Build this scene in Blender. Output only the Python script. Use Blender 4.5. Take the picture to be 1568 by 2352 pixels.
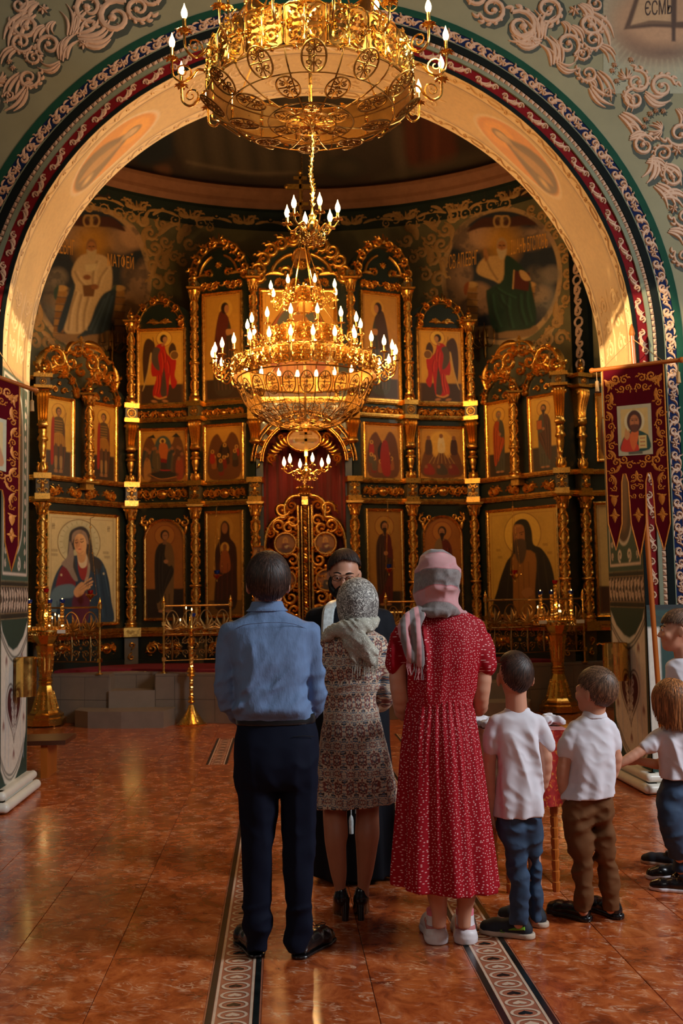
import bpy,bmesh,math,random
import numpy as np
from mathutils import Vector,Matrix
for _o in list(bpy.data.objects):
 bpy.data.objects.remove(_o)
random.seed(7)
rng=np.random.default_rng(7)
PI=math.pi
scene=bpy.context.scene
col=scene.collection
# ---------------------------------------------------------------- camera
F_PX,IMG_W,IMG_H=2350.0,1568.0,2352.0
CAM=np.array([-0.39,0.0,1.6])
def _rx(a):
 c,s=math.cos(a),math.sin(a)
 return np.array([[1,0,0],[0,c,-s],[0,s,c]])
def _rz(a):
 c,s=math.cos(a),math.sin(a)
 return np.array([[c,-s,0],[s,c,0],[0,0,1]])
CM=_rz(math.radians(-3.552)) @ _rx(math.radians(90+4.658)) @ _rz(math.radians(-1.0))
cam_data=bpy.data.cameras.new('camera')
cam_data.sensor_fit='VERTICAL'
cam_data.sensor_height=36.0
cam_data.lens=F_PX/IMG_H*36.0
cam_data.clip_start=0.05
cam_data.clip_end=200
cam_data.dof.use_dof=True
cam_data.dof.focus_distance=4.9
cam_data.dof.aperture_fstop=5.0
cam=bpy.data.objects.new('camera',cam_data)
col.objects.link(cam)
cam.matrix_world=Matrix([list(CM[i])+[CAM[i]] for i in range(3)]+[[0,0,0,1]])
scene.camera=cam
# ---------------------------------------------------------------- world, lights, exposure
scene.view_settings.view_transform='Standard'
scene.view_settings.look='None'
scene.view_settings.gamma=1.0
scene.view_settings.use_curve_mapping=False
scene.view_settings.exposure=0.0
w=bpy.data.worlds.new('world')
scene.world=w
w.use_nodes=True
w.node_tree.nodes['Background'].inputs[0].default_value=(0.55,0.62,0.72,1)
w.node_tree.nodes['Background'].inputs[1].default_value=0.045
def area(name,loc,target,size,energy,color):
 l=bpy.data.lights.new(name,'AREA')
 l.shape='RECTANGLE'
 l.size,l.size_y=size
 l.energy=energy
 l.color=color
 o=bpy.data.objects.new(name,l)
 col.objects.link(o)
 o.location=loc
 d=Vector(target)-Vector(loc)
 o.rotation_euler=d.to_track_quat('-Z','Y').to_euler()
 return o
area('window_light_right',(6.5,2.0,5.2),(0.5,5.2,1.0),(1.5,2.8),560,(0.88,0.94,1.0))
area('window_light_left',(-6.5,1.0,5.0),(-0.5,5.5,1.0),(2.0,3.0),50,(1.0,0.86,0.68))
area('window_light_rear',(0.5,-4.5,6.0),(0,7,1.8),(4.0,3.0),60,(1.0,0.93,0.82))
area('apse_window_light',(5.0,12.2,5.5),(0,14.5,1.5),(1.0,2.0),30,(1.0,0.85,0.62))
def jamb_spot(name,loc,target,energy,deg):  # added spot lamps throwing sun-like patches onto both arch jambs
 l=bpy.data.lights.new(name,'SPOT')
 l.energy=energy
 l.spot_size=math.radians(deg)
 l.spot_blend=0.12
 l.color=(1.0,0.80,0.50)
 l.shadow_soft_size=0.05
 o=bpy.data.objects.new(name,l)
 col.objects.link(o)
 o.location=loc
 o.rotation_euler=(Vector(target)-Vector(loc)).to_track_quat('-Z','Y').to_euler()
jamb_spot('added_spot_right_jamb',(-6.2,0.5,6.6),(2.5,8.5,3.7),15000,6.0)
jamb_spot('added_spot_left_jamb',(6.2,0.5,6.6),(-2.5,8.5,3.7),10000,5.5)
try:
 scene.cycles.use_denoising=True
 scene.cycles.max_bounces=6
 scene.cycles.diffuse_bounces=3
 scene.cycles.glossy_bounces=3
 scene.cycles.transmission_bounces=4
 scene.cycles.transparent_max_bounces=6
 scene.cycles.sample_clamp_indirect=4
 scene.cycles.sample_clamp_direct=0
 scene.cycles.caustics_reflective=False
 scene.cycles.caustics_refractive=False
except Exception:
 pass
# ---------------------------------------------------------------- photograph rays used to read real positions off known surfaces
def ray(px,py):
 return CM @ np.array([(px-IMG_W/2)/F_PX,-(py-IMG_H/2)/F_PX,-1.0])
def PY(px,py,Y):
 r=ray(px,py)
 return CAM+r*((Y-CAM[1])/r[1])
def PZ(px,py,z):
 r=ray(px,py)
 return CAM+r*((z-CAM[2])/r[2])
def PPL(px,py,O,N):
 r=ray(px,py)
 return CAM+r*(np.dot(np.array(O)-CAM,N)/np.dot(r,N))
def unit(v):
 v=np.array(v,float)
 return v/(np.linalg.norm(v)+1e-12)
# ---------------------------------------------------------------- object helpers
def link(name,me,parent=None,mats=None,**kw):
 o=bpy.data.objects.new(name,me)
 col.objects.link(o)
 if parent is not None:
  o.parent=parent
 for k,v in kw.items():
  o[k]=v
 return o
def thing(name,label,cat,loc=(0,0,0),rz=0.0,group=None):
 o=bpy.data.objects.new(name,None)
 col.objects.link(o)
 o.location=loc
 o.rotation_euler=(0,0,rz)
 o.empty_display_size=0.05
 o['label']=label
 o['category']=cat
 if group:
  o['group']=group
 return o
def tag(o,label,cat,group=None):
 o['label']=label
 o['category']=cat
 if group:
  o['group']=group
 return o
def struct(o):
 o['kind']='structure'
 return o
KIDS={}
def dup(root,loc=None,rz=None,label=None,group=None,scale=None):
 kids=KIDS.get(root.name)
 if kids is None:
  kids={}
  for ob in bpy.data.objects:
   if ob.parent:
    kids.setdefault(ob.parent.name,[]).append(ob)
  KIDS.clear()
  KIDS.update(kids)
  kids=KIDS
 allk={}
 for ob in bpy.data.objects:
  if ob.parent:
   allk.setdefault(ob.parent.name,[]).append(ob)
 def rec(o,par):
  c=o.copy()
  col.objects.link(c)
  if par is not None:
   c.parent=par
  for ch in allk.get(o.name,[]):
   rec(ch,c)
  return c
 r=rec(root,None)
 if loc is not None:
  r.location=loc
 if rz is not None:
  r.rotation_euler=(0,0,rz)
 if scale is not None:
  r.scale=scale
 if label:
  r['label']=label
 if group:
  r['group']=group
 return r
class MB:
 """collects faces, built as one mesh object"""
 def __init__(self):
  self.v=[]
  self.f=[]
  self.m=[]
  self.c=[]
  self.n=0
  self.mi=0
  self.fc=None
 def add(self,verts,faces):
  verts=np.asarray(verts,float).reshape(-1,3)
  self.v.append(verts)
  b=self.n
  for f in faces:
   self.f.append([i+b for i in f])
   self.m.append(self.mi)
   self.c.append(self.fc)
  self.n+=len(verts)
  return self
 def merge(self,other,M=None,fn=None):
  if not other.v:
   return self
  vs=np.concatenate(other.v)
  if M is not None:
   M=np.array(M)
   vs=vs @ M[:3,:3].T+M[:3,3]
  if fn is not None:
   vs=fn(vs)
  b=self.n
  self.v.append(vs)
  flip=M is not None and np.linalg.det(M[:3,:3])<0
  for f,m,c in zip(other.f,other.m,other.c):
   g=[i+b for i in f]
   self.f.append(g[::-1] if flip else g)
   self.m.append(m)
   self.c.append(c)
  self.n+=len(vs)
  return self
 def box(self,c,s,rz=0.0,taper=1.0):
  x,y,z=[k/2 for k in s]
  vs=[]
  for sz,t in ((-z,1.0),(z,taper)):
   for sx,sy in ((-x,-y),(x,-y),(x,y),(-x,y)):
    vs.append((sx*t,sy*t,sz))
  vs=np.array(vs)
  if rz:
   vs=vs @ _rz(rz).T
  vs=vs+np.array(c)
  return self.add(vs,[(0,3,2,1),(4,5,6,7),(0,1,5,4),(1,2,6,5),(2,3,7,6),(3,0,4,7)])
 def bbox2(self,a,b):
  a,b=np.array(a,float),np.array(b,float)
  return self.box((a+b)/2,np.abs(b-a))
 def prism(self,poly,h0,h1,fm=None):
  """poly in (u,v), extruded from h0 to h1 along the normal"""
  n=len(poly)
  fm=fm or (lambda p: p)
  a=fm(np.array([(p[0],p[1],h0) for p in poly],float))
  b=fm(np.array([(p[0],p[1],h1) for p in poly],float))
  fs=[tuple(range(n-1,-1,-1)),tuple(range(n,2*n))]
  for i in range(n):
   j=(i+1)%n
   fs.append((i,j,n+j,n+i))
  return self.add(np.concatenate([a,b]),fs)
 def lathe(self,prof,seg=16,c=(0,0,0),sx=1.0,sy=1.0,rot=0.0,caps=True,fn=None):
  vs=[]
  for k,(r,z) in enumerate(prof):
   for i in range(seg):
    a=rot+2*PI*i/seg
    rr=r if fn is None else fn(r,a,z)
    vs.append((c[0]+rr*math.cos(a)*sx,c[1]+rr*math.sin(a)*sy,c[2]+z))
  fs=[]
  m=len(prof)
  for k in range(m-1):
   for i in range(seg):
    j=(i+1)%seg
    fs.append((k*seg+i,k*seg+j,(k+1)*seg+j,(k+1)*seg+i))
  if caps:
   fs.append(tuple(range(seg-1,-1,-1)))
   fs.append(tuple(range((m-1)*seg,m*seg)))
  return self.add(vs,fs)
 def tube(self,pts,rad,seg=6,caps=True,closed=False,flat=1.0,up=None):
  pts=[np.array(p,float) for p in pts]
  n=len(pts)
  if not hasattr(rad,'__len__'):
   rad=[rad]*n
  vs=[]
  prev=None
  for i,p in enumerate(pts):
   if closed:
    t=unit(pts[(i+1)%n]-pts[i-1])
   else:
    t=unit(pts[min(i+1,n-1)]-pts[max(i-1,0)])
   if up is not None:
    nrm=unit(np.cross(t,up))
   elif prev is None:
    a=np.array([0,0,1.0]) if abs(t[2])<0.9 else np.array([1.0,0,0])
    nrm=unit(np.cross(t,a))
   else:
    nrm=unit(prev-t*np.dot(prev,t))
   prev=nrm
   bn=np.cross(t,nrm)
   for k in range(seg):
    a=2*PI*k/seg
    vs.append(p+rad[i]*(math.cos(a)*nrm+math.sin(a)*bn*flat))
  fs=[]
  for i in range(n if closed else n-1):
   i2=(i+1)%n
   for k in range(seg):
    k2=(k+1)%seg
    fs.append((i*seg+k,i*seg+k2,i2*seg+k2,i2*seg+k))
  if caps and not closed:
   fs.append(tuple(range(seg-1,-1,-1)))
   fs.append(tuple(range((n-1)*seg,n*seg)))
  return self.add(vs,fs)
 def ball(self,c,r,seg=8,rings=6,s=(1,1,1)):
  prof=[(max(1e-4,math.sin(PI*k/rings))*r,-math.cos(PI*k/rings)*r) for k in range(rings+1)]
  vs=[]
  for rr,z in prof:
   for i in range(seg):
    a=2*PI*i/seg
    vs.append((c[0]+rr*math.cos(a)*s[0],c[1]+rr*math.sin(a)*s[1],c[2]+z*s[2]))
  fs=[]
  for k in range(rings):
   for i in range(seg):
    j=(i+1)%seg
    fs.append((k*seg+i,k*seg+j,(k+1)*seg+j,(k+1)*seg+i))
  return self.add(vs,fs)
 def stroke(self,pts,wid,h,base=0.0,fm=None,cross=5):
  """half-round relief ribbon along a 2-D path; wid = half widths, h = height"""
  n=len(pts)
  P=np.array(pts,float)
  if not hasattr(wid,'__len__'):
   wid=[wid]*n
  T=np.gradient(P,axis=0)
  T /= (np.linalg.norm(T,axis=1)[:,None]+1e-9)
  N=np.stack([-T[:,1],T[:,0]],1)
  W=np.array(wid)[:,None]
  ks=np.linspace(-1,1,cross)
  vs=[]
  hh=h if hasattr(h,'__len__') else None
  for i in range(n):
   hi=hh[i] if hh is not None else h*min(1.0,0.35+0.65*(W[i,0]/max(1e-6,max(wid))))
   for k in ks:
    q=P[i]+N[i]*W[i]*k
    vs.append((q[0],q[1],base+hi*math.sqrt(max(0,1-k*k))))
  vs=np.array(vs)
  if fm is not None:
   vs=fm(vs)
  fs=[]
  for i in range(n-1):
   for k in range(cross-1):
    a=i*cross+k
    fs.append((a,a+cross,a+cross+1,a+1))
  return self.add(vs,fs)
 def grid(self,P,cols=None,wrap=False):
  """P: (nu,nv,3)"""
  nu,nv=P.shape[:2]
  fs=[]
  for i in range(nu-1):
   for j in range(nv-1):
    a=i*nv+j
    fs.append((a,a+nv,a+nv+1,a+1))
   if wrap:
    fs.append((i*nv+nv-1,(i+1)*nv+nv-1,(i+1)*nv,i*nv))
  return self.add(P.reshape(-1,3),fs)
 def mesh(self,name,mats,smooth=True,auto=None):
  me=bpy.data.meshes.new(name)
  vs=np.concatenate(self.v) if self.v else np.zeros((0,3))
  me.from_pydata(vs.tolist(),[],self.f)
  if not isinstance(mats,(list,tuple)):
   mats=[mats]
  for m in mats:
   me.materials.append(m)
  if len(mats)>1:
   me.polygons.foreach_set('material_index',self.m)
  if any(c is not None for c in self.c):
   at=me.color_attributes.new('col','FLOAT_COLOR','CORNER')
   arr=[]
   for f,c in zip(self.f,self.c):
    c=c or (1,1,1)
    arr.extend((c[0],c[1],c[2],1.0)*len(f))
   at.data.foreach_set('color',arr)
  if smooth:
   me.polygons.foreach_set('use_smooth',[True]*len(me.polygons))
   if auto is not None:
    me.set_sharp_from_angle(angle=math.radians(auto))
  me.update()
  return me
 def build(self,name,mats,parent=None,smooth=True,auto=40,**kw):
  return link(name,self.mesh(name,mats,smooth,auto),parent,**kw)
def catmull(pts,n=8,closed=False):
 P=np.array(pts,float)
 m=len(P)
 out=[]
 rngi=range(m if closed else m-1)
 for i in rngi:
  if closed:
   p0,p1,p2,p3=P[i-1],P[i],P[(i+1)%m],P[(i+2)%m]
  else:
   p0,p1,p2,p3=P[max(i-1,0)],P[i],P[i+1],P[min(i+2,m-1)]
  for k in range(n):
   t=k/n
   out.append(0.5*((2*p1)+(-p0+p2)*t+(2*p0-5*p1+4*p2-p3)*t*t+(-p0+3*p1-3*p2+p3)*t**3))
 if not closed:
  out.append(P[-1])
 return np.array(out)
def plane_map(O,U,V,N=None):
 O,U,V=np.array(O,float),unit(U),unit(V)
 N=unit(np.cross(U,V)) if N is None else unit(N)
 def fm(p):
  return O+p[:,0:1]*U+p[:,1:2]*V+p[:,2:3]*N
 return fm
# ---------------------------------------------------------------- materials
def srgb(r,g,b):
 def f(c):
  c /= 255.0
  return c/12.92 if c<=0.04045 else ((c+0.055)/1.055)**2.4
 return (f(r),f(g),f(b),1.0)
class NT:
 def __init__(self,name):
  self.mat=bpy.data.materials.new(name)
  self.mat.use_nodes=True
  self.t=self.mat.node_tree
  self.b=self.t.nodes['Principled BSDF']
 def n(self,typ,**kw):
  nd=self.t.nodes.new(typ)
  for k,v in kw.items():
   setattr(nd,k,v)
  return nd
 def l(self,a,b):
  self.t.links.new(a,b)
 def set(self,**kw):
  names={'color': 'Base Color','rough': 'Roughness','metal': 'Metallic','ior': 'IOR','trans': 'Transmission Weight',
     'coat': 'Coat Weight','coatr': 'Coat Roughness','sheen': 'Sheen Weight','spec': 'Specular IOR Level',
     'sss': 'Subsurface Weight','alpha': 'Alpha','emis': 'Emission Strength','emc': 'Emission Color'}
  for k,v in kw.items():
   self.b.inputs[names[k]].default_value=v
  return self
 def coords(self,kind='Object',scale=(1,1,1),rot=(0,0,0),loc=(0,0,0)):
  tc=self.n('ShaderNodeTexCoord') if kind != 'World' else self.n('ShaderNodeNewGeometry')
  mp=self.n('ShaderNodeMapping')
  mp.inputs['Scale'].default_value=scale
  mp.inputs['Rotation'].default_value=rot
  mp.inputs['Location'].default_value=loc
  self.l(tc.outputs['Position' if kind=='World' else kind],mp.inputs[0])
  return mp.outputs[0]
 def noise(self,vec,scale=5,detail=3,rough=0.5,dist=0.0):
  nd=self.n('ShaderNodeTexNoise')
  nd.inputs['Scale'].default_value=scale
  nd.inputs['Detail'].default_value=detail
  nd.inputs['Roughness'].default_value=rough
  nd.inputs['Distortion'].default_value=dist
  self.l(vec,nd.inputs['Vector'])
  return nd.outputs['Fac']
 def ramp(self,fac,stops,interp='LINEAR'):
  nd=self.n('ShaderNodeValToRGB')
  cr=nd.color_ramp
  cr.interpolation=interp
  while len(cr.elements)<len(stops):
   cr.elements.new(0.5)
  for e,(p,c) in zip(cr.elements,stops):
   e.position=p
   e.color=c if len(c)==4 else (*c,1)
  self.l(fac,nd.inputs[0])
  return nd.outputs[0]
 def mix(self,fac,a,b,mode='MIX'):
  nd=self.n('ShaderNodeMix',data_type='RGBA',blend_type=mode)
  for sock,val in ((nd.inputs[0],fac),(nd.inputs[6],a),(nd.inputs[7],b)):
   if isinstance(val,bpy.types.NodeSocket):
    self.l(val,sock)
   else:
    sock.default_value=val
  return nd.outputs[2]
 def math(self,op,a,b=0.0,c=0.0):
  nd=self.n('ShaderNodeMath',operation=op)
  for i,val in enumerate((a,b,c)):
   if isinstance(val,bpy.types.NodeSocket):
    self.l(val,nd.inputs[i])
   else:
    nd.inputs[i].default_value=val
  return nd.outputs[0]
 def bump(self,h,strength=0.3,dist=0.01):
  nd=self.n('ShaderNodeBump')
  nd.inputs['Strength'].default_value=strength
  nd.inputs['Distance'].default_value=dist
  self.l(h,nd.inputs['Height'])
  self.l(nd.outputs[0],self.b.inputs['Normal'])
 def out(self,sock,name):
  self.l(sock,self.b.inputs[name])
def simple(name,c,rough=0.5,metal=0.0,var=0.12,vs=8,bump=0.0,bs=60,stretch=(1,1,1),coord='Object',**kw):
 """plain material with slight procedural tone variation and fine relief"""
 t=NT(name)
 t.set(rough=rough,metal=metal,**kw)
 v=t.coords(coord,stretch)
 nf=t.noise(v,vs,4,0.6)
 c=tuple(c[:3])
 lo=tuple(max(0,k*(1-var)) for k in c)+(1,)
 hi=tuple(min(1,k*(1+var)) for k in c)+(1,)
 t.out(t.ramp(nf,[(0.3,lo),(0.7,hi)]),'Base Color')
 if bump:
  t.bump(t.noise(v,bs,3,0.6),bump,0.004)
 return t.mat
def painted(name,rough=0.45,var=0.10,bump=0.1,coat=0.0):
 """shows the painted colours stored on the mesh"""
 t=NT(name)
 t.set(rough=rough,coat=coat)
 a=t.n('ShaderNodeVertexColor',layer_name='col')
 v=t.coords('Object')
 nf=t.noise(v,25,4,0.65)
 g=t.ramp(nf,[(0.3,(1-var,)*3),(0.7,(1,1,1))])
 t.out(t.mix(1.0,a.outputs[0],g,'MULTIPLY'),'Base Color')
 t.bump(nf,bump,0.003)
 return t.mat
# ---------------------------------------------------------------- painting on surfaces: colours laid on a fine grid of the real surface
def lin(c):
 return np.array(srgb(*c)[:3])
def vnoise(p,scale=1.0,seed=0,octaves=3):
 """smooth value noise, p (...,2|3)"""
 p=np.asarray(p,float)
 out=0.0
 amp=1.0
 tot=0
 for o in range(octaves):
  q=p*scale*(2**o)+seed*17.3+o*5.1
  i=np.floor(q).astype(np.int64)
  f=q-i
  f=f*f*(3-2*f)
  d=p.shape[-1]
  acc=0
  for c in range(2**d):
   h=np.full(p.shape[:-1],seed*7919+o*104729,np.int64)
   wgt=1.0
   for k in range(d):
    b=(c >> k) & 1
    h=(h*374761393+(i[...,k]+b)*668265263) & 0x7fffffff
    h=(h ^ (h >> 13))*1274126177 & 0x7fffffff
    wgt=wgt*(f[...,k] if b else 1-f[...,k])
   acc=acc+wgt*((h ^ (h >> 16)) & 0xffff)/65535.0
  out=out+acc*amp
  tot+=amp
  amp *= 0.5
 return out/tot
class Canvas:
 def __init__(self,x0,y0,x1,y1,step,bg=(0,0,0)):
  nx,ny=max(2,int(round(abs(x1-x0)/step))+1),max(2,int(round(abs(y1-y0)/step))+1)
  self.x=np.linspace(x0,x1,nx)
  self.y=np.linspace(y0,y1,ny)
  self.G=np.stack(np.meshgrid(self.x,self.y,indexing='ij'),-1)
  self.C=np.zeros((nx,ny,3))+lin(bg)
  self.step=step
 def blend(self,A,color,sl=None):
  c=lin(color) if len(np.shape(color))==1 else color
  C=self.C if sl is None else self.C[sl]
  C+=(c-C)*A[...,None]
 def _box(self,x0,y0,x1,y1,pad):
  a=self.x
  b=self.y
  ix=np.nonzero((a>=x0-pad) & (a<=x1+pad))[0]
  iy=np.nonzero((b>=y0-pad) & (b<=y1+pad))[0]
  if len(ix)==0 or len(iy)==0:
   return None
  return (slice(ix[0],ix[-1]+1),slice(iy[0],iy[-1]+1))
 def poly(self,pts,color,soft=1.0,alpha=1.0,smooth=4,grad=None):
  P=np.array(pts,float)
  if smooth:
   P=catmull(P,smooth,True)
  s=soft*self.step
  sl=self._box(P[:,0].min(),P[:,1].min(),P[:,0].max(),P[:,1].max(),s)
  if sl is None:
   return self
  g=self.G[sl]
  X,Y=g[...,0],g[...,1]
  ins=np.zeros(X.shape,bool)
  dm=np.full(X.shape,1e9)
  for a,b in zip(P,np.roll(P,-1,0)):
   if a[1] != b[1]:
    cond=(a[1]>Y) != (b[1]>Y)
    ins ^= cond & (X<(b[0]-a[0])*(Y-a[1])/(b[1]-a[1])+a[0])
   d=b-a
   L=d @ d+1e-12
   t=np.clip(((X-a[0])*d[0]+(Y-a[1])*d[1])/L,0,1)
   dm=np.minimum(dm,(X-a[0]-t*d[0])**2+(Y-a[1]-t*d[1])**2)
  dm=np.sqrt(dm)
  sd=np.where(ins,dm,-dm)
  A=np.clip(0.5+sd/(2*s),0,1)*alpha
  self.blend(A,color,sl)
  return self
 def ell(self,cx,cy,rx,ry,color,soft=1.0,alpha=1.0,rot=0.0,ring=None):
  r=max(rx,ry)
  sl=self._box(cx-r,cy-r,cx+r,cy+r,soft*self.step*2)
  if sl is None:
   return self
  g=self.G[sl]
  X,Y=g[...,0]-cx,g[...,1]-cy
  if rot:
   c,s=math.cos(rot),math.sin(rot)
   X,Y=X*c+Y*s,-X*s+Y*c
  k=np.sqrt((X/rx)**2+(Y/ry)**2)
  sd=(1-k)*min(rx,ry)
  s=soft*self.step
  if ring:
   sd=ring/2-np.abs(sd+ring/2)
  A=np.clip(0.5+sd/(2*s),0,1)*alpha
  self.blend(A,color,sl)
  return self
 def line(self,pts,wdt,color,soft=0.8,alpha=1.0,smooth=5,taper=False):
  P=np.array(pts,float)
  if smooth and len(P)>2:
   P=catmull(P,smooth)
  pad=wdt+soft*self.step
  sl=self._box(P[:,0].min(),P[:,1].min(),P[:,0].max(),P[:,1].max(),pad)
  if sl is None:
   return self
  g=self.G[sl]
  X,Y=g[...,0],g[...,1]
  sd=np.full(X.shape,-1e9)
  n=len(P)-1
  for i in range(n):
   a,b=P[i],P[i+1]
   d=b-a
   L=d @ d+1e-12
   t=np.clip(((X-a[0])*d[0]+(Y-a[1])*d[1])/L,0,1)
   dist=np.sqrt((X-a[0]-t*d[0])**2+(Y-a[1]-t*d[1])**2)
   ww=wdt/2
   if taper:
    ww=ww*(1-(i+0.5)/n*0.85)
   sd=np.maximum(sd,ww-dist)
  A=np.clip(0.5+sd/(2*soft*self.step),0,1)*alpha
  self.blend(A,color,sl)
  return self
 def rect(self,x0,y0,x1,y1,color,alpha=1.0,soft=0.7):
  return self.poly([(x0,y0),(x1,y0),(x1,y1),(x0,y1)],color,soft,alpha,0)
 def mottle(self,scale,amt,seed=1,col_=None,stretch=(1,1)):
  n=vnoise(self.G*np.array(stretch),scale,seed,4)
  if col_ is None:
   self.C *= (1+(n[...,None]-0.5)*2*amt)
  else:
   self.blend(np.clip((n-0.5)*4*amt,0,1),col_)
  return self
 def mesh(self,name,fm,mat,parent=None,flip=False,h=0.0,**kw):
  """fm maps (N,3) [u,v,h] to world"""
  nx,ny=self.C.shape[:2]
  p=np.concatenate([self.G.reshape(-1,2),np.full((nx*ny,1),h)],1)
  V=fm(p)
  return grid_object(name,V.reshape(nx,ny,3),self.C,mat,parent,flip,**kw)
def grid_object(name,P,C,mat,parent=None,flip=False,**kw):
 nx,ny=P.shape[:2]
 idx=np.arange(nx*ny).reshape(nx,ny)
 a,b,c,d=idx[:-1,:-1],idx[1:,:-1],idx[1:,1:],idx[:-1,1:]
 q=np.stack([a,b,c,d] if not flip else [a,d,c,b],-1).reshape(-1,4)
 me=fast_mesh(name,P.reshape(-1,3),q,mat)
 if C is not None:
  at=me.color_attributes.new('col','FLOAT_COLOR','POINT')
  cc=np.ones((nx*ny,4),np.float32)
  cc[:,:3]=np.clip(C.reshape(-1,3),0,1)
  at.data.foreach_set('color',cc.ravel())
 return link(name,me,parent,**kw)
def fast_mesh(name,V,Q,mat,smooth=True):
 me=bpy.data.meshes.new(name)
 nv,nf,k=len(V),len(Q),Q.shape[1]
 me.vertices.add(nv)
 me.vertices.foreach_set('co',np.asarray(V,np.float32).ravel())
 me.loops.add(nf*k)
 me.loops.foreach_set('vertex_index',Q.astype(np.int32).ravel())
 me.polygons.add(nf)
 me.polygons.foreach_set('loop_start',np.arange(0,nf*k,k,dtype=np.int32))
 me.polygons.foreach_set('use_smooth',np.full(nf,smooth))
 if mat:
  for m in (mat if isinstance(mat,(list,tuple)) else [mat]):
   me.materials.append(m)
 me.update(calc_edges=True)
 return me
def text_mb(s,size,depth=0.002):
 cu=bpy.data.curves.new('lettering','FONT')
 cu.body=s
 cu.size=1
 cu.extrude=0.0
 cu.align_x='CENTER'
 cu.align_y='CENTER'
 o=bpy.data.objects.new('lettering',cu)
 col.objects.link(o)
 me=bpy.data.meshes.new_from_object(o.evaluated_get(bpy.context.evaluated_depsgraph_get()))
 vs=np.array([v.co[:] for v in me.vertices])
 fs=[tuple(p.vertices) for p in me.polygons]
 bpy.data.objects.remove(o)
 bpy.data.meshes.remove(me)
 lo,hi=vs.min(0),vs.max(0)
 vs=(vs-(lo+hi)/2)
 vs[:,0] *= size[0]/(hi[0]-lo[0])
 vs[:,1] *= size[1]/(hi[1]-lo[1])
 vs[:,2]=depth
 return vs,fs
# ---------------------------------------------------------------- scroll-work relief
def spiral(c,r,a0,turns,d=1,n=16,inner=0.16):
 out=[]
 for i in range(n+1):
  t=i/n
  rr=r*(1-t)**0.85+r*inner*t
  a=a0+d*2*PI*turns*t
  out.append((c[0]+rr*math.cos(a),c[1]+rr*math.sin(a)))
 return out
def scroll(mb,c,r,a0,d=1,w=0.16,h=0.02,fm=None,leaves=3,turns=1.25,n=14,cross=4,base=0.0):
 """one acanthus scroll: a tapering spiral ending in a bud, with leaf lobes thrown off its outer side"""
 P=spiral(c,r,a0,turns,d,n)
 wd=[r*w*(0.55+0.6*math.sin(PI*min(1,0.15+i/n))) for i in range(n+1)]
 mb.stroke(P,wd,h,base,fm,cross)
 e=P[-1]
 k=r*0.24
 mb.stroke([(e[0]-k,e[1]),(e[0]-k*.4,e[1]),(e[0]+k*.4,e[1]),(e[0]+k,e[1])],[k*.25,k,k,k*.25],h*1.3,base,fm,cross)
 for j in range(leaves):
  i=int((0.02+0.26*j/max(1,leaves-1) if leaves>1 else 0.1)*n)
  p=np.array(P[i])
  out=unit(p-np.array(c))
  tan=np.array([-out[1],out[0]])*d
  L=r*(0.62-0.1*j)
  q=[p-tan*L*.1,p+out*L*.35+tan*L*.25,p+out*L*.62-tan*L*.05,p+out*L*.72-tan*L*.4]
  q=catmull(q,2)
  m=len(q)
  mb.stroke(q,[r*0.15*math.sin(PI*(0.12+0.84*t/(m-1)))+0.001 for t in range(m)],h*.85,base,fm,cross)
 for j in range(2):
  i=int((0.30+0.16*j)*n)
  p=np.array(P[i])
  inn=unit(np.array(c)-p)
  tan=np.array([inn[1],-inn[0]])*d
  L=r*0.36
  q=catmull([p,p+inn*L*.5+tan*L*.4,p+inn*L*.9+tan*L*.1],2)
  m=len(q)
  mb.stroke(q,[r*0.09*math.sin(PI*(0.15+0.8*t/(m-1)))+0.001 for t in range(m)],h*.7,base,fm,3)
 return mb
def leaf(mb,p,q,bend=0.2,w=0.2,h=0.02,fm=None,base=0.0,cross=4,n=6):
 p,q=np.array(p,float),np.array(q,float)
 d=q-p
 L=np.linalg.norm(d)
 nn=np.array([-d[1],d[0]])/(L+1e-9)
 pts=[p+d*(i/n)+nn*L*bend*math.sin(PI*i/n*0.9) for i in range(n+1)]
 wd=[L*w*math.sin(PI*(0.1+0.86*(i/n)**0.8))+0.0008 for i in range(n+1)]
 mb.stroke(pts,wd,h,base,fm,cross)
 return mb
def rosette(mb,c,r,h=0.02,fm=None,petals=6,base=0.0):
 for k in range(petals):
  a=2*PI*k/petals+0.3
  leaf(mb,(c[0]+r*.15*math.cos(a),c[1]+r*.15*math.sin(a)),(c[0]+r*math.cos(a),c[1]+r*math.sin(a)),0,0.28,h,fm,base,4,4)
 mb.stroke([(c[0]-r*.3,c[1]),(c[0]-r*.12,c[1]),(c[0]+r*.12,c[1]),(c[0]+r*.3,c[1])],[r*.08,r*.28,r*.28,r*.08],h*1.4,base,fm,5)
def palmette(mb,c,r,a0,h=0.02,fm=None,lobes=7,spread=2.6,base=0.0):
 for k in range(lobes):
  t=k/(lobes-1)-0.5
  a=a0+t*spread
  L=r*(1-0.35*abs(t)*2)
  leaf(mb,c,(c[0]+L*math.cos(a),c[1]+L*math.sin(a)),0.12*(1 if t>0 else -1),0.13,h,fm,base,4,5)
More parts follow.
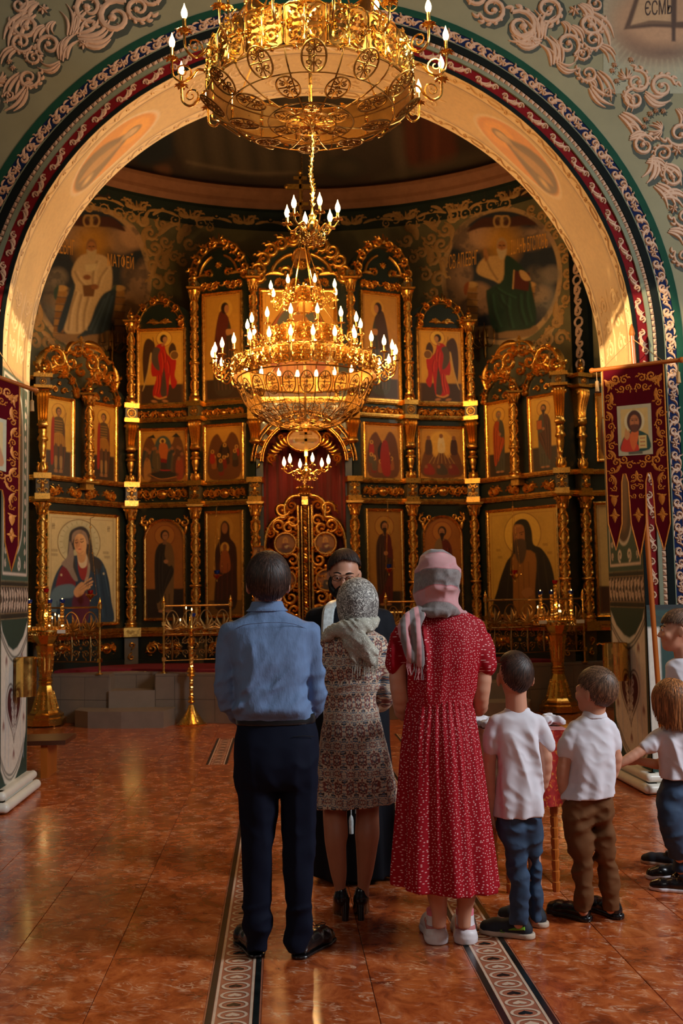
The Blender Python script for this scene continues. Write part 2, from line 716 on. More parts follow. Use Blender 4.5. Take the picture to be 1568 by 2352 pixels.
# ---------------------------------------------------------------- materials of the room
def marble_mat():
 t=NT('red_marble')
 t.set(rough=0.20,coat=0.35,coatr=0.12,spec=0.5)
 oi=t.n('ShaderNodeObjectInfo')
 geo=t.n('ShaderNodeNewGeometry')
 add=t.n('ShaderNodeVectorMath',operation='ADD')
 sc=t.n('ShaderNodeVectorMath',operation='SCALE')
 cmb=t.n('ShaderNodeCombineXYZ')
 t.l(oi.outputs['Random'],cmb.inputs[0])
 t.l(oi.outputs['Random'],cmb.inputs[2])
 t.l(cmb.outputs[0],sc.inputs[0])
 sc.inputs['Scale'].default_value=23.0
 t.l(geo.outputs['Position'],add.inputs[0])
 t.l(sc.outputs[0],add.inputs[1])
 mp=t.n('ShaderNodeMapping')
 mp.inputs['Scale'].default_value=(1.0,0.8,1.0)
 mp.inputs['Rotation'].default_value=(0,0,0.35)
 t.l(add.outputs[0],mp.inputs[0])
 v=mp.outputs[0]
 n1=t.noise(v,8,7,0.66,0.7)
 base=t.ramp(n1,[(0.28,srgb(104,44,22)),(0.45,srgb(158,72,32)),(0.60,srgb(190,98,48)),(0.78,srgb(214,140,92))])
 mp2=t.n('ShaderNodeMapping')
 mp2.inputs['Scale'].default_value=(0.55,1.5,1.0)
 t.l(v,mp2.inputs[0])
 n2=t.noise(mp2.outputs[0],15,3,0.6,0.7)
 ridge=t.math('ABSOLUTE',t.math('SUBTRACT',n2,0.5))
 vein=t.ramp(ridge,[(0.0,(1,1,1)),(0.014,(0.45,0.45,0.45)),(0.045,(0,0,0))])
 n3=t.noise(v,11,3,0.5)
 vf=t.math('MULTIPLY',vein,t.ramp(n3,[(0.46,(0,0,0)),(0.62,(0.9,0.9,0.9))]))
 t.out(t.mix(vf,base,srgb(226,178,142)),'Base Color')
 t.out(t.ramp(n1,[(0.3,(0.17,)*3),(0.7,(0.28,)*3)]),'Roughness')
 return t.mat
M={}
M['marble']=marble_mat()
M['grout']=simple('grout',srgb(52,40,34),0.8)
M['black_marble']=simple('black_marble',srgb(20,26,26),0.2,var=0.5,vs=12)
M['white_marble']=simple('white_marble',srgb(206,176,150),0.22,var=0.12,vs=12)
M['rose_marble']=simple('rose_marble',srgb(160,96,70),0.22,var=0.25,vs=14)
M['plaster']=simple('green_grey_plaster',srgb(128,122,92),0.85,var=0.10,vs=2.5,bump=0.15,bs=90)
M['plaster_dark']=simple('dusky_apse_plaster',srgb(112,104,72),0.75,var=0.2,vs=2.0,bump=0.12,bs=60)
M['trim_green']=simple('green_paint',srgb(22,62,46),0.85,spec=.15)
M['trim_black']=simple('black_green_paint',srgb(12,18,16),0.9,spec=.15)
M['trim_blue']=simple('blue_paint',srgb(14,26,60),0.85,spec=.15)
M['trim_red']=simple('red_paint',srgb(104,12,16),0.85,spec=.15)
M['trim_grey']=simple('grey_green_paint',srgb(112,116,94),0.8,spec=.2)
M['relief']=simple('pink_beige_relief',srgb(190,152,122),0.65,var=0.10,vs=20,bump=0.1)
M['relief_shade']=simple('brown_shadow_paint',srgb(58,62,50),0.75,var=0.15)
M['relief_gold']=simple('ochre_relief',srgb(186,142,84),0.6,var=0.12,vs=20)
M['relief_cream']=simple('cream_relief',srgb(226,188,132),0.65,var=0.10,vs=15)
M['white_gloss']=simple('white_gloss_paint',srgb(226,222,208),0.3,var=0.05)
M['paint']=painted('wall_painting',0.6,0.16,0.08)
M['icon_paint']=painted('icon_painting',0.42,0.12,0.05,0.12)
M['stone']=simple('grey_brown_tile',srgb(128,112,98),0.42,var=0.10,vs=5,bump=0.05)
M['carpet']=simple('red_carpet',srgb(120,16,30),0.95,var=0.35,vs=40,bump=0.5,bs=300)
# ---------------------------------------------------------------- floor
floor=struct(link('floor',MB().bbox2((-9,-6,-0.12),(9,16.6,-0.012)).mesh('floor',M['grout'],False)))
# column lines of the tile grid, read off the photograph
xl0,xl1=-0.62-0.0,0
SL0=PZ(465,2352,0)[0]
SL1=PZ(598,2352,0)[0]
SR0=PZ(1154,2352,0)[0]
SR1=PZ(1289,2352,0)[0]
TW,TL=0.455,0.60
cols_=[]
x=SL0
for k in range(11):
 cols_.append((x-TW,x,0))
 x-=TW
mid=(SR0-SL1)/2
cols_+=[(SL1,SL1+mid,1),(SL1+mid,SR0,1)]
x=SR1
for k in range(10):
 cols_.append((x,x+TW,2))
 x+=TW
tile_meshes={}
def tile_obj(x0,x1,y0,y1,mat,parent=floor):
 key=(round(x1-x0,3),round(y1-y0,3),mat.name)
 me=tile_meshes.get(key)
 if me is None:
  g=0.0013
  hx,hy=(x1-x0)/2-g,(y1-y0)/2-g
  b=MB()
  e=0.0015
  b.add([(-hx,-hy,-0.012),(hx,-hy,-0.012),(hx,hy,-0.012),(-hx,hy,-0.012),
    (-hx,-hy,-e),(hx,-hy,-e),(hx,hy,-e),(-hx,hy,-e),
    (-hx+e,-hy+e,0),(hx-e,-hy+e,0),(hx-e,hy-e,0),(-hx+e,hy-e,0)],
    [(0,1,5,4),(1,2,6,5),(2,3,7,6),(3,0,4,7),(4,5,9,8),(5,6,10,9),(6,7,11,10),(7,4,8,11),(8,9,10,11)])
  me=b.mesh('tile',mat,False)
  tile_meshes[key]=me
 o=link('tile',me,parent)
 o.location=((x0+x1)/2,(y0+y1)/2,0)
 return o
rest=MB()
def in_view(x0,x1,y0,y1):
 cx,cy=(x0+x1)/2,(y0+y1)/2
 d=CM.T @ (np.array([cx,cy,0])-CAM)
 if d[2]>-0.5:
  return False
 px=IMG_W/2-F_PX*d[0]/d[2]
 py=IMG_H/2+F_PX*d[1]/d[2]
 m=0.32*F_PX/-d[2]
 return -m<px<IMG_W+m and py<IMG_H+m and cy<13.4
for (x0,x1,kind) in cols_:
 y=5.98-TL*14+(0.2 if kind==1 else 0)
 while y<14.6:
  if in_view(x0,x1,y,y+TL):
   tile_obj(x0,x1,y,y+TL,M['marble'])
  else:
   g=0.0013
   rest.bbox2((x0+g,y+g,-0.012),(x1-g,y+TL-g,0))
  y+=TL
for xa_,xb_ in ((SL0,SL1),(SR0,SR1)):
 rest.bbox2((xa_,-3,-0.012),(xb_,1.5,0))
 rest.bbox2((xa_,PZ(470,1757,0)[1],-0.012),(xb_,14.6,0))
rest.build('tile_field',M['marble'],floor,smooth=False,kind='stuff')
def floor_strip(xc0,xc1,y0,y1,name='trim_1',ornate=True):
 """inlaid marble border: dark and light bands with a chain of interlocking rings and hearts"""
 root=struct(link(name,MB().bbox2((xc0,y0,-0.012),(xc1,y1,-0.0006)).mesh(name,M['rose_marble'],False)))
 W=xc1-xc0
 b,wl=MB(),MB()
 for s in (0,1):
  f=(lambda t: xc0+t*W) if s==0 else (lambda t: xc1-t*W)
  x=sorted((f(0.03),f(0.14)))
  b.bbox2((x[0],y0,-0.002),(x[1],y1,0.0006))
  x=sorted((f(0.15),f(0.20)))
  wl.bbox2((x[0],y0,-0.002),(x[1],y1,0.0006))
 b.build('dark_band',M['black_marble'],root,False)
 wl.build('light_band',M['white_marble'],root,False)
 # chain: rings 95 mm apart
 pitch=0.098
 ring,heart,heart2=MB(),MB(),MB()
 xc=(xc0+xc1)/2
 n=int((y1-y0)/pitch)
 a,bb=W*0.27,pitch*0.44
 for i in range(n):
  yc=y0+(i+0.5)*pitch
  vs,fs=[],[]
  m=20
  for k in range(m):
   t=2*PI*k/m
   for q in (1.0,0.80):
    vs.append((xc+a*q*math.cos(t),yc+bb*(q if q==1 else 0.74)*math.sin(t),0.0008))
  for k in range(m):
   j=(k+1)%m
   fs.append((2*k,2*j,2*j+1,2*k+1))
  ring.add(vs,fs)
  hv=[]
  for k in range(14):
   t=2*PI*k/14
   hx=16*math.sin(t)**3
   hy=13*math.cos(t)-5*math.cos(2*t)-2*math.cos(3*t)-math.cos(4*t)
   hv.append((xc+hx*W*0.0085,yc-hy*pitch*0.013,0.0009))
  (heart if i%2 else heart2).add(hv,[tuple(range(14))])
 ring.build('ring_inlay',M['white_marble'],root,False)
 heart.build('dark_heart_inlay',M['black_marble'],root,False)
 heart2.build('light_heart_inlay',M['white_marble'],root,False)
 return root
PFAR=PZ(470,1757,0)[1]
floor_strip(SL0,SL1,1.5,PFAR,'trim_1')
floor_strip(SR0,SR1,1.5,PFAR,'trim_2')
p0,p1=PZ(500,1690,0),PZ(470,1757,0)
xs=(p0[0]+p1[0])/2
for k,sx in enumerate((-1,1)):
 xa=sx*abs(xs) if sx<0 else abs(xs)-0.22
 floor_strip(xa,xa+0.22,p1[1],11.9,'trim_%d'%(3+k))
# ---------------------------------------------------------------- the great arch
R,ZC,YN,YF=2.55,3.60,8.12,9.0
WALL_W,WALL_T=8.0,9.6
def arch_outline(r,n=48):
 """from the left floor up over the arch to the right floor"""
 pts=[(-r,0.0),(-r,ZC*0.5)]
 for i in range(n+1):
  a=PI-PI*i/n
  pts.append((r*math.cos(a),ZC+r*math.sin(a)))
 pts+=[(r,ZC*0.5),(r,0.0)]
 return pts
RB=[2.55,2.582,2.668,2.70,2.742,2.805,2.903,2.962]
wall=MB()
n=48
o1=arch_outline(RB[-1],n)
o0=arch_outline(R,n)
for yy,flip in ((YN,False),(YF,True)):
 vs,fs=[],[]
 m=len(o1)
 inner=o1 if not flip else o0
 for (x,z) in inner:
  vs.append((x,yy,z))
 for i,(x,z) in enumerate(inner):
  # outer frame point
  if i<=1:
   vs.append((-WALL_W,yy,z))
  elif i>=m-2:
   vs.append((WALL_W,yy,z))
  else:
   a=PI-PI*(i-2)/n
   cx_,cz_=math.cos(a),math.sin(a)
   k=min(WALL_W/max(1e-6,abs(cx_)),(WALL_T-ZC)/max(1e-6,cz_))
   vs.append((cx_*k,yy,ZC+cz_*k))
 for i in range(m-1):
  f=(i,i+1,m+i+1,m+i)
  fs.append(f if flip else f[::-1])
 wall.add(vs,fs)
# corners of the frame
for s in (-1,1):
 a0=math.atan2(WALL_T-ZC,WALL_W)
wall_front=struct(wall.build('wall_front',M['plaster'],None,smooth=False))
def arcmap_factory(y0=YN,rref=2.7,face='front'):
 """(s, r, h): s runs along the arch starting at the left springing; negative s goes down the left jamb"""
 La=PI*rref
 def fm(p):
  s,r,h=p[:,0],p[:,1],p[:,2]
  a=PI-np.clip(s,0,La)/rref
  x=r*np.cos(a)
  z=ZC+r*np.sin(a)
  z=np.where(s<0,ZC+s,np.where(s>La,ZC-(s-La),z))
  x=np.where(s<0,-r,np.where(s>La,r,x))
  return np.stack([x,y0-h,z],1)
 return fm,La
amap,LA=arcmap_factory()
def band(r0,r1,mat,h0,name,nseg=110):
 mb=MB()
 ss=np.linspace(-ZC,LA+ZC,nseg)
 v=[]
 for s in ss:
  for r,h in ((r0,0.0),(r0,h0),(r1,h0),(r1,0.0)):
   v.append((s,r,h))
 v=amap(np.array(v))
 fs=[]
 for i in range(nseg-1):
  for k in range(3):
   a=i*4+k
   fs.append((a,a+1,a+5,a+4))
 mb.add(v,fs)
 return mb.build(name,mat,wall_front,auto=30)
band(RB[0],RB[1],M['trim_black'],0.012,'black_band')
band(RB[1],RB[2],M['trim_red'],0.004,'red_band')
band(RB[2],RB[3],M['trim_grey'],0.022,'grey_moulding')
band(RB[3],RB[4],M['trim_black'],0.004,'notched_band')
band(RB[4],RB[5],M['trim_black'],0.014,'black_band')
band(RB[5]-0.004,RB[5]+0.004,M['trim_grey'],0.016,'grey_line')
band(RB[5]+0.004,RB[6],M['trim_blue'],0.004,'blue_band')
band(RB[6],RB[7],M['trim_green'],0.010,'green_band')
# faceted teeth
tb=MB()
s=-ZC+0.02
while s<LA+ZC:
 rm=(RB[3]+RB[4])/2
 v=amap(np.array([(s,RB[3]+.003,.005),(s+.044,RB[3]+.003,.005),(s+.044,RB[4]-.003,.005),(s,RB[4]-.003,.005),(s+.022,rm,.026)]))
 tb.add(v,[(0,1,4),(1,2,4),(2,3,4),(3,0,4)])
 s+=0.05
tb.build('tooth_row',M['relief'],wall_front,smooth=False,kind='stuff')
# red band: paired comma leaves
rb=MB()
unit_=0.27
k=0
s=-ZC+0.05
rc=(RB[1]+RB[2])/2
while s<LA+ZC:
 for e in (0,1):
  c=(s+0.035+e*0.155,rc+(0.010 if e else -0.008))
  d=1 if e else -1
  scroll(rb,c,0.030,PI if e==0 else 0,d,0.30,0.014,amap,0,1.1,9,4,0.004)
  for j in range(4):
   leaf(rb,(c[0]+(0.02 if e==0 else -0.02),c[1]+0.016*(1-j*.6)*(1 if e else -1)),(c[0]+(0.095-.012*j)*(1 if e==0 else -1),c[1]+(0.032-j*0.02)*(-1 if e else 1)),0.15*(1 if e else -1),0.14,0.012,amap,0.004,4,4)
 s+=unit_
rb.build('leaf_relief',M['relief'],wall_front,kind='stuff')
# blue band: running scrolls with flowers
bb_=MB()
s=-ZC+0.05
rc=(RB[5]+RB[6])/2+0.002
k=0
while s<LA+ZC:
 d=1 if k%2 else -1
 if k%4==3:
  rosette(bb_,(s,rc),0.038,0.016,amap,6,0.004)
  for q in (-1,1):
   leaf(bb_,(s+q*.03,rc-d*.02),(s+q*.085,rc+d*.03),0.25*q,0.13,0.012,amap,0.004,4,5)
 else:
  scroll(bb_,(s,rc+d*0.004),0.040,-d*PI/2,d,0.27,0.015,amap,2,1.2,10,4,0.004)
  leaf(bb_,(s+.01,rc+d*.036),(s+.10,rc-d*.034),-0.3*d,0.13,0.013,amap,0.004,4,6)
  leaf(bb_,(s+.03,rc+d*.036),(s+.085,rc+d*.030),0.2*d,0.16,0.010,amap,0.004,4,4)
 s+=0.098
 k+=1
bb_.build('scroll_relief',M['relief'],wall_front,kind='stuff')
# large corner scroll-work on the front wall; (px,py) read off the photograph, put on the wall plane
fmw=plane_map((0,YN,0),(1,0,0),(0,0,1),(0,-1,0))
def W2(px,py):
 q=PY(px,py,YN)
 return (q[0],q[2])
PXM=8.15/F_PX   # metres per photo pixel on this wall
def big_orn(mb,items,sh=None):
 for it in items:
  k=it[0]
  if k=='s':
   _,px,py,r,a0,d,lv=it
   scroll(mb,W2(px,py),r*PXM,math.radians(a0),d,0.175,0.024,fmw,lv+3,1.35,18,5,0.0)
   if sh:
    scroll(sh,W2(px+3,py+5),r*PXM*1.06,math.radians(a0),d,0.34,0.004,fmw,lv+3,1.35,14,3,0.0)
  elif k=='l':
   _,x0,y0,x1,y1,b,w_=it
   for q_,k_ in ((0,1.0),(-.16,.8),(.16,.84)):
    dx_,dy_=x1-x0,y1-y0
    leaf(mb,W2(x0-dy_*q_*.5,y0+dx_*q_*.5),W2(x0+dx_*k_-dy_*q_*1.4,y0+dy_*k_+dx_*q_*1.4),b,w_*.52,0.022,fmw,0,5,7)
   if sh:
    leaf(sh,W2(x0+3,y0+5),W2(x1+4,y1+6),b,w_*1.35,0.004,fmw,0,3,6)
  elif k=='r':
   rosette(mb,W2(it[1],it[2]),it[3]*PXM,0.026,fmw,6)
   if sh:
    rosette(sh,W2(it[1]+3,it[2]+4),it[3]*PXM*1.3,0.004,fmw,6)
  elif k=='p':
   palmette(mb,W2(it[1],it[2]),it[3]*PXM,math.radians(it[4]),0.026,fmw,8)
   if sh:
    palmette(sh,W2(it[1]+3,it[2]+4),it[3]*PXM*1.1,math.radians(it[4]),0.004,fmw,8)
right_orn=[
 ('s',1130,22,34,200,1,3),('s',1195,60,40,120,-1,4),('s',1258,22,34,250,1,3),('s',1095,-10,30,90,1,2),
 ('l',1240,95,1175,75,0.3,0.17),('l',1240,100,1182,50,0.25,0.15),('l',1236,95,1200,20,-0.2,0.13),('l',1245,90,1270,20,0.2,0.13),
 ('l',1230,70,1165,88,0.25,0.16),('r',1222,97,13),('l',1270,150,1236,80,-0.25,0.16),('l',1285,150,1250,88,-0.2,0.13),
 ('s',1303,103,30,300,1,3),('l',1310,60,1335,105,0.2,0.2),('s',1336,125,18,60,-1,2),('l',1278,145,1330,150,-0.3,0.16),
 ('l',1290,50,1300,85,0.3,0.2),('s',1350,170,24,150,1,3),('l',1355,200,1410,240,-0.15,0.17),('l',1345,180,1365,215,0.25,0.2),
 ('l',1370,165,1400,235,0.15,0.12),('s',1395,215,12,0,1,1),('l',1330,10,1350,60,0.3,0.22),('s',1355,55,30,20,-1,3),
 ('s',1362,92,26,200,1,2),('l',1345,30,1395,120,0.2,0.13),('r',1318,25,14),('s',1368,10,22,40,1,2),('l',1375,105,1410,145,0.2,0.16),
 ('p',1437,182,30,100),('s',1462,188,30,100,-1,3),('s',1455,228,28,60,1,3),('l',1480,215,1540,225,-0.3,0.2),('s',1520,200,32,10,1,3),
 ('r',1410,150,7),('r',1405,163,7),('r',1415,187,7),('r',1448,138,7),('l',1430,215,1445,260,0.3,0.18),
 ('p',1518,300,34,170),('r',1482,275,7),('r',1492,262,7),('r',1505,255,7),('r',1478,292,7),('r',1522,256,7),
 ('l',1425,262,1475,320,0.12,0.16),('l',1445,318,1495,330,0.3,0.2),('s',1478,335,28,30,1,4),('l',1440,290,1470,300,0.2,0.2),
 ('s',1522,353,22,200,-1,2),('s',1560,308,34,200,1,3),('l',1500,360,1480,420,0.2,0.2),('l',1520,380,1560,430,0.25,0.18),('l',1485,370,1530,400,0.25,0.2),
 ('r',1553,346,14),('s',1545,405,26,120,1,3),('l',1505,425,1550,480,0.15,0.17),('l',1520,450,1580,470,0.25,0.2),('r',1545,480,12),('s',1572,500,28,180,1,3),
 ('l',1535,530,1580,560,0.2,0.2),('s',1570,590,26,150,1,3),('l',1555,250,1566,300,0.25,0.2)]
left_orn=[
 ('s',318,20,32,340,-1,3),('s',265,40,42,60,1,4),('s',345,-8,28,90,-1,2),('s',205,18,36,290,-1,3),
 ('l',180,90,260,62,-0.3,0.16),('l',180,84,250,36,-0.25,0.14),('l',178,80,215,22,0.2,0.13),('l',160,82,148,10,-0.2,0.13),('l',170,80,190,50,0.1,0.15),
 ('r',193,103,13),('l',150,135,180,80,0.25,0.16),('l',140,140,168,86,0.2,0.13),('s',113,105,28,240,-1,3),('l',105,60,80,100,-0.2,0.2),
 ('s',78,133,18,120,1,2),('l',138,145,85,150,0.3,0.16),('l',125,50,118,85,-0.3,0.2),('s',66,180,26,30,-1,3),('l',60,205,8,252,0.15,0.15),('l',75,190,55,215,-0.25,0.2),
 ('l',50,170,20,240,-0.15,0.12),('s',22,222,12,180,-1,1),('l',85,5,60,60,-0.3,0.22),('s',60,60,30,160,1,3),('s',50,98,26,-20,-1,2),('l',75,30,25,120,-0.2,0.13),
 ('r',100,22,13),('s',45,12,24,140,-1,2),('l',40,110,5,150,-0.2,0.16),('p',-4,190,30,80),('r',22,142,7),('r',30,157,7),('s',-20,230,30,60,1,3)]
mb,sh=MB(),MB()
big_orn(mb,right_orn,sh)
big_orn(mb,left_orn,sh)
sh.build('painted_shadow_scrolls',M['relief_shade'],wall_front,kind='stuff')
mb.build('scroll_relief',M['relief'],wall_front,kind='stuff')
# clouded open-book painting, upper right corner of the wall
cv=Canvas(1385,-60,1640,215,2.0,(150,146,118))
cv.ell(1505,45,118,95,(158,118,84),18,0.9)
cv.ell(1520,60,90,60,(178,134,96),14,0.8)
cv.ell(1530,122,75,16,(84,56,42),9,0.8)
cv.ell(1448,95,30,12,(98,66,48),8,0.6,0.4)
cv.poly([(1432,68),(1470,-40),(1600,-40),(1600,66),(1545,64),(1500,62)],(84,58,38),1.2,1,0)
cv.poly([(1448,58),(1480,-40),(1540,-40),(1541,50),(1500,48)],(176,138,98),1.2,1,0)
cv.poly([(1441,62),(1490,47),(1541,50),(1541,56),(1490,55)],(112,82,56),1,1,0)
cv.poly([(1553,50),(1554,-40),(1600,-40),(1600,48)],(168,128,92),1.2,1,0)
cv.poly([(1541,-40),(1552,-40),(1551,95),(1542,95)],(74,50,34),1,1,0)
for k in range(26):
 a=math.radians(62+k*5.6)
 cv.line([(1520+128*math.cos(a),30+108*math.sin(a)),(1520+158*math.cos(a),30+140*math.sin(a))],2.4,(176,158,122),1.2,0.5,0)
def wallfm(y):
 def fm(p):
  return np.array([PY(a,b,y-0.0) for a,b in p[:,:2]])
 return fm
cv.mesh('book_painting',lambda p: np.array([PY(a,b,YN-0.003) for a,b,_ in p]),M['paint'],wall_front,flip=True)
vs,fs=text_mb('ЄСМЬ',(62,34))
vs2=np.array([PY(1512+a,17-b-a*0.06,YN-0.006) for a,b,_ in vs])
MB().add(vs2,fs).build('lettering',simple('dark_brown_lettering',srgb(58,40,28),0.6),wall_front,False)
# ---------------------------------------------------------------- arch soffit and jambs (painted cream reveal)
nS=420
ls=LA*R/2.7
cv=Canvas(-ZC,0.0,PI*R+ZC,0.88,0.009,(206,164,104))
cv.mottle(3.0,0.10,3)
cv.mottle(9.0,0.05,5)
G=cv.G
for e0,e1,cc in ((0.0,0.13,(226,190,134)),(0.75,0.88,(232,196,138)),(0.13,0.145,(120,80,44)),(0.735,0.75,(120,80,44)),(0.16,0.168,(178,138,90)),(0.712,0.72,(178,138,90))):
 cv.rect(-ZC,e0,PI*R+ZC,e1,cc)
for side in (0,1):
 sm=PI*R*(0.255 if side==0 else 0.745)
 cv.ell(sm,0.44,0.52,0.27,(226,198,156),1.2)
 cv.ell(sm,0.44,0.49,0.245,(216,130,16),1.2)
 d=1 if side==0 else -1
 # figure of a robed elder seen lengthwise
 cv.ell(sm+d*0.25,0.44,0.17,0.15,(236,150,26),2,0.9)
 cv.poly([(sm-d*.44,.36),(sm-d*.30,.26),(sm-d*.05,.28),(sm+d*.10,.36),(sm+d*.17,.40),(sm+d*.17,.48),(sm+d*.08,.53),(sm-d*.1,.60),(sm-d*.34,.62),(sm-d*.46,.50)],(92,44,12),2)
 cv.poly([(sm-d*.40,.42),(sm-d*.2,.38),(sm+d*.05,.43),(sm+d*.14,.44),(sm+d*.05,.50),(sm-d*.2,.50)],(176,118,56),2)
 cv.ell(sm+d*0.24,0.44,0.095,0.06,(84,42,16),1.2)
 cv.ell(sm+d*0.235,0.44,0.07,0.042,(206,158,104),1.5)
 cv.ell(sm+d*0.175,0.44,0.05,0.035,(188,146,104),2)
 cv.line([(sm-d*.35,.34),(sm-d*.15,.36),(sm+d*.05,.40)],0.02,(112,72,34),1.5,0.7)
 cv.line([(sm-d*.38,.56),(sm-d*.15,.53),(sm+d*.05,.49)],0.02,(112,72,34),1.5,0.7)
 cv.ell(sm-d*.32,.52,.06,.03,(214,166,104),2)
def jamb_paint(cv,s0,d,va=0.0,vb=0.88):
 """paint the pier below the arch; s0 = floor position, d = direction upward; the white painted cloth, the ornament band, the framed panel"""
 def S(z):
  return s0+d*z
 def rect(z0,z1,v0,v1,c):
  cv.rect(min(S(z0),S(z1)),v0,max(S(z0),S(z1)),v1,c)
 W_=vb-va
 rect(0.0,1.46,va,vb,(24,58,50))
 # cloth
 q=[(0.30,0.06),(0.18,.2),(.12,.38),(0.16,.55),(0.24,.72),(0.34,.84),(0.5,.94),(1.42,0.97),(1.30,.82),(1.22,.6),(1.2,.45),(1.24,.28),(1.36,.08),(1.44,0.03)]
 cv.poly([(S(z),va+v*W_) for z,v in q],(214,206,190),1.0,1,0)
 for off in (0.05,0.085):
  cv.line([(S(z-off),va+v*W_) for z,v in [(1.44,0.0),(1.30,.2),(1.20,.45),(1.22,.7),(1.38,1.0)]],0.016,(26,36,34),1.0)
  cv.line([(S(z+off),va+v*W_) for z,v in [(0.34,0.03),(0.19,.2),(.13,.42),(0.2,.66),(0.36,.88)]],0.012,(26,36,34),1.0)
 for v in (0.2,0.32,0.74,0.86):
  cv.line([(S(0.3),va+v*W_),(S(1.15),va+(v*0.96+.02)*W_)],0.012,(160,176,188),1.5,0.7)
 # lattice heart
 hc,hv=0.74,va+W_*0.5
 heart_=[]
 for k in range(28):
  t=2*PI*k/28
  hx=16*math.sin(t)**3
  hy=13*math.cos(t)-5*math.cos(2*t)-2*math.cos(3*t)-math.cos(4*t)
  heart_.append((S(hc+hy*0.0165),hv+hx*0.0150*W_/0.88))
 cv.poly(heart_,(206,198,184),1,1,2)
 cv.line(heart_+[heart_[0]],0.014,(60,30,30),0.8)
 inner=[(hv_-S(hc)) for hv_,_ in heart_]
 heart2=[(S(hc)+(a-S(hc))*0.86,hv+(b-hv)*0.86) for a,b in heart_]
 cv.poly(heart2,(74,24,28),1,1,2)
 for k in range(5):
  for q in (-1,1):
   zc_=hc+0.10-k*0.07
   sp=spiral((S(zc_),hv+q*(0.075-.012*k)),0.040-.003*k,0 if q>0 else PI,1.2,q,14)
   cv.line(sp,0.016,(206,200,188),0.8,1,0)
 cv.line([(S(hc+.18),hv),(S(hc-.24),hv)],0.012,(206,200,188),0.8)
 for z_,v_ in ((1.02,.5),(0.36,.5),(.62,.14),(.62,.86),(1.12,.22),(1.12,.78)):
  for q in (-1,0,1):
   cv.ell(S(z_+(0.02 if q==0 else 0)),va+v_*W_+q*0.018,0.026,0.009,(112,32,38),1,1,0)
 # ornament band
 rect(1.46,1.50,va,vb,(18,28,26))
 rect(1.50,1.72,va,vb,(66,56,48))
 rg=np.random.default_rng(5)
 nn=int(W_/0.075)
 for i in range(nn):
  v_=va+(i+.5)*W_/nn
  for q in (-1,1):
   cv.line(spiral((S(1.61+q*.045),v_+q*.01),0.032,rg.uniform(0,6),1.1,q,10),0.016,(206,182,160),0.8,1,0)
  cv.line([(S(1.52),v_-.02),(S(1.61),v_+.02),(S(1.70),v_-.02)],0.015,(206,182,160),0.8)
 rect(1.72,1.76,va,vb,(18,28,26))
 # panel frame
 rect(1.76,3.46,va,vb,(44,76,66))
 a,b=va+.07*W_,va+.93*W_
 cv.line([(S(1.82),a),(S(3.42),a),(S(3.42),b),(S(1.82),b),(S(1.82),a)],0.022,(214,196,178),0.8,1,0)
 for i in range(14):
  z_=1.90+i*0.108
  for v_,q in ((va+.11*W_+.035,1),(va+.89*W_-.035,-1)):
   cv.line(spiral((S(z_),v_),0.030,i*1.7,1.1,q if i%2 else -q,10),0.015,(214,190,170),0.8,1,0)
 q=[(3.36,.5),(3.3,.32),(3.05,.24),(2.6,.22),(2.22,.24),(2.04,.34),(1.98,.5),(2.04,.66),(2.22,.76),(2.6,.78),(3.05,.76),(3.3,.68)]
 cv.poly([(S(z),va+v*W_) for z,v in q],(200,192,176),1,1)
 cv.poly([(S(2.66+(z-2.66)*.955),va+W_*(.5+(v-.5)*.92)) for z,v in q],(64,44,32),1.5,1)
 cv.poly([(S(z),va+v*W_) for z,v in [(3.05,.5),(2.9,.42),(2.7,.36),(2.2,.38),(2.1,.5),(2.2,.62),(2.7,.64),(2.9,.58)]],(112,76,46),3,.9)
 cv.ell(S(3.0),va+.5*W_,.12,.11,(176,128,60),2)
 cv.ell(S(2.99),va+.5*W_,.065,.05,(150,108,74),1.5)
 for q_ in (-1,1):
  cv.line(spiral((S(1.90),va+W_*(.5+q_*.13)),0.055,0,1.2,q_,14),0.024,(214,200,182),0.8,1,0)
 rect(3.46,3.5,va,vb,(190,150,100))
jamb_paint(cv,-ZC,1)
jamb_paint(cv,PI*R+ZC,-1)
# keep the cream soffit above the springing
def soffit_map(p):
 s,t,h=p[:,0],p[:,1],p[:,2]
 La=PI*R
 r=R-h
 a=PI-np.clip(s,0,La)/R
 x=r*np.cos(a)
 z=ZC+r*np.sin(a)
 z=np.where(s<0,ZC+s,np.where(s>La,ZC-(s-La),z))
 x=np.where(s<0,-r,np.where(s>La,r,x))
 return np.stack([x,YN+t,z],1)
cv.mesh('arch_soffit',soffit_map,M['paint'],wall_front,flip=False)
# cream relief on the soffit
so=MB()
s=0.06
k=0
while s<PI*R-0.05:
 d=1 if k%2 else -1
 for t0 in (0.065,0.815):
  if k%5==4:
   so.stroke([(s-.07,t0),(s-.03,t0+.03),(s+.05,t0+.03),(s+.09,t0),(s+.05,t0-.03),(s-.03,t0-.03),(s-.07,t0)],0.007,0.008,0,soffit_map,4)
  else:
   scroll(so,(s,t0),0.030,0,d,0.28,0.010,soffit_map,1,1.0,8,4)
   leaf(so,(s+.01,t0+d*.03),(s+.11,t0-d*.02),-.2*d,.14,.009,soffit_map,0,4,5)
 s+=0.125
 k+=1
for s0 in (0.1,0.3,0.5,2.95,3.3,3.65,4.0,4.35,4.7,5.05,PI*R-.5,PI*R-.3,PI*R-.1):
 for q in (-1,1):
  scroll(so,(s0*1.0,0.44+q*0.13),0.085,q*1.2,q,0.16,0.006,soffit_map,3,1.2,12,4)
 leaf(so,(s0-.12,.44),(s0+.12,.44),.1,.12,.006,soffit_map,0,4,5)
so.build('soffit_relief',M['relief_cream'],wall_front,kind='stuff')
